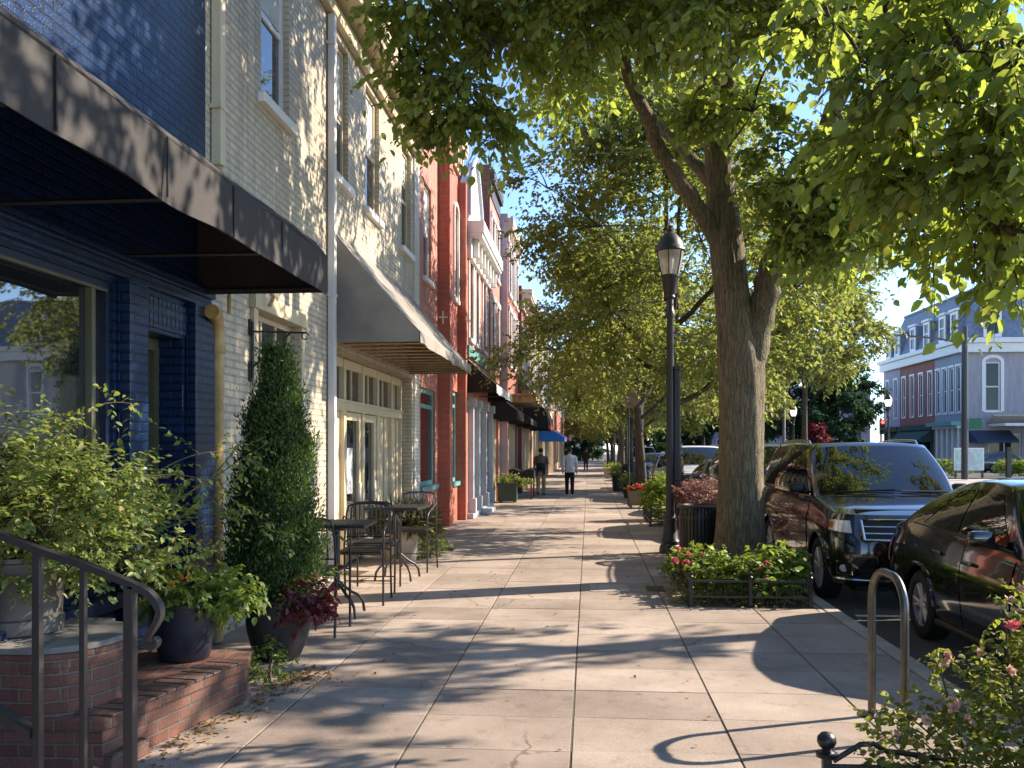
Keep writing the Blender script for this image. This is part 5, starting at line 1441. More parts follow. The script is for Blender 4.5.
pot('glazed_pot', 'dark blue glazed pot on the brick ledge', (-2.80, 6.05, 0.287), [(0.0, 0.0), (0.155, 0.0), (0.165, 0.01), (0.195, 0.12), (0.215, 0.27), (0.222, 0.37), (0.238, 0.375), (0.240, 0.40), (0.222, 0.405), (0.205, 0.37), (0.0, 0.36)], MT['pot_blue'], 0.375, 0.2)
shrub('trailing_plant', 'bright green trailing plant spilling over the dark blue pot', 'plant', (-2.80, 6.05, 0.66), [(0, 0, 0.10, 0.26, 0.26, 0.13, 1), (0.26, 0.10, 0.0, 0.18, 0.2, 0.22, 0.9), (0.30, 0.15, -0.18, 0.12, 0.14, 0.2, 0.5), (-0.16, -0.05, 0.1, 0.16, 0.16, 0.1, 0.4)], 330, 0.055, 7, 'leaf_green', 14, 0.14, 0.62, 0.7, True, None, 42, 0.2,
      flowers=[('petal_orange', 9, 0.03, (-0.05, -0.1, 0.2), (0.2, 0.15, 0.06))])
pot('round_pot', 'large charcoal bowl pot holding the conical evergreen', (-2.57, 7.30, 0.0), [(0.0, 0.0), (0.15, 0.0), (0.17, 0.01), (0.225, 0.12), (0.262, 0.26), (0.27, 0.38), (0.262, 0.47), (0.285, 0.485), (0.285, 0.515), (0.26, 0.515), (0.24, 0.46), (0.0, 0.45)], MT['pot_dark'], 0.47, 0.24)
def conifer():
    r_ = np.random.default_rng(43)
    root = thing('conical_evergreen', (-2.62, 7.38, 0.47), 'tall dark green conical evergreen in the charcoal pot', 'evergreen shrub'); WO[root] = Vector((0, 0, 0))
    MB().tube([(0, 0, -0.05), (0.01, 0, 1.0), (0, 0, 1.95)], [0.04, 0.025, 0.006], 8).build('trunk', MT['stem'], root, smooth=60)
    H = 2.13
    def rad(z):
        q = z / H
        return 0.40 * np.minimum(1.0, (q / 0.10 + 0.5) / 1.5) * np.clip(1 - q, 0, 1) ** 0.62 * (1.0 - 0.12 * (q < 0.12))
    # pad-like clumps of upright sprays around the cone
    nc = 330
    zc = H * r_.beta(1.05, 1.35, nc) * 0.96; ac = r_.uniform(0, 2 * math.pi, nc)
    rc = rad(zc) * r_.uniform(0.62, 1.08, nc) * (1 + 0.10 * np.sin(ac * 3 + zc * 5))
    C0 = np.stack([rc * np.cos(ac), rc * np.sin(ac), zc], 1)
    per = 150
    off = r_.normal(0, 1, (nc, per, 3)) * np.array([0.045, 0.045, 0.085])
    P = (C0[:, None] + off).reshape(-1, 3)
    out = norm(np.stack([np.cos(ac), np.sin(ac), np.zeros(nc)], 1))
    D = (out[:, None] * 0.45 + np.array([0, 0, 0.95]) + r_.normal(0, 0.38, (nc, per, 3))).reshape(-1, 3)
    N = (out[:, None] + r_.normal(0, 0.6, (nc, per, 3))).reshape(-1, 3)
    L = r_.uniform(0.022, 0.05, len(P))
    leaves_mesh('foliage', P, D, N, L, L * 0.42, MT['leaf_conifer'], root)
conifer()
shrub('crimson_plant', 'dark crimson leafed plant trailing over the right edge of the charcoal pot', 'plant', (-2.37, 7.20, 0.42), [(0.06, -0.02, 0.10, 0.18, 0.16, 0.14, 1), (0.10, -0.03, -0.08, 0.15, 0.14, 0.17, 0.9)], 150, 0.06, 7, 'leaf_red', 8, 0.13, 0.5, 0.7, True, None, 44, 0.1)
shrub('ground_plant', 'small green weeds at the foot of the brick ledge beside the pots', 'plant', (-2.40, 6.62, 0.0), [(0, 0, 0.08, 0.12, 0.2, 0.1, 1), (-0.1, 0.25, 0.12, 0.12, 0.12, 0.14, .6)], 60, 0.05, 6, 'leaf_green', 5, 0.12, 0.5, 0.6, False, None, 45, 0.4)
shrub('yellow_plant', 'pale yellow green sprigs below the evergreen at the pot rim', 'plant', (-2.56, 7.16, 0.46), [(0, 0, 0.06, 0.24, 0.16, 0.12, 1), (0.28, 0.16, 0.16, 0.14, 0.14, 0.14, 0.5)], 100, 0.05, 7, 'leaf_shrub', 6, 0.14, 0.4, 0.5, False, None, 46, 0.3)

# ---------------------------------------------------------------- cafe tables and chairs
TGp = 'cafe tables by the storefront'; CGp = 'cafe chairs by the storefront'
def cafe_table():
    r = thing('cafe_table', (0, 0, 0), 'x', 'table', TGp); WO[r] = Vector((0, 0, 0))
    H = 0.98
    t = MB(); t.box(-0.36, 0.36, -0.36, 0.36, H - 0.035, H); tp = t.build('tabletop', MT['iron'], r, bevel=0.012)
    m = MB()
    for i in range(-5, 6): m.box(i * 0.06 - 0.02, i * 0.06 + 0.02, -0.33, 0.33, H + 0.001, H + 0.005)
    m.build('slat', MT['iron_brown'], tp)
    c = MB(); c.tube([(0, 0, 0.28), (0, 0, H - 0.03)], 0.032, 12); c.lathe([(0.09, 0), (0.09, 0.02), (0.03, 0.05)], (0, 0, H - 0.085), 12); c.build('column', MT['iron'], r, smooth=50)
    for k in range(4):
        a = math.pi / 4 + k * math.pi / 2
        ca, sa = math.cos(a), math.sin(a)
        L = [(0.03, 0.36), (0.10, 0.30), (0.18, 0.24), (0.26, 0.20), (0.32, 0.13), (0.34, 0.02)]
        MB().tube([(q * ca, q * sa, z) for q, z in L], 0.016, 8).build('leg', MT['iron'], r, smooth=50)
    return r
def cafe_chair():
    r = thing('cafe_chair', (0, 0, 0), 'x', 'chair', CGp); WO[r] = Vector((0, 0, 0))
    # faces +Y; seat height 0.60
    SH = 0.60; w = 0.25
    s = MB(); s.box(-w, w, -0.24, 0.25, SH - 0.02, SH); st = s.build('seat', MT['iron'], r, bevel=0.008)
    m = MB()
    for i in range(-4, 5): m.box(-0.23, 0.23, i * 0.052 - 0.016, i * 0.052 + 0.016, SH + 0.001, SH + 0.006)
    m.build('slat', MT['iron_brown'], st)
    for sx in (-1, 1):
        x = sx * (w + 0.02)
        # one bent tube: front leg up to the arm, arm back to the back frame
        a = MB(); a.tube([(x, 0.24, 0.0), (x, 0.235, 0.55), (x, 0.23, 0.76), (x, 0.20, 0.815), (x, 0.14, 0.84), (x, 0.0, 0.875), (x, -0.14, 0.92), (x, -0.225, 0.955)], 0.0125, 8)
        a.build('arm', MT['iron'], r, smooth=50)
        b = MB(); b.tube([(x, -0.30, 0.0), (x, -0.25, 0.32), (x, -0.235, 0.62), (x * 0.96, -0.27, 0.92), (x * 0.92, -0.295, 1.03)], 0.0125, 8)
        b.build('leg', MT['iron'], r, smooth=50)
    k = MB()
    k.tube([(-w * 0.99, -0.292, 1.02), (-w * 0.93, -0.305, 1.075), (-w * 0.7, -0.315, 1.095), (0, -0.325, 1.105), (w * 0.7, -0.315, 1.095), (w * 0.93, -0.305, 1.075), (w * 0.99, -0.292, 1.02)], 0.0125, 8)
    k.tube([(-w, -0.25, 0.72), (0, -0.28, 0.72), (w, -0.25, 0.72)], 0.009, 6)
    for i in range(-4, 5):
        x = i * 0.05
        k.tube([(x, -0.262, 0.72), (x, -0.30, 0.9), (x, -0.318, 1.095)], 0.0055, 5)
    k.build('backrest', MT['iron'], r, smooth=50)
    f = MB(); f.tube([(-w - 0.015, 0.235, SH - 0.03), (w + 0.015, 0.235, SH - 0.03)], 0.009, 6); f.tube([(-w - 0.015, -0.24, SH - 0.03), (w + 0.015, -0.24, SH - 0.03)], 0.009, 6)
    f.tube([(-w - 0.015, -0.27, 0.2), (w + 0.015, -0.27, 0.2)], 0.008, 6)
    f.build('stretcher', MT['iron'], r)
    return r
t0 = cafe_table(); t0.location = (-2.60, 9.15, 0); t0.rotation_euler = (0, 0, 0.06); t0['label'] = 'near black iron cafe table closest to the conical evergreen'
t1 = dup(t0); t1.location = (-2.52, 11.75, 0); t1.rotation_euler = (0, 0, -0.05); t1['label'] = 'far black iron cafe table with the chair backs rising behind it'
c0 = cafe_chair(); c0.location = (-2.60, 8.42, 0); c0.rotation_euler = (0, 0, 0.0); c0['label'] = 'black iron cafe chair nearest the evergreen, its seat facing the near table'
for (x, y, rz, lb) in [(-2.55, 10.05, math.pi + 0.05, 'black iron cafe chair between the two tables turned back to the near one'),
                       (-2.62, 10.95, 0.08, 'black iron cafe chair on the near side of the far table'),
                       (-2.50, 12.75, math.pi - 0.1, 'farthest black iron cafe chair beyond the far table beside the sand coloured pot')]:
    c = dup(c0); c.location = (x, y, 0); c.rotation_euler = (0, 0, rz); c['label'] = lb

pot('sand_pot', 'sand coloured pot by the wall behind the cafe chairs', (-2.90, 13.75, 0), [(0, 0), (0.22, 0), (0.24, 0.02), (0.29, 0.5), (0.31, 0.51), (0.31, 0.56), (0.27, 0.56), (0.25, 0.5), (0, 0.5)], MT['pot_stone'], 0.51, 0.26)
def grass_plant():
    r_ = np.random.default_rng(47)
    root = thing('grassy_plant', (-2.86, 13.85, 0.5), 'feathery pale grass plant spilling from the sand coloured pot', 'plant'); WO[root] = Vector((0, 0, 0))
    n = 1500
    a = r_.uniform(0, 6.28, n); q = r_.uniform(0.02, 0.2, n)
    P = np.stack([q * np.cos(a), q * np.sin(a), np.zeros(n)], 1)
    D = np.stack([np.cos(a) * 0.9, np.sin(a) * 0.9, r_.uniform(0.2, 1.3, n)], 1) + r_.normal(0, 0.2, (n, 3))
    L = r_.uniform(0.25, 0.5, n)
    leaves_mesh('foliage', P, D, r_.normal(0, 1, (n, 3)) + np.array([0, 0, 0.6]), L, 0.018, MT['leaf_grass'], root, droop=0.55)
    P2 = P + norm(D) * L[:, None] * 0.75; P2[:, 2] -= 0.05
    m = 700
    leaves_mesh('flower_head', P2[:m], r_.normal(0, 1, (m, 3)), r_.normal(0, 1, (m, 3)), 0.05, 0.03, MT['petal_pale'], root)
grass_plant()
shrub('spilling_plant', 'yellow green plant reaching down to the walk right of the sand coloured pot', 'plant', (-2.60, 14.2, 0.0), [(0, 0, 0.28, 0.22, 0.3, 0.28, 1), (0.1, 0.3, 0.12, 0.2, 0.3, 0.12, 0.6)], 140, 0.07, 7, 'leaf_shrub', 6, 0.2, 0.25, 0.7, False, None, 48, 0.4)

# planter box and covered grill by the third shop
def box_planter():
    r = thing('planter_box', (-2.60, 29.0, 0), 'dark green square planter box by the pale storefront', 'planter'); 
    m = MB(); m.box(-2.90, -2.30, 28.7, 29.3, 0.04, 0.60); m.build('body', MT['pot_green'], r, bevel=0.02)
    k = MB(); k.box(-2.93, -2.27, 28.67, 29.33, 0.54, 0.62)
    k.build('rim', MT['pot_green'], r, bevel=0.01)
    f = MB()
    for x in (-2.86, -2.40):
        for y in (28.72, 29.2): f.box(x, x + 0.07, y, y + 0.06, 0.0, 0.05)
    f.build('foot', MT['iron'], r)
box_planter()
shrub('planter_plant', 'yellow green bedding plants in the dark green planter box', 'plant', (-2.55, 29.05, 0.60), [(0, 0, 0.1, 0.38, 0.3, 0.14, 1), (0.45, 0.1, -0.15, 0.22, 0.3, 0.35, 0.8)], 150, 0.09, 7, 'leaf_shrub', 5, 0.18, 0.5, 0.5, False, None, 49, 0.4)
def covered_table():
    r = thing('outdoor_table', (-2.3, 31.2, 0), 'black covered outdoor table with dark red legs beside the planter box', 'table')
    m = MB()
    m.grid(lambda s, t: (-2.70 + 0.85 * s, 30.6 + 1.6 * t, 0.98 + 0.05 * math.sin(s * 9) + 0.04 * math.sin(t * 13)), 12, 12)
    m.grid(lambda s, t: (-2.70 + 0.85 * s, 30.6 - 0.02 * math.sin(s * 30), 0.72 + 0.26 * t + 0.05 * t * math.sin(s * 9)), 24, 2)
    m.grid(lambda s, t: (-1.85 + 0.02 * math.sin(s * 30), 30.6 + 1.6 * s, 0.72 + 0.26 * t), 24, 2)
    m.build('cover', MT['black_cloth'], r, smooth=60)
    for x in (-2.62, -1.95):
        for y in (30.7, 32.1): MB().box(x - 0.03, x + 0.03, y - 0.03, y + 0.03, 0, 0.95).build('leg', MT['dark_red_brick'], r)
covered_table()

# ---------------------------------------------------------------- lamp posts
LGp = 'street lamps'
def lamp_post(loc, label, H=5.3, group=LGp, lit=False, cat='street lamp'):
    r = thing('street_lamp', loc, label, cat, group); WO[r] = Vector((0, 0, 0))
    k = H / 5.3
    base = [(0.0, 0.0), (0.18, 0.0), (0.185, 0.05), (0.17, 0.12), (0.155, 0.14), (0.16, 0.20), (0.135, 0.24), (0.115, 0.42), (0.105, 0.52), (0.115, 0.55), (0.10, 0.60), (0.075, 0.66)]
    MB().lathe(base, (0, 0, 0), 20).build('base', MT['iron_brown'], r, smooth=35)
    MB().lathe([(0.075, 0.62), (0.066, 2.2), (0.058, 3.9 * k), (0.075, 3.94 * k), (0.075, 4.02 * k), (0.055, 4.05 * k), (0.055, 4.26 * k)], (0, 0, 0), 16).build('pole', MT['iron_brown'], r, smooth=35)
    z = 4.24 * k
    hd = MB(); hd.lathe([(0.07, 0), (0.085, 0.03), (0.075, 0.06), (0.105, 0.12), (0.140, 0.34), (0.16, 0.37), (0.16, 0.395)], (0, 0, z), 12); hd.build('lantern_base', MT['iron_brown'], r, smooth=30)
    gl = MB().lathe([(0.145, 0.395), (0.185, 0.56), (0.215, 0.70), (0.225, 0.79)], (0, 0, z), 24, caps=False).build('lantern_glass', MT['lamp_glow'] if lit else MT['frosted'], r, smooth=60)
    MB().lathe([(0.0, 0.39), (0.03, 0.40), (0.035, 0.50), (0.055, 0.56), (0.06, 0.66), (0.04, 0.72), (0.0, 0.74)], (0, 0, z), 12).build('bulb', MT['bulb'], gl, smooth=60)
    for i in range(6):
        a = i * math.pi / 3 + 0.3
        MB().tube([(q * math.cos(a), q * math.sin(a), z + h) for q, h in ((0.150, 0.39), (0.190, 0.56), (0.220, 0.70), (0.230, 0.80))], 0.011, 5).build('lantern_rib', MT['iron_brown'], r)
    MB().lathe([(0.235, 0.785), (0.255, 0.80), (0.25, 0.84), (0.225, 0.86), (0.215, 0.91), (0.17, 1.00), (0.10, 1.08), (0.045, 1.12), (0.055, 1.15), (0.028, 1.18), (0.036, 1.205), (0.012, 1.24), (0.004, 1.30)], (0, 0, z), 24).build('lantern_cap', MT['iron_brown'], r, smooth=45)
    return r
lamp = lamp_post((1.36, 15.2, 0), 'tall brown street lamp with clear lantern beside the litter bin', 5.3)
bn = MB(); bn.box(0.065, 0.16, -0.05, 0.05, 1.2, 3.05); bn.box(0.06, 0.17, -0.06, 0.06, 3.05, 3.12); bn.box(0.06, 0.17, -0.06, 0.06, 1.14, 1.2)
bn.build('meter_box', MT['iron_brown'], lamp, bevel=0.012)
lamp2 = lamp_post((1.66, 30.5, 0), 'second street lamp along the kerb just beyond the flower box', 4.6)
for i, (y, x) in enumerate(((42.0, 1.75), (53.0, 1.8), (65.0, 1.85))):
    o = dup(lamp2); o.location = (x, y, 0); o['label'] = ['third street lamp along the kerb, small in the distance', 'fourth street lamp along the kerb, smaller still', 'last small street lamp at the end of the walk'][i]
lamp_post((19.3, 60.0, -0.1), 'lit street lamp glowing before the mansard building', 5.2, lit=True)
lamp_post((14.2, 64.0, -0.1), 'lit street lamp right of the big trunk under the dark trees', 4.6, lit=True)

# ---------------------------------------------------------------- litter bin, bike rack, planters along the kerb
def litter_bin(loc, label, mat, R_=0.33, H=0.86):
    r = thing('litter_bin', loc, label, 'litter bin', 'litter bins along the kerb'); WO[r] = Vector((0, 0, 0))
    MB().lathe([(0, 0.06), (R_ - 0.05, 0.06), (R_ - 0.045, H - 0.12), (R_ - 0.06, H - 0.12), (R_ - 0.07, 0.1), (0, 0.1)], (0, 0, 0), 32).build('liner', MT['black_trim'], r, smooth=40)
    s = MB(); n = 36
    for i in range(n):
        a = 2 * math.pi * i / n
        c, sn = math.cos(a), math.sin(a)
        p = [(R_ - 0.03, 0.08), (R_ - 0.005, 0.2), (R_, H - 0.2), (R_ - 0.02, H - 0.06)]
        for j in range(3):
            (r0, z0), (r1, z1) = p[j], p[j + 1]
            w = 0.017
            s.extr([(r0 * c - w * sn, r0 * sn + w * c, z0), (r0 * c + w * sn, r0 * sn - w * c, z0), (r1 * c + w * sn, r1 * sn - w * c, z1), (r1 * c - w * sn, r1 * sn + w * c, z1)], (-0.008 * c, -0.008 * sn, 0))
    s.build('slat', mat, r)
    for z, q in ((0.06, R_ - 0.02), (H - 0.2, R_ + 0.012)): MB().lathe([(q - 0.02, 0), (q, 0), (q, 0.035), (q - 0.02, 0.035), (q - 0.02, 0)], (0, 0, z), 32, caps=False).build('band', mat, r, smooth=40)
    b = MB()
    b.lathe([(R_ - 0.02, 0.0), (R_ + 0.03, 0.0), (R_ + 0.035, 0.02), (R_ + 0.02, 0.045), (R_ - 0.06, 0.05), (R_ - 0.07, 0.02)], (0, 0, H - 0.04), 32, caps=False)
    b.build('lid_ring', mat, r, smooth=40)
    MB().lathe([(0.0, 0.0), (R_ - 0.08, 0.0), (R_ - 0.06, 0.06)], (0, 0, 0), 24).build('foot', MT['iron'], r)
    return r
litter_bin((1.74, 14.25, 0), 'black slatted steel litter bin under the flowering shrub beside the tall lamp', MT['iron'])
litter_bin((1.55, 34.5, 0), 'dark green litter bin in front of the leaning tree trunk', MT['pot_green'], 0.32, 1.15)
shrub('flowering_shrub', 'plum and pink flowering shrub rising behind the black litter bin', 'shrub', (1.90, 15.15, 0.0), [(0.0, 0, 0.95, 0.40, 0.34, 0.22, 1), (0.40, -0.1, 0.8, 0.28, 0.3, 0.26, 0.7), (-0.22, -0.1, 0.98, 0.22, 0.22, 0.16, 0.5), (0.45, 0, 0.45, 0.25, 0.3, 0.35, 0.5)], 480, 0.065, 7, 'leaf_plum', 18, 0.16, 0.5, 0.3, False, None, 51, 0.5)

def bike_rack():
    r = thing('bike_rack', (1.84, 5.8, 0), 'plain bent steel hoop bike rack standing near the kerb', 'bike rack')
    A = Vector((1.845, 6.06, 0)); B = Vector((1.885, 5.56, 0)); H = 0.965; q = 0.2
    d = (B - A).normalized(); pts = [A.copy(), A + Vector((0, 0, H - q))]
    for i in range(1, 9):
        a = math.pi / 2 * i / 8
        pts.append(A + d * (q * (1 - math.cos(a))) + Vector((0, 0, H - q + q * math.sin(a))))
    for i in range(1, 9):
        a = math.pi / 2 * i / 8
        pts.append(B - d * (q * (1 - math.sin(a))) + Vector((0, 0, H - q + q * math.cos(a))))
    pts.append(B.copy())
    MB().tube(pts, 0.025, 16).build('hoop', MT['steel'], r, smooth=60)
    for p in (A, B):
        m = MB(); m.lathe([(0.0, 0.0), (0.075, 0.0), (0.075, 0.010), (0.035, 0.016)], (p.x, p.y, 0.004), 20)
        for k in range(4): m.lathe([(0.010, 0.0), (0.010, 0.018), (0, 0.02)], (p.x + 0.055 * math.cos(k * 1.57 + 0.78), p.y + 0.055 * math.sin(k * 1.57 + 0.78), 0.01), 6)
        m.build('base_plate', MT['steel'], r, smooth=30)
bike_rack()

def bed_fence(name, label, x0, x1, y0, y1, H, posts=True, cat='bed fence', nfront=8, side_left=True):
    r = thing(name, ((x0 + x1) / 2, (y0 + y1) / 2, 0), label, cat)
    rails = MB()
    def run(a, b):
        a, b = Vector(a), Vector(b)
        for z in (0.10, H - 0.03):
            d = (b - a).normalized(); n = Vector((-d.y, d.x, 0)) * 0.010
            p = a + Vector((0, 0, z)); q = b + Vector((0, 0, z))
            rails.extr([p + n, p - n, q - n, q + n], (0, 0, 0.022))
        k = max(2, int((b - a).length / 0.165))
        for i in range(1, k):
            c = a.lerp(b, i / k)
            MB().tube([c + Vector((0, 0, 0.02)), c + Vector((0, 0, H - 0.03))], 0.0065, 6).build('picket', MT['iron'], r)
    cs = [(x0, y0, 0), (x1, y0, 0), (x1, y1, 0), (x0, y1, 0)]
    for i in range(4): run(cs[i], cs[(i + 1) % 4])
    rails.build('rail', MT['iron'], r)
    P = list(cs) + [((x0 + x1) / 2, y0, 0)]
    for c in P:
        p = MB(); p.box(c[0] - 0.018, c[0] + 0.018, c[1] - 0.018, c[1] + 0.018, 0, H + 0.02); p.lathe([(0.018, 0), (0.026, 0.01), (0.012, 0.025), (0.024, 0.042), (0.022, 0.06), (0.0, 0.075)], (c[0], c[1], H + 0.02), 10)
        p.build('post', MT['iron'], r, smooth=40)
    return r
bed_fence('bed_fence', 'low black iron fence around the flower bed of the big tree', 1.13, 2.42, 10.08, 12.86, 0.30)
bed_fence('bed_fence', 'low brown iron fence around the second tree bed below the lamp', 1.38, 2.42, 20.25, 22.5, 0.34)
pl = 'plants in the fenced tree bed'
for i, (x, y, s, lb) in enumerate([(1.45, 10.55, 1.0, 'green bedding plant in the front left of the fenced bed'), (1.85, 10.45, 1.1, 'green bedding plant in the front middle of the fenced bed'), (2.18, 10.55, 1.15, 'taller green bedding plant in the front right of the fenced bed'), (1.30, 11.3, 1.0, 'green bedding plant in the left side of the fenced bed'), (2.3, 11.3, 1.1, 'green bedding plant against the kerb side of the fenced bed')]):
    shrub('bedding_plant', lb, 'plant', (x, y, 0.03), [(0, 0, 0.22 * s, 0.26 * s, 0.24 * s, 0.18 * s, 1), (0.1, 0.12, 0.33 * s, 0.2, 0.2, 0.12, 0.5)], 120, 0.075, 7, 'leaf_green', 7, 0.17, 0.62, 0.35, True, pl, 60 + i, 0.5,
          flowers=[('petal_pink', 3, 0.05, (-0.02, -0.15, 0.3), (0.18, 0.1, 0.1))] if i in (1, 3) else ())
shrub('bedding_plant', 'pink flowering plant hanging over the left rail of the fenced bed', 'plant', (1.14, 11.15, 0.05), [(0, 0, 0.25, 0.17, 0.3, 0.16, 1)], 60, 0.06, 6, 'leaf_green', 5, 0.14, 0.5, 0.4, True, pl, 68, 0.4, flowers=[('petal_pink', 6, 0.045, (-0.06, -0.2, 0.40), (0.16, 0.25, 0.08))])
shrub('dry_ground_cover', 'dry tan ground cover along the foot of the bed fence', 'plant', (1.55, 10.25, 0.0), [(0, 0, 0.05, 0.5, 0.12, 0.08, 1), (-0.5, 0.3, 0.04, 0.1, 0.4, 0.07, 0.6), (0.6, 0, 0.06, 0.3, 0.12, 0.1, 0.6)], 160, 0.05, 7, 'leaf_grass', 5, 0.12, 0.4, 0.4, False, None, 69, 0.3)

shrub('round_bush', 'bright green round bush in the second tree bed', 'bush', (1.68, 22.0, 0.05), [(0, 0, 0.42, 0.40, 0.42, 0.40, 1), (0.05, 0, 0.72, 0.28, 0.3, 0.26, 0.5)], 420, 0.085, 8, 'leaf_green', 10, 0.2, 0.5, 0.3, False, None, 70, 0.5)
shrub('ground_plant', 'low white flowering plant in front of the round bush', 'plant', (2.0, 20.6, 0.02), [(0, 0, 0.12, 0.4, 0.22, 0.14, 1)], 90, 0.07, 6, 'leaf_green', 4, 0.15, 0.5, 0.4, False, None, 71, 0.4, flowers=[('petal_pale', 12, 0.05, (0, 0, 0.2), (0.35, 0.2, 0.06))])
def flower_box():
    r = thing('flower_box', (1.52, 26.4, 0), 'weathered wooden box of red flowers on the walk before the second lamp', 'flower box')
    m = MB(); m.extr([(1.22, 26.2, 0.10), (1.82, 26.2, 0.10), (1.90, 26.2, 0.50), (1.14, 26.2, 0.50)], (0, 0.6, 0)); m.build('box', MT['wood_box'], r, bevel=0.01)
    for x in (1.20, 1.78):
        for y in (26.19, 26.76): MB().box(x, x + 0.06, y, y + 0.05, 0, 0.3).build('leg', MT['wood_box'], r)
flower_box()
shrub('flower_plant', 'red and orange flowers filling the wooden flower box', 'flowers', (1.52, 26.5, 0.46), [(0, 0, 0.06, 0.40, 0.26, 0.1, 1)], 70, 0.07, 6, 'leaf_green', 4, 0.13, 0.5, 0.4, False, None, 72, 0.5, flowers=[('petal_red', 90, 0.055, (0, -0.05, 0.11), (0.38, 0.28, 0.08))])
for i, (x, y, R0, H0, mt, lb, lp) in enumerate([(1.42, 31.8, 0.22, 0.46, 'pot_dark', 'black pot of yellow green plant on the walk past the flower box', 'yellow green plant in the black pot past the flower box'),
                                          (1.15, 36.5, 0.22, 0.62, 'iron_brown', 'slim brown square looking pot in the row by the green bin', 'low green plant in the slim brown pot'),
                                          (1.45, 44.5, 0.35, 0.5, 'pot_dark', 'wide dark pot farther along the kerb row', 'green plant in the wide dark pot'),
                                          (1.25, 52.0, 0.4, 0.5, 'pot_stone', 'pale pot in the distant kerb row', 'rounded green plant in the pale distant pot')]):
    pot('plant_pot', lb, (x, y, 0), [(0, 0), (R0 * 0.8, 0), (R0, H0), (R0 * 1.08, H0), (R0 * 1.08, H0 + 0.04), (R0 * 0.9, H0 + 0.04), (R0 * 0.9, H0 - 0.04), (0, H0 - 0.04)], MT[mt], H0 - 0.03, R0 * 0.9, group='pots along the kerb')
    shrub('potted_plant', lp, 'plant', (x, y, H0), [(0, 0, 0.14, R0 * 1.15, R0 * 1.15, 0.2, 1)], 90, 0.1, 6, 'leaf_shrub' if i % 2 == 0 else 'leaf_green', 5, 0.2, 0.5, 0.4, False, 'plants in the kerb pots', 73 + i, 0.6)
def bench():
    r = thing('street_bench', (1.5, 39.8, 0), 'dark slatted street bench by the kerb far along the walk', 'bench')
    m = MB()
    for i in range(4): m.box(1.30 + i * 0.12, 1.40 + i * 0.12, 39.0, 40.6, 0.44, 0.47)
    m.build('seat', MT['iron_brown'], r)
    b = MB()
    for i in range(3): b.box(1.80 + i * 0.03, 1.83 + i * 0.03, 39.0, 40.6, 0.55 + i * 0.13, 0.65 + i * 0.13)
    b.build('backrest', MT['iron_brown'], r)
    for y in (39.1, 40.4): MB().box(1.30, 1.82, y, y + 0.06, 0, 0.44).build('leg', MT['iron'], r)
bench()
def sign_post():
    r = thing('street_sign', (1.20, 27.2, 0), 'slim sign post with the bare tan back of an octagonal sign', 'street sign')
    MB().tube([(1.20, 27.2, 0), (1.20, 27.2, 3.6)], 0.032, 8).build('post', MT['iron_brown'], r)
    p = [(1.22 + 0.33 * math.cos(math.pi / 8 + i * math.pi / 4), 27.155, 3.25 + 0.33 * math.sin(math.pi / 8 + i * math.pi / 4)) for i in range(8)]
    MB().extr(p, (0, 0.012, 0)).build('sign_plate', MT['sign_grey'], r)
    b = MB(); b.box(1.17, 1.26, 27.13, 27.153, 3.05, 3.08); b.box(1.17, 1.26, 27.13, 27.153, 3.42, 3.45); b.build('clamp', MT['galv'], r)
sign_post()
def banner_pole():
    r = thing('sign_pole', (1.72, 33.2, 0), 'grey pole with a tall pale panel sign beside the green bin', 'sign')
    MB().tube([(1.74, 33.2, 0), (1.74, 33.2, 3.6)], 0.045, 10).build('pole', MT['galv'], r)
    MB().box(1.80, 2.0, 33.17, 33.21, 2.35, 3.45).build('panel', MT['tan_stone'], r, bevel=0.01)
banner_pole()

# rose bush in the nearest bed, bed rail with its ball finial
def rose():
    shrub('rose_bush', 'large rose bush with pink and pale blossoms at the lower right corner', 'rose bush', (1.90, 4.40, 0.0),
          [(-0.28, -0.12, 0.30, 0.30, 0.40, 0.24, 0.7), (0.25, 0.0, 0.45, 0.42, 0.5, 0.36, 1.2), (0.75, 0.1, 0.55, 0.42, 0.5, 0.42, 1.2), (-0.05, -0.1, 0.18, 0.34, 0.4, 0.16, 0.6), (0.35, 0.05, 0.80, 0.2, 0.25, 0.16, 0.35), (0.8, -0.3, 0.3, 0.4, 0.3, 0.3, 0.7)],
          1300, 0.040, 9, 'leaf_rose', 44, 0.15, 0.62, 0.25, True, None, 81, 0.5,
          arch=[((0.1, 0, 0.5), (0.0, -0.05, 0.95), (0.02, -0.1, 1.08)), ((0.2, 0.1, 0.5), (0.22, 0.1, 1.0), (0.16, 0.2, 1.1)), ((-0.2, 0, 0.3), (-0.42, 0, 0.55), (-0.46, -0.05, 0.46)), ((0.3, 0.2, 0.5), (0.5, 0.3, 1.0), (0.45, 0.4, 1.05)), ((-0.1, 0.1, 0.3), (-0.2, 0.2, 0.7), (-0.15, 0.25, 0.75)), ((0.1, -0.2, 0.4), (0.0, -0.3, 0.7), (-0.1, -0.3, 0.72))],
          flowers=[('petal_pink', 6, 0.034, (0.3, -0.25, 0.68), (0.5, 0.25, 0.25)), ('petal_pale', 20, 0.026, (0.05, -0.05, 0.75), (0.5, 0.3, 0.35)), ('petal_pale', 6, 0.027, (-0.34, -0.05, 0.42), (0.14, 0.2, 0.12)), ('petal_red', 3, 0.03, (0.3, -0.2, 0.5), (0.4, 0.2, 0.2))])
rose()
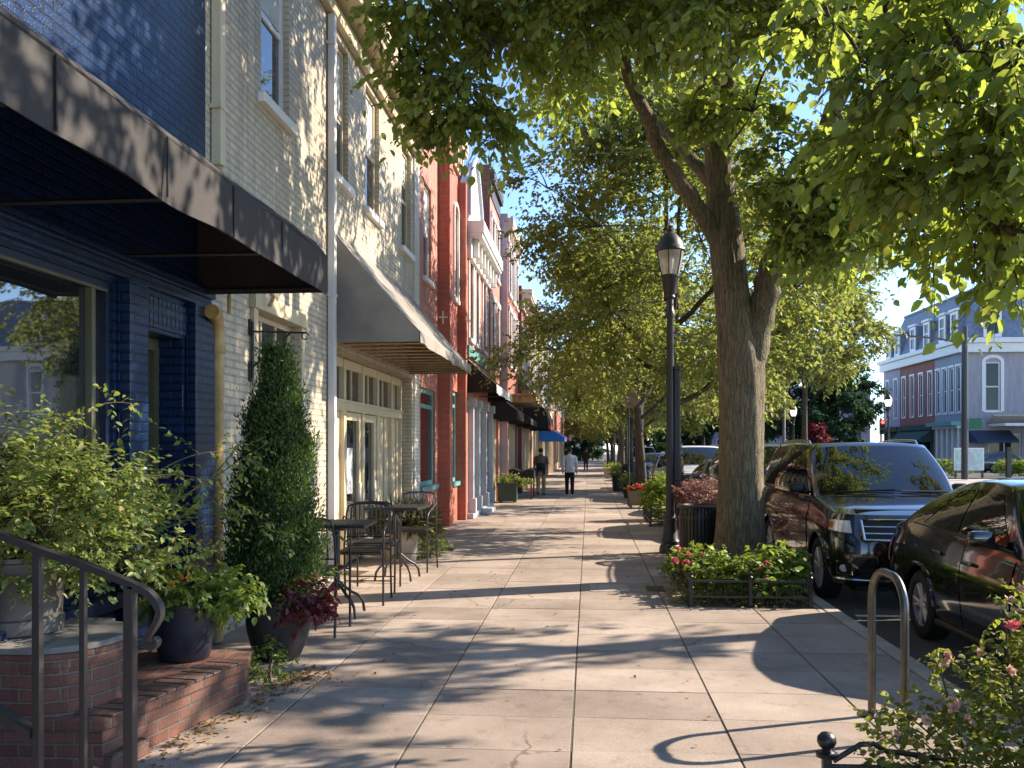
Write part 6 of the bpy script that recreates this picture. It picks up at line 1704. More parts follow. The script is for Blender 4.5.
def bed_rail():
    r = thing('bed_rail', (1.15, 4.3, 0), 'low black iron bed rail with ball finial at the foot of the rose bush', 'bed fence')
    x, y = 1.10, 4.28
    p = MB(); p.box(x - 0.02, x + 0.02, y - 0.02, y + 0.02, 0, 0.315); p.build('post', MT['iron'], r, bevel=0.003)
    f = MB(); f.lathe([(0.02, 0), (0.048, 0.008), (0.05, 0.026), (0.026, 0.034), (0.02, 0.044), (0.034, 0.055), (0.044, 0.075), (0.042, 0.098), (0.026, 0.117), (0.0, 0.124)], (x, y, 0.312), 20); f.build('finial', MT['iron'], r, smooth=60)
    t = MB(); t.tube([(x + 0.03, y, 0.30), (x + 0.09, y + 0.01, 0.335), (x + 0.16, y + 0.02, 0.375), (x + 0.22, y + 0.03, 0.375), (x + 0.28, y + 0.04, 0.34), (x + 0.6, y + 0.06, 0.30)], 0.0125, 10)
    t.tube([(x + 0.02, y, 0.275), (x + 0.6, y + 0.02, 0.275)], 0.012, 8); t.tube([(x, y, 0.10), (x + 1.3, y, 0.10)], 0.010, 8)
    t.build('rail', MT['iron'], r, smooth=60)
    for i in range(1, 6): MB().tube([(x + 0.16 * i, y, 0.02), (x + 0.16 * i, y, 0.275)], 0.006, 6).build('picket', MT['iron'], r)
bed_rail()

# fallen leaves along the ledge and the bed
r_ = np.random.default_rng(91)
def litter(label, pts, n, sp, L=0.045):
    c = np.array(pts)[r_.integers(0, len(pts), n)]
    P = c + np.concatenate([r_.normal(0, 1, (n, 2)) * np.array(sp), r_.uniform(0.004, 0.016, (n, 1))], 1)
    D = np.concatenate([r_.normal(0, 1, (n, 2)), r_.normal(0, 0.12, (n, 1))], 1)
    N = np.array([0, 0, 1.0]) + r_.normal(0, 0.22, (n, 3))
    Ls = L * r_.uniform(0.5, 1.3, n)
    o = leaves_mesh('fallen_leaves', P, D, N, Ls, Ls * 0.6, MT['dry_leaf'], None)
    tag(o, label, 'fallen leaves', kind='stuff')
litter('brown fallen leaves scattered along the foot of the brick ledge', [(-2.42 + 0.25 * t, 5.0 + 1.9 * t, 0.0) for t in np.linspace(-0.1, 1, 12)] + [(-2.3, 6.4, 0), (-2.2, 6.8, 0), (-2.1, 6.6, 0)], 420, (0.09, 0.12))
litter('few brown leaves strewn over the open walk', [(-1.5 + 0.5 * i, 6 + 1.5 * j, 0) for i in range(7) for j in range(8)], 130, (0.5, 0.8), 0.04)
litter('dry leaves lying in the tree beds and the gutter', [(1.2 + 0.2 * i, 10.3 + 0.4 * j, 0.02) for i in range(6) for j in range(6)] + [(2.78, 6 + i, -0.11) for i in range(10)], 500, (0.10, 0.3), 0.05)
# ---------------------------------------------------------------- vehicles
def lerp(a, b, t): return a + (b - a) * t
def ip(xs_, ys_, x): return float(np.interp(x, xs_, ys_))

def car(name, label, cat, loc, paint, P, group='cars parked along the kerb', rot=0.0, detail=True):
    r = thing(name, loc, label, cat, group); WO[r] = Vector((0, 0, 0)); r.rotation_euler = (0, 0, rot)
    W, L, D = P['W'], P['L'], P['D']
    wy = P['wy']; R_ = P['R']; ra = R_ + 0.055; zl = P['zl']
    b0, yc, zc = P['b0'], P['yc'], P['zc']
    y4, z4 = P['y4'], P['z4']; b1 = P['b1']
    y2, y3, zr, Wr = P['y2'], P['y3'], P['zr'], P['Wr']
    hwv = ([0, 0.12, 0.35, 0.6, 0.74, 0.80, 0.9, 1.0], [0.93, 0.965, 0.99, 1.0, 0.995, 0.975, 0.955, 0.925])
    hw = lambda v: ip(*hwv, v)
    belt = lambda y: ip([0, D, yc, y4, L - D, L], [b0, b0, zc, z4, b1, b1], y)
    def low(y, arch=True):
        z = zl
        if arch:
            for w in wy:
                d = abs(y - w)
                if d < ra: z = max(z, R_ + math.sqrt(max(0, ra * ra - d * d)))
        return z
    lean = lambda v: ip([0, 0.25, 0.45, 0.62, 1.0], [0.09, 0.01, 0.0, 0.02, P['lean']], v)
    leanr = lambda v: ip([0, 0.3, 0.6, 1.0], [0.08, 0.0, 0.0, 0.05], v)
    sx = lambda s: math.copysign(1 - (1 - abs(s)) ** 1.7, s) if s else 0.0
    sy = lambda s: abs(s) ** 3
    def F(s, v): return Vector((W * hw(v) * sx(s), D * sy(s) + lean(v), zl + v * (b0 - zl)))
    def B(s, v): return Vector((W * hw(v) * sx(s), L - D * sy(s) - leanr(v), zl + v * (b1 - zl)))
    def S(sd, y, v):
        yy = y
        if y < D + 0.5: yy = y + lean(v) * (1 - (y - D) / 0.5)
        if y > L - D - 0.5: yy = y - leanr(v) * (1 - (L - D - y) / 0.5)
        z0 = low(y); z1 = belt(y)
        z = z0 + v * (z1 - z0)
        vv = (z - zl) / (z1 - zl)
        return Vector((sd * W * hw(vv), yy, z))
    crown = 0.055
    def hood(s, t):
        ye = lerp(D + lean(1), yc, t); off = lerp(D * (1 - sy(s)), 0.18 * (1 - s * s), t)
        z = belt(lerp(D, yc, t)) + crown * (1 - s * s) * math.sin(min(1, t * 2.5) * math.pi / 2) + 0.005 * math.exp(-((abs(s) - 0.45) / 0.07) ** 2) * math.sin(math.pi * t)
        return Vector((W * hw(1) * sx(s), ye - off, z))
    def deck(s, t):
        ye = lerp(L - D - leanr(1), y4, t); off = lerp(D * (1 - sy(s)), 0.12 * (1 - s * s), t)
        z = belt(lerp(L - D, y4, t)) + 0.04 * (1 - s * s) * math.sin(min(1, t * 2.5) * math.pi / 2)
        return Vector((W * hw(1) * sx(s), ye + off, z))
    bul = lambda t: 1 + 0.045 * math.sin(math.pi * t)
    Wb = W * hw(1)
    def ws(s, t):
        x = lerp(sx(s) * Wb, sx(s) * Wr, t) * bul(t)
        return Vector((x, lerp(yc - 0.18 * (1 - s * s), y2 - 0.14 * (1 - s * s), t) - 0.03 * math.sin(math.pi * t), lerp(zc + crown * (1 - s * s), zr + 0.045 * (1 - s * s), t)))
    def bl(s, t):
        x = lerp(sx(s) * Wb, sx(s) * Wr, t) * bul(t)
        return Vector((x, lerp(y4 + 0.12 * (1 - s * s), y3 + 0.08 * (1 - s * s), t) + 0.03 * math.sin(math.pi * t), lerp(z4 + 0.04 * (1 - s * s), zr - P['rd'] + 0.045 * (1 - s * s), t)))
    def side(sd, a, t):
        p = ws(sd, t); q = bl(sd, t)
        y = lerp(p.y, q.y, a)
        zt = lerp(lerp(p.z, q.z, a), 0, 0)
        zb = belt(lerp(yc, y4, a)); ztop = lerp(zr, zr - P['rd'], a) + P['arc'] * math.sin(math.pi * a)
        return Vector((sd * lerp(Wb, Wr, t) * bul(t), y, lerp(zb, ztop, t)))
    def roof(s, b):
        p = ws(s, 1); q = bl(s, 1)
        v = p.lerp(q, b); v.z += P['arc'] * math.sin(math.pi * b)
        return v
    m = MB()
    m.grid(lambda a, b: F(a * 2 - 1, b), 28, 14)
    m.grid(lambda a, b: B(a * 2 - 1, b), 28, 12)
    m.grid(lambda a, b: hood(a * 2 - 1, b), 28, 12)
    m.grid(lambda a, b: deck(a * 2 - 1, b), 28, 6)
    ys_ = {D, L - D, yc, y4}
    for w in wy:
        for k in range(-10, 11): ys_.add(round(w + ra * math.sin(k / 10 * math.pi / 2), 4))
    for k in range(24): ys_.add(round(lerp(D, L - D, k / 23), 4))
    ys_ = sorted(ys_)
    ys_ = [ys_[0]] + [b for a, b in zip(ys_, ys_[1:]) if b - a > 0.004]
    for sd in (-1, 1):
        b0i = len(m.v); nv = 12
        for y in ys_:
            for j in range(nv + 1): m.v.append(tuple(S(sd, y, j / nv)))
        for i in range(len(ys_) - 1):
            for j in range(nv):
                a = b0i + i * (nv + 1) + j
                m.f.append((a, a + nv + 1, a + nv + 2, a + 1))
        m.grid(lambda a, b: side(sd, a, b), 16, 8)
    m.grid(lambda a, b: ws(a * 2 - 1, b), 28, 8)
    m.grid(lambda a, b: bl(a * 2 - 1, b), 28, 8)
    m.grid(lambda a, b: roof(a * 2 - 1, b), 28, 10)
    body = m.build('body', paint, r, smooth=38, weld=0.002, recalc=True)
    ctr = Vector((0, (yc + y4) / 2, zc * 0.8))
    def patch(mb, fn, cs, off, nu=8, nv=6, c=ctr):
        def g(u, v):
            a = lerp(lerp(cs[0][0], cs[1][0], u), lerp(cs[3][0], cs[2][0], u), v)
            b = lerp(lerp(cs[0][1], cs[1][1], u), lerp(cs[3][1], cs[2][1], u), v)
            p = fn(a, b); e = 1e-3
            n = (fn(a + e, b) - p).cross(fn(a, b + e) - p)
            if n.length < 1e-12: n = p - c
            n.normalize()
            if n.dot(p - c) < 0: n.negate()
            return p + n * off
        mb.grid(g, nu, nv)
        return mb
    def rect(a0, a1, b0_, b1_): return [(a0, b0_), (a1, b0_), (a1, b1_), (a0, b1_)]
    patch(MB(), ws, rect(-0.80, 0.80, 0.06, 0.93), 0.006, 20, 8).build('windshield', MT['car_glass'], r, smooth=60)
    patch(MB(), bl, rect(-0.78, 0.78, 0.14, 0.90), 0.006, 20, 8).build('rear_window', MT['car_glass'], r, smooth=60)
    for sd in (-1, 1):
        for (a0, a1, a2, a3) in P['sw']:
            cs = [(a0, 0.09), (a1, 0.09), (a2, 0.86), (a3, 0.86)]
            w = patch(MB(), lambda a, b: side(sd, a, b), cs, 0.005, 8, 6).build('side_window', MT['car_glass'], r, smooth=60)
        if detail:
            t = MB()
            pts = [side(sd, a, 0.055) + Vector((sd * 0.008, 0, 0)) for a in np.linspace(P['sw'][0][0] - 0.02, P['sw'][-1][1] + 0.01, 14)]
            t.tube(pts, 0.008, 5); t.build('window_trim', MT[P.get('trim', 'black_trim')], r)
        for k, (ya, yb) in enumerate(P['doors']):
            cs = [(ya, 0.10), (yb, 0.10), (yb, 0.955), (ya, 0.955)]
            d = patch(MB(), lambda y, v: S(sd, y, v), cs, 0.007, 14, 12).build('door', paint, r, smooth=50)
            hp = S(sd, yb - 0.16, 0.80)
            h = MB(); h.box(hp.x - 0.018 + sd * 0.03, hp.x + 0.018 + sd * 0.03, hp.y - 0.10, hp.y + 0.10, hp.z - 0.016, hp.z + 0.016)
            h.build('handle', paint, d, bevel=0.01)
        # mirror
        mp = side(sd, P['ma'], 0.06)
        q = MB(); mx = mp.x + sd * 0.15
        q.ball((0, 0, 0), 1.0, 16)
        sq = lambda c: math.copysign(abs(c) ** 0.6, c)
        q.v = [(mx + sq(v[0]) * 0.105, mp.y - 0.03 + sq(v[1]) * 0.06, mp.z + 0.07 + sq(v[2]) * 0.066) for v in q.v]
        q.tube([mp + Vector((-sd * 0.02, 0, 0.0)), Vector((mx, mp.y - 0.02, mp.z + 0.03))], 0.028, 8)
        mi = q.build('mirror', MT['black_trim'] if not P.get('pm') else paint, r, smooth=60)
        # lamps
        hl = P['hl']
        patch(MB(), F, [(sd * hl[0], hl[1]), (sd * 0.995, hl[1] + 0.03), (sd * 0.995, hl[2]), (sd * (hl[0] + hl[3]), hl[2])], 0.008, 14, 5, Vector((0, 1.5, 0.7))).build('headlight', MT['lamp_lens'], r, smooth=60)
        if detail:
            patch(MB(), F, [(sd * 0.90, hl[1] + 0.05), (sd * 0.99, hl[1] + 0.06), (sd * 0.99, hl[2] - 0.03), (sd * 0.90, hl[2] - 0.03)], 0.012, 6, 4, Vector((0, 1.5, 0.7))).build('turn_signal', MT['amber'], r, smooth=60)
            fl = P['fog']
            f = MB(); patch(f, F, rect(sd * fl[0], sd * fl[1], fl[2], fl[3]), 0.006, 8, 4, Vector((0, 1.5, 0.7)))
            fo = f.build('fog_lamp_bezel', MT['black_trim'], r, smooth=60)
            fc = F(sd * (fl[0] + fl[1]) / 2, (fl[2] + fl[3]) / 2)
            q = MB(); q.lathe([(0.0, -0.02), (0.04, -0.018), (0.045, 0.01)], (0, 0, 0), 16)
            q.v = [(fc.x + v[0], fc.y + v[2] - 0.005, fc.z + v[1]) for v in q.v]
            q.build('fog_lamp', MT['lamp_lens'], fo, smooth=50)
            e = MB(); pts = [F(sd * s, v) + Vector((0, -0.012, 0)) for s, v in ((fl[0] - .02, fl[2] - .02), (fl[1] + .02, fl[2] - .02), (fl[1] + .02, fl[3] + .02), (fl[0] - .02, fl[3] + .02), (fl[0] - .02, fl[2] - .02))]
            e.tube(pts, 0.007, 5); e.build('bezel_trim', MT['chrome'], fo)
        patch(MB(), B, [(sd * 0.62, P['tl'][0]), (sd * 0.995, P['tl'][0]), (sd * 0.995, P['tl'][1]), (sd * 0.66, P['tl'][1])], 0.008, 10, 4, Vector((0, L - 1.5, 0.7))).build('tail_light', MT['red_lens'], r, smooth=60)
    # grille and lower air intake
    gr = P['gr']
    g = MB(); patch(g, F, [(-gr[0], gr[1]), (gr[0], gr[1]), (gr[0] + gr[3], gr[2]), (-gr[0] - gr[3], gr[2])], 0.006, 24, 5, Vector((0, 1.5, 0.7)))
    go = g.build('grille', MT['black_trim'], r, smooth=60)
    c = MB()
    edge = [(lerp(-gr[0], gr[0], i / 12), gr[1]) for i in range(13)] + [(gr[0] + gr[3], gr[2])] + [(lerp(gr[0] + gr[3], -gr[0] - gr[3], i / 12), gr[2]) for i in range(1, 13)] + [(-gr[0], gr[1])]
    c.tube([F(*q) + Vector((0, -0.014, 0)) for q in edge], 0.014, 6)
    for k in range(1, gr[4] + 1):
        v = lerp(gr[1], gr[2], k / (gr[4] + 1)); hwd = lerp(gr[0], gr[0] + gr[3], k / (gr[4] + 1))
        c.tube([F(lerp(-hwd, hwd, i / 12), v) + Vector((0, -0.012, 0)) for i in range(13)], 0.009 if detail else 0.008, 6)
    c.build('grille_bar', MT['chrome'], go, smooth=50)
    lo = MB(); patch(lo, F, rect(-0.55, 0.55, 0.10, 0.27), 0.006, 20, 4, Vector((0, 1.5, 0.7))); lo.build('air_intake', MT['black_trim'], r, smooth=60)
    if detail:
        s = MB(); s.tube([F(lerp(-0.97, 0.97, i / 30), P['strip']) + Vector((0, -0.016, 0)) for i in range(31)], 0.013, 6); s.build('bumper_strip', MT[P['stripmat']], r, smooth=50)
        for sd in (-1, 1):
            sl_ = MB()
            ys2 = np.linspace(wy[0] + ra + 0.02, wy[1] - ra - 0.02, 12)
            sl_.tube([S(sd, y, 0.03) + Vector((sd * 0.012, 0, 0)) for y in ys2], 0.035, 8)
            sl_.build('sill', MT['black_trim'], r, smooth=50)
        for sd in (-1, 1):
            for w in wy:
                a_ = MB()
                pts = []
                for k in range(-9, 10):
                    an = k / 9 * 1.45
                    y = w + (ra + 0.01) * math.sin(an)
                    z = R_ + (ra + 0.01) * math.cos(an)
                    vv = (z - zl) / (belt(y) - zl)
                    pts.append((sd * (W * hw(vv) + 0.004), y, z))
                a_.tube(pts, 0.022, 6)
                a_.build('arch_trim', paint if not P.get('am') else MT['black_trim'], r, smooth=50)
        wp = MB(); wp.tube([ws(-0.55, 0.03) + Vector((0, -0.02, 0.02)), ws(0.05, 0.055) + Vector((0, -0.03, 0.02))], 0.008, 5); wp.tube([ws(0.1, 0.03) + Vector((0, -0.02, 0.02)), ws(0.68, 0.055) + Vector((0, -0.03, 0.02))], 0.008, 5)
        wp.build('wiper', MT['black_trim'], r)
    if P.get('rails'):
        for sd in (-1, 1):
            q = MB(); pts = [roof(sd * 0.86, b) + Vector((0, 0, 0.05 if 0.02 < b < 0.98 else 0.0)) for b in (0.10, 0.13, 0.2, 0.4, 0.6, 0.8, 0.9, 0.94)]
            pts[0].z -= 0.05; pts[-1].z -= 0.05
            q.tube(pts, 0.016, 8); q.build('roof_rail', MT['chrome'], r, smooth=50)
    # underbody and wheels
    u = MB(); u.box(-W * 0.72, W * 0.72, 0.25, L - 0.25, 0.20, 0.42); u.box(-W * 0.70, W * 0.70, 0.3, L - 0.3, 0.42, zc - 0.08); u.build('underbody', MT['black_trim'], r)
    for sd in (-1, 1):
        for w in wy:
            x1 = sd * (W - 0.015); x0 = sd * (W - 0.24)
            t = MB(); s_ = -1 if sd < 0 else 1
            prof = [(R_ - 0.14, 0), (R_ - 0.03, 0.0), (R_ - 0.005, 0.02), (R_, 0.05), (R_, 0.17), (R_ - 0.005, 0.20), (R_ - 0.03, 0.222), (R_ - 0.11, 0.225), (R_ - 0.125, 0.21)]
            t.lathe([(q, s_ * (z - 0.225)) for q, z in prof], (x1, w, R_), 40, 'X', caps=False)
            wh = t.build('wheel', MT['tyre'], r, smooth=40)
            k = MB(); rr = R_ - 0.118
            k.lathe([(rr + 0.012, s_ * -0.005), (rr + 0.012, s_ * -0.02), (rr - 0.012, s_ * -0.03), (rr - 0.02, s_ * -0.12)], (x1, w, R_), 40, 'X', caps=False)
            k.lathe([(0.0, s_ * -0.02), (0.045, s_ * -0.02), (0.07, s_ * -0.035), (0.075, s_ * -0.06)], (x1, w, R_), 20, 'X', caps=False)
            nsp = P['spokes']
            for i in range(nsp):
                for dd in (-0.13, 0.13):
                    a0 = 2 * math.pi * i / nsp + dd * 0.5; a1 = 2 * math.pi * i / nsp + dd * 1.5
                    k.tube([(x1 - s_ * 0.045, w + 0.05 * math.cos(a0), R_ + 0.05 * math.sin(a0)), (x1 - s_ * 0.03, w + (rr - 0.01) * math.cos(a1), R_ + (rr - 0.01) * math.sin(a1))], [0.024, 0.017], 6)
            k.build('rim', MT['alloy'], wh, smooth=40)
            MB().lathe([(0, s_ * -0.12), (rr - 0.01, s_ * -0.12), (rr - 0.01, s_ * -0.13)], (x1, w, R_), 28, 'X').build('brake_disc', MT['black_trim'], wh)
    return r

SUV = dict(W=0.96, L=5.05, D=0.36, wy=(0.96, 4.0), R=0.385, zl=0.27, b0=1.09, lean=0.14, yc=1.40, zc=1.225, y4=4.88, z4=1.25, b1=1.22, y2=2.08, y3=4.42, zr=1.885, Wr=0.74, rd=0.03, arc=0.035,
           sw=[(0.055, 0.335, 0.355, 0.115), (0.365, 0.63, 0.63, 0.38), (0.66, 0.93, 0.90, 0.66)], doors=[(1.50, 2.58), (2.60, 3.52)], ma=0.075, hl=(0.61, 0.74, 0.91, 0.04), fog=(0.66, 0.84, 0.18, 0.32), tl=(0.6, 0.9), gr=(0.48, 0.66, 0.93, 0.05, 2), strip=0.09, stripmat='chrome', rails=True, spokes=7, trim='chrome')
SEDAN = dict(W=0.90, L=4.55, D=0.40, wy=(0.92, 3.38), R=0.335, zl=0.22, b0=0.78, lean=0.22, yc=1.36, zc=1.02, y4=3.92, z4=1.10, b1=1.04, y2=2.08, y3=3.16, zr=1.53, Wr=0.60, rd=0.05, arc=0.05,
             sw=[(0.07, 0.455, 0.44, 0.10), (0.485, 0.80, 0.70, 0.47), (0.82, 0.90, 0.80, 0.72)], doors=[(1.45, 2.36), (2.38, 3.06)], ma=0.16, hl=(0.6, 0.62, 0.92, 0.08), fog=(0.7, 0.86, 0.18, 0.34), tl=(0.55, 0.85), gr=(0.36, 0.5, 0.85, 0.05, 3), strip=0.06, stripmat='black_trim', spokes=5, trim='black_trim', pm=True)
CG = 'cars parked along the kerb'
car('parked_suv', 'black sport utility vehicle parked nose out behind the bike rack with chrome framed grille', 'car', (3.78, 10.50, -0.11), MT['paint_black'], SUV)
car('parked_sedan', 'black sedan parked nearest at the right edge beside the rose bush', 'car', (4.10, 5.72, -0.11), MT['paint_black'], SEDAN)
car('parked_car', 'dark grey car parked directly behind the black sport utility vehicle', 'car', (3.70, 16.6, -0.11), MT['paint_grey'], SUV, detail=False)
car('parked_car', 'dark green tinted sedan parked third behind the litter bin flowers', 'car', (3.75, 22.2, -0.11), MT['paint_grey'], dict(SEDAN, zr=1.50), detail=False)
car('parked_car', 'white sport utility vehicle parked beyond the grey sedan', 'car', (3.55, 28.2, -0.11), MT['paint_white'], SUV, detail=False)
car('parked_car', 'silver sedan parked beyond the white vehicle behind the lamp post', 'car', (3.5, 35.0, -0.11), MT['paint_silver'], SEDAN, detail=False)
car('parked_car', 'bright blue car standing across the road in the distance', 'car', (8.9, 52.0, -0.11), MT['paint_blue'], SEDAN, None, detail=False)
car('parked_car', 'small blue car far along the kerb beyond the silver sedan', 'car', (3.6, 47.0, -0.11), MT['paint_blue'], SEDAN, detail=False)
car('parked_car', 'silver car at the far end of the parked row', 'car', (3.4, 56.0, -0.11), MT['paint_silver'], SUV, detail=False)
car('parked_car', 'dark car side on before the mauve corner building at the right edge', 'car', (33.6, 71.0, -0.11), MT['paint_black'], SEDAN, None, rot=math.pi / 2, detail=False)

# ---------------------------------------------------------------- people, seen from behind
def skin_mesh(name, verts, edges, radii, mat, parent, root=0, sub=2):
    me = bpy.data.meshes.new(name); me.from_pydata(verts, edges, [])
    o = link_mesh(name, me, mat, parent)
    md = o.modifiers.new('skin', 'SKIN'); md.use_smooth_shade = True; md.branch_smoothing = 0.6
    for v, rr in zip(me.skin_vertices[0].data, radii):
        v.radius = rr if isinstance(rr, tuple) else (rr, rr)
    me.skin_vertices[0].data[root].use_root = True
    sb = o.modifiers.new('subdivision', 'SUBSURF'); sb.levels = sub; sb.render_levels = sub
    return o
def person(label, loc, shirt, pants, H=1.75, stride=1, bag=False, sleeves='long', rot=0.0):
    r = thing('person', loc, label, 'person'); WO[r] = Vector((0, 0, 0)); r.rotation_euler = (0, 0, rot)
    k = H / 1.75; st = 0.14 * stride
    # joints; walks away (+Y)
    J = dict(pel=(0, 0, 0.96), sp=(0, -0.005, 1.14), ch=(0, 0.0, 1.34), ne=(0, 0.01, 1.49), hb=(0, 0.02, 1.56), hd=(0, 0.03, 1.66))
    V = []; E = []; Rr = []
    def add(p, q, par=None):
        V.append((p[0] * k, p[1] * k, p[2] * k)); Rr.append((q[0] * k, q[1] * k) if isinstance(q, tuple) else q * k)
        if par is not None: E.append((par, len(V) - 1))
        return len(V) - 1
    pe = add(J['pel'], (0.15, 0.105)); sp = add(J['sp'], (0.135, 0.095), pe); ch = add(J['ch'], (0.165, 0.11), sp); ne = add(J['ne'], 0.055, ch); hb = add(J['hb'], 0.062, ne); hd = add((0, 0.035, 1.64), (0.078, 0.095), hb); add((0, 0.03, 1.715), (0.06, 0.075), hd)
    legs = {}; arms = {}
    for sd in (-1, 1):
        f = sd * st
        hip = (sd * 0.09, 0, 0.90); kn = (sd * 0.10, f * 0.55 + 0.03, 0.50); an = (sd * 0.10, f * 1.0 - (0.06 if f < 0 else 0), 0.10 + (0.03 if f < 0 else 0)); to = (sd * 0.12, f * 1.0 + 0.13 - (0.05 if f < 0 else 0), 0.035)
        legs[sd] = (hip, kn, an, to)
        h = add(hip, 0.085, pe); a = add(kn, 0.056, h); b = add(an, 0.04, a); add(to, (0.038, 0.032), b)
        shd = (sd * 0.185, 0, 1.42); el = (sd * 0.245, -f * 0.35 - 0.03, 1.14); wr = (sd * 0.25, -f * 0.75 + 0.05, 0.90)
        arms[sd] = (shd, el, wr)
        c = add(shd, 0.062, ch); d = add(el, 0.043, c); e = add(wr, 0.031, d); p_ = add((sd * 0.25, wr[1] + 0.015, 0.83), (0.036, 0.020), e)
        for q in range(4):
            o_ = -0.028 + q * 0.018
            g1 = add((sd * 0.25, wr[1] + 0.02 + o_, 0.775), 0.009, p_); add((sd * 0.243, wr[1] + 0.022 + o_, 0.735 + 0.008 * abs(q - 1)), 0.008, g1)
        t1 = add((sd * 0.236, wr[1] + 0.055, 0.82), 0.011, p_); add((sd * 0.228, wr[1] + 0.066, 0.785), 0.009, t1)
    body = skin_mesh('body', V, E, Rr, MT['skin'], r)
    # face and ears
    fc = MB()
    fc.ball((-0.082 * k, 0.03 * k, 1.635 * k), 0.022 * k, 8); fc.ball((0.082 * k, 0.03 * k, 1.635 * k), 0.022 * k, 8); fc.ball((0, 0.135 * k, 1.62 * k), 0.018 * k, 8)
    fc.build('face_feature', MT['skin'], body, smooth=60)
    ey = MB(); ey.ball((-0.032 * k, 0.122 * k, 1.65 * k), 0.012 * k, 8); ey.ball((0.032 * k, 0.122 * k, 1.65 * k), 0.012 * k, 8); ey.build('eye', MT['black_trim'], body, smooth=60)
    h = MB(); h.ball((0, 0, 0), 1, 20); h.v = [((v[0] * 0.088) * k, (0.022 + v[1] * 0.103 - 0.012) * k, (1.672 + v[2] * 0.085 - 0.03 * (v[1] < 0) * (1 - v[2] ** 2)) * k) for v in h.v]
    h.build('hair', MT['hair'], r, smooth=60)
    # clothes: lofted rings round the torso and along each limb
    def ring(m, rows, seg=16):
        rows = [tuple(q * k for q in row) for row in rows]
        v = [(cx + rx * math.cos(2 * math.pi * i / seg), cy + ry * math.sin(2 * math.pi * i / seg), cz) for (cx, cy, cz, rx, ry) in rows for i in range(seg)]
        f = [(a * seg + i, a * seg + (i + 1) % seg, (a + 1) * seg + (i + 1) % seg, (a + 1) * seg + i) for a in range(len(rows) - 1) for i in range(seg)]
        f.append(tuple((len(rows) - 1) * seg + i for i in range(seg)))
        m.add(v, f)
    def limb(m, pts, rad): m.tube([tuple(q * k for q in p) for p in pts], [q * k for q in rad], 12)
    m = MB()
    ring(m, [(0, -0.005, 0.84, 0.185, 0.135), (0, -0.005, 0.93, 0.182, 0.135), (0, -0.01, 1.12, 0.172, 0.128), (0, -0.01, 1.28, 0.198, 0.14), (0, -0.005, 1.38, 0.205, 0.135), (0, 0, 1.44, 0.175, 0.105), (0, 0.006, 1.485, 0.085, 0.075), (0, 0.012, 1.515, 0.068, 0.068)])
    for sd in (-1, 1):
        shd, el, wr = arms[sd]
        limb(m, [(shd[0] * 0.75, shd[1], shd[2] + 0.005), (shd[0] * 1.08, shd[1], shd[2] - 0.04), el] if sleeves != 'long' else [(shd[0] * 0.75, shd[1], shd[2] + 0.005), (shd[0] * 1.08, shd[1], shd[2] - 0.04), el, wr], [0.06, 0.075, 0.06] if sleeves != 'long' else [0.06, 0.075, 0.06, 0.046])
    m.build('shirt', shirt, r, smooth=70)
    m = MB()
    ring(m, [(0, 0, 0.76, 0.15, 0.11), (0, -0.01, 0.84, 0.176, 0.13), (0, -0.005, 0.95, 0.165, 0.122), (0, 0, 1.0, 0.16, 0.118)])
    for sd in (-1, 1):
        hip, kn, an, to = legs[sd]
        limb(m, [(hip[0] * 0.95, hip[1], 0.86), (hip[0], hip[1] * 0.8 + kn[1] * 0.2, 0.74), kn, (an[0], an[1], an[2] - 0.03)], [0.10, 0.098, 0.074, 0.062])
    m.build('trousers', pants, r, smooth=70)
    for sd in (-1, 1):
        hip, kn, an, to = legs[sd]
        V, E, Rr = [], [], []
        a = add((an[0], an[1] - 0.03, an[2] - 0.055), (0.045, 0.04)); b = add((an[0] + sd * 0.005, an[1] + 0.06, an[2] - 0.06), (0.048, 0.036), a); add((to[0], to[1] + 0.02, to[2]), (0.042, 0.03), b)
        skin_mesh('shoe', V, E, Rr, MT['black_cloth'], r)
    if bag:
        b = MB(); b.ball((0, 0, 0), 1, 16); b.v = [(v[0] * 0.19 * k, (-0.10 + v[1] * 0.10) * k, (1.06 + v[2] * 0.16) * k) for v in b.v]
        b.build('tied_jacket', MT['black_cloth'], r, smooth=60)
        s = MB(); s.box(-0.17 * k, -0.10 * k, -0.17 * k, -0.06 * k, 0.72 * k, 1.0 * k); s.box(0.08 * k, 0.16 * k, -0.17 * k, -0.06 * k, 0.75 * k, 1.0 * k); s.build('jacket_sleeve', MT['black_cloth'], r, bevel=0.02)
    return r
person('pedestrian in brown shirt and khaki trousers with dark jacket tied at the waist', (-1.76, 33.4, 0), MT['brown_cloth'], MT['khaki_cloth'], 1.75, 0.6, True, 'short')
person('pedestrian in a pale long sleeved shirt and black trousers walking away', (-0.70, 33.5, 0), MT['white_cloth'], MT['black_cloth'], 1.77, -0.8, False)
person('distant pedestrian in dark clothes small at the end of the walk', (-0.2, 70.0, 0), MT['black_cloth'], MT['black_cloth'], 1.7, 0.7)

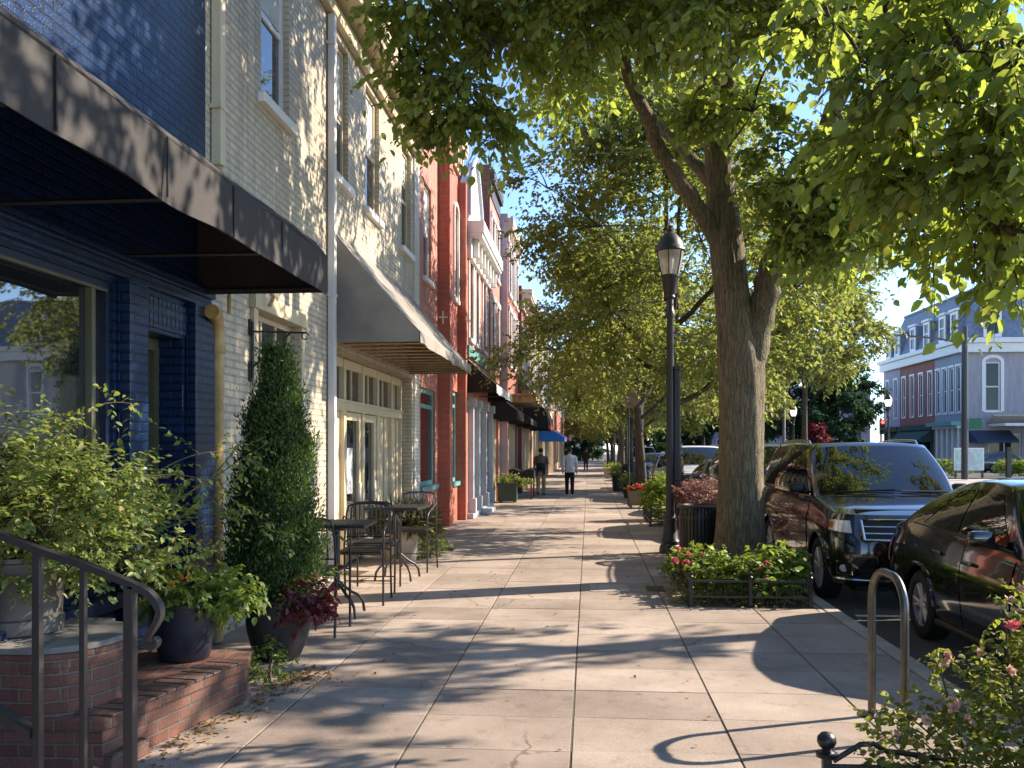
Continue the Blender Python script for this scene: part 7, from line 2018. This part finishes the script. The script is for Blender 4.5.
# ---------------------------------------------------------------- street furniture across the way
def utility_pole():
    r = thing('utility_pole', (22.05, 55.0, -0.1), 'tall dark utility pole with a green street sign and long bracket arm', 'utility pole'); WO[r] = Vector((0, 0, 0))
    MB().lathe([(0.20, 0), (0.19, 1.0), (0.16, 9.0)], (0, 0, 0), 14).build('pole', MT['iron'], r, smooth=40)
    MB().box(0.25, 0.95, -0.04, 0.0, 2.95, 3.6).build('street_sign', MT['sign_green'], r)
    a = MB(); a.tube([(0, 0, 8.0), (-1.6, 0.2, 8.35), (-4.0, 0.4, 8.6)], 0.06, 6); a.build('arm', MT['galv'], r)
utility_pole()
def traffic_light(loc, label, red, face, mast=None, H=3.2):
    r = thing('traffic_light', loc, label, 'traffic light', 'traffic lights at the crossing'); WO[r] = Vector((0, 0, 0))
    if mast: 
        m = MB(); m.tube([(mast, 0, 0), (mast, 0, H + 1.3), (mast * 0.9, 0, H + 1.55), (0, 0, H + 1.6)], [0.12, 0.10, 0.09, 0.05], 8); m.build('mast', MT['galv'], r, smooth=50)
        MB().tube([(0, 0, H + 1.6), (0, 0, H + 1.0)], 0.03, 6).build('hanger', MT['galv'], r)
    else:
        MB().tube([(0, 0.25, 0), (0, 0.25, H + 1.1)], 0.07, 8).build('post', MT['iron'], r)
        MB().box(-0.04, 0.04, 0.1, 0.22, H + 0.45, H + 0.55).build('bracket', MT['iron'], r)
    MB().box(-0.17, 0.17, -0.12, 0.12, H, H + 1.0).build('housing', face, r, bevel=0.02)
    for i in range(3):
        z = H + 0.17 + 0.33 * i
        ln_ = MB(); ln_.ball((0, -0.10, z), 0.115, 12); le = ln_.build('lens', MT['signal_red'] if (red and i == 2) else MT['black_trim'], r, smooth=60)
        v = MB()
        v.grid(lambda s, t: (0.14 * math.cos(math.pi * s), -0.125 - 0.2 * t * (0.4 + 0.6 * math.sin(math.pi * s)), z + 0.14 * math.sin(math.pi * s)), 10, 2); v.build('visor', face, le)
traffic_light((19.55, 62.0, -0.1), 'traffic light showing red beneath the lit lamp', True, MT['iron'], None, 2.75)
traffic_light((7.9, 60.0, -0.1), 'yellow traffic light hanging from a mast left of the big trunk', False, MT['signal_yellow'], 4.8, 4.9)
def sign_board():
    r = thing('notice_board', (23.7, 58.5, -0.1), 'pale teal poster board on legs before the corner building', 'notice board'); WO[r] = Vector((0, 0, 0))
    MB().box(-0.9, 0.9, -0.05, 0.05, 0.45, 1.85).build('frame', MT['white_paint'], r, bevel=0.02)
    MB().box(-0.83, 0.83, -0.056, -0.053, 0.52, 1.78).build('poster', MT['poster'], r)
    m = MB(); m.grid(lambda s, t: (0.25 * math.cos(6.283 * s) * t + 0.05, -0.060, 1.18 + 0.34 * math.sin(6.283 * s) * t), 20, 3); m.build('printed_patch', MT['grey_white_paint'], r)
    for x in (-0.9, 0.9): MB().box(x * 0.9 - 0.06, x * 0.9 + 0.06, -0.04, 0.04, 0, 0.45).build('leg', MT['iron'], r)
sign_board()
MBp = thing('bollard', (26.3, 59.0, -0.1), 'dark square bollard right of the poster board', 'bollard'); WO[MBp] = Vector((0, 0, 0))
q_ = MB(); q_.box(-0.14, 0.14, -0.14, 0.14, 0, 1.7); q_.box(-0.17, 0.17, -0.17, 0.17, 1.7, 1.8); q_.box(-0.10, 0.10, -0.1, 0.1, 1.8, 1.9); q_.build('post', MT['iron'], MBp, bevel=0.02)
for i, (x, w, lb) in enumerate([(23.6, 1.9, 'clipped green hedge behind the poster board'), (28.3, 1.35, 'clipped bright green hedge right of the bollard')]):
    shrub('hedge', lb, 'hedge', (x, 62.5, -0.1), [(-w * 0.5, 0, 0.5, w * 0.55, 0.5, 0.5, 1), (w * 0.5, 0, 0.5, w * 0.55, 0.5, 0.5, 1), (0, 0, 0.55, w * 0.5, 0.5, 0.5, 1)], 500, 0.13, 7, 'leaf_green', 5, 0.2, 0.6, 0.2, False, 'hedges before the corner building', 95 + i, 0.5)

bpy.context.view_layer.update()
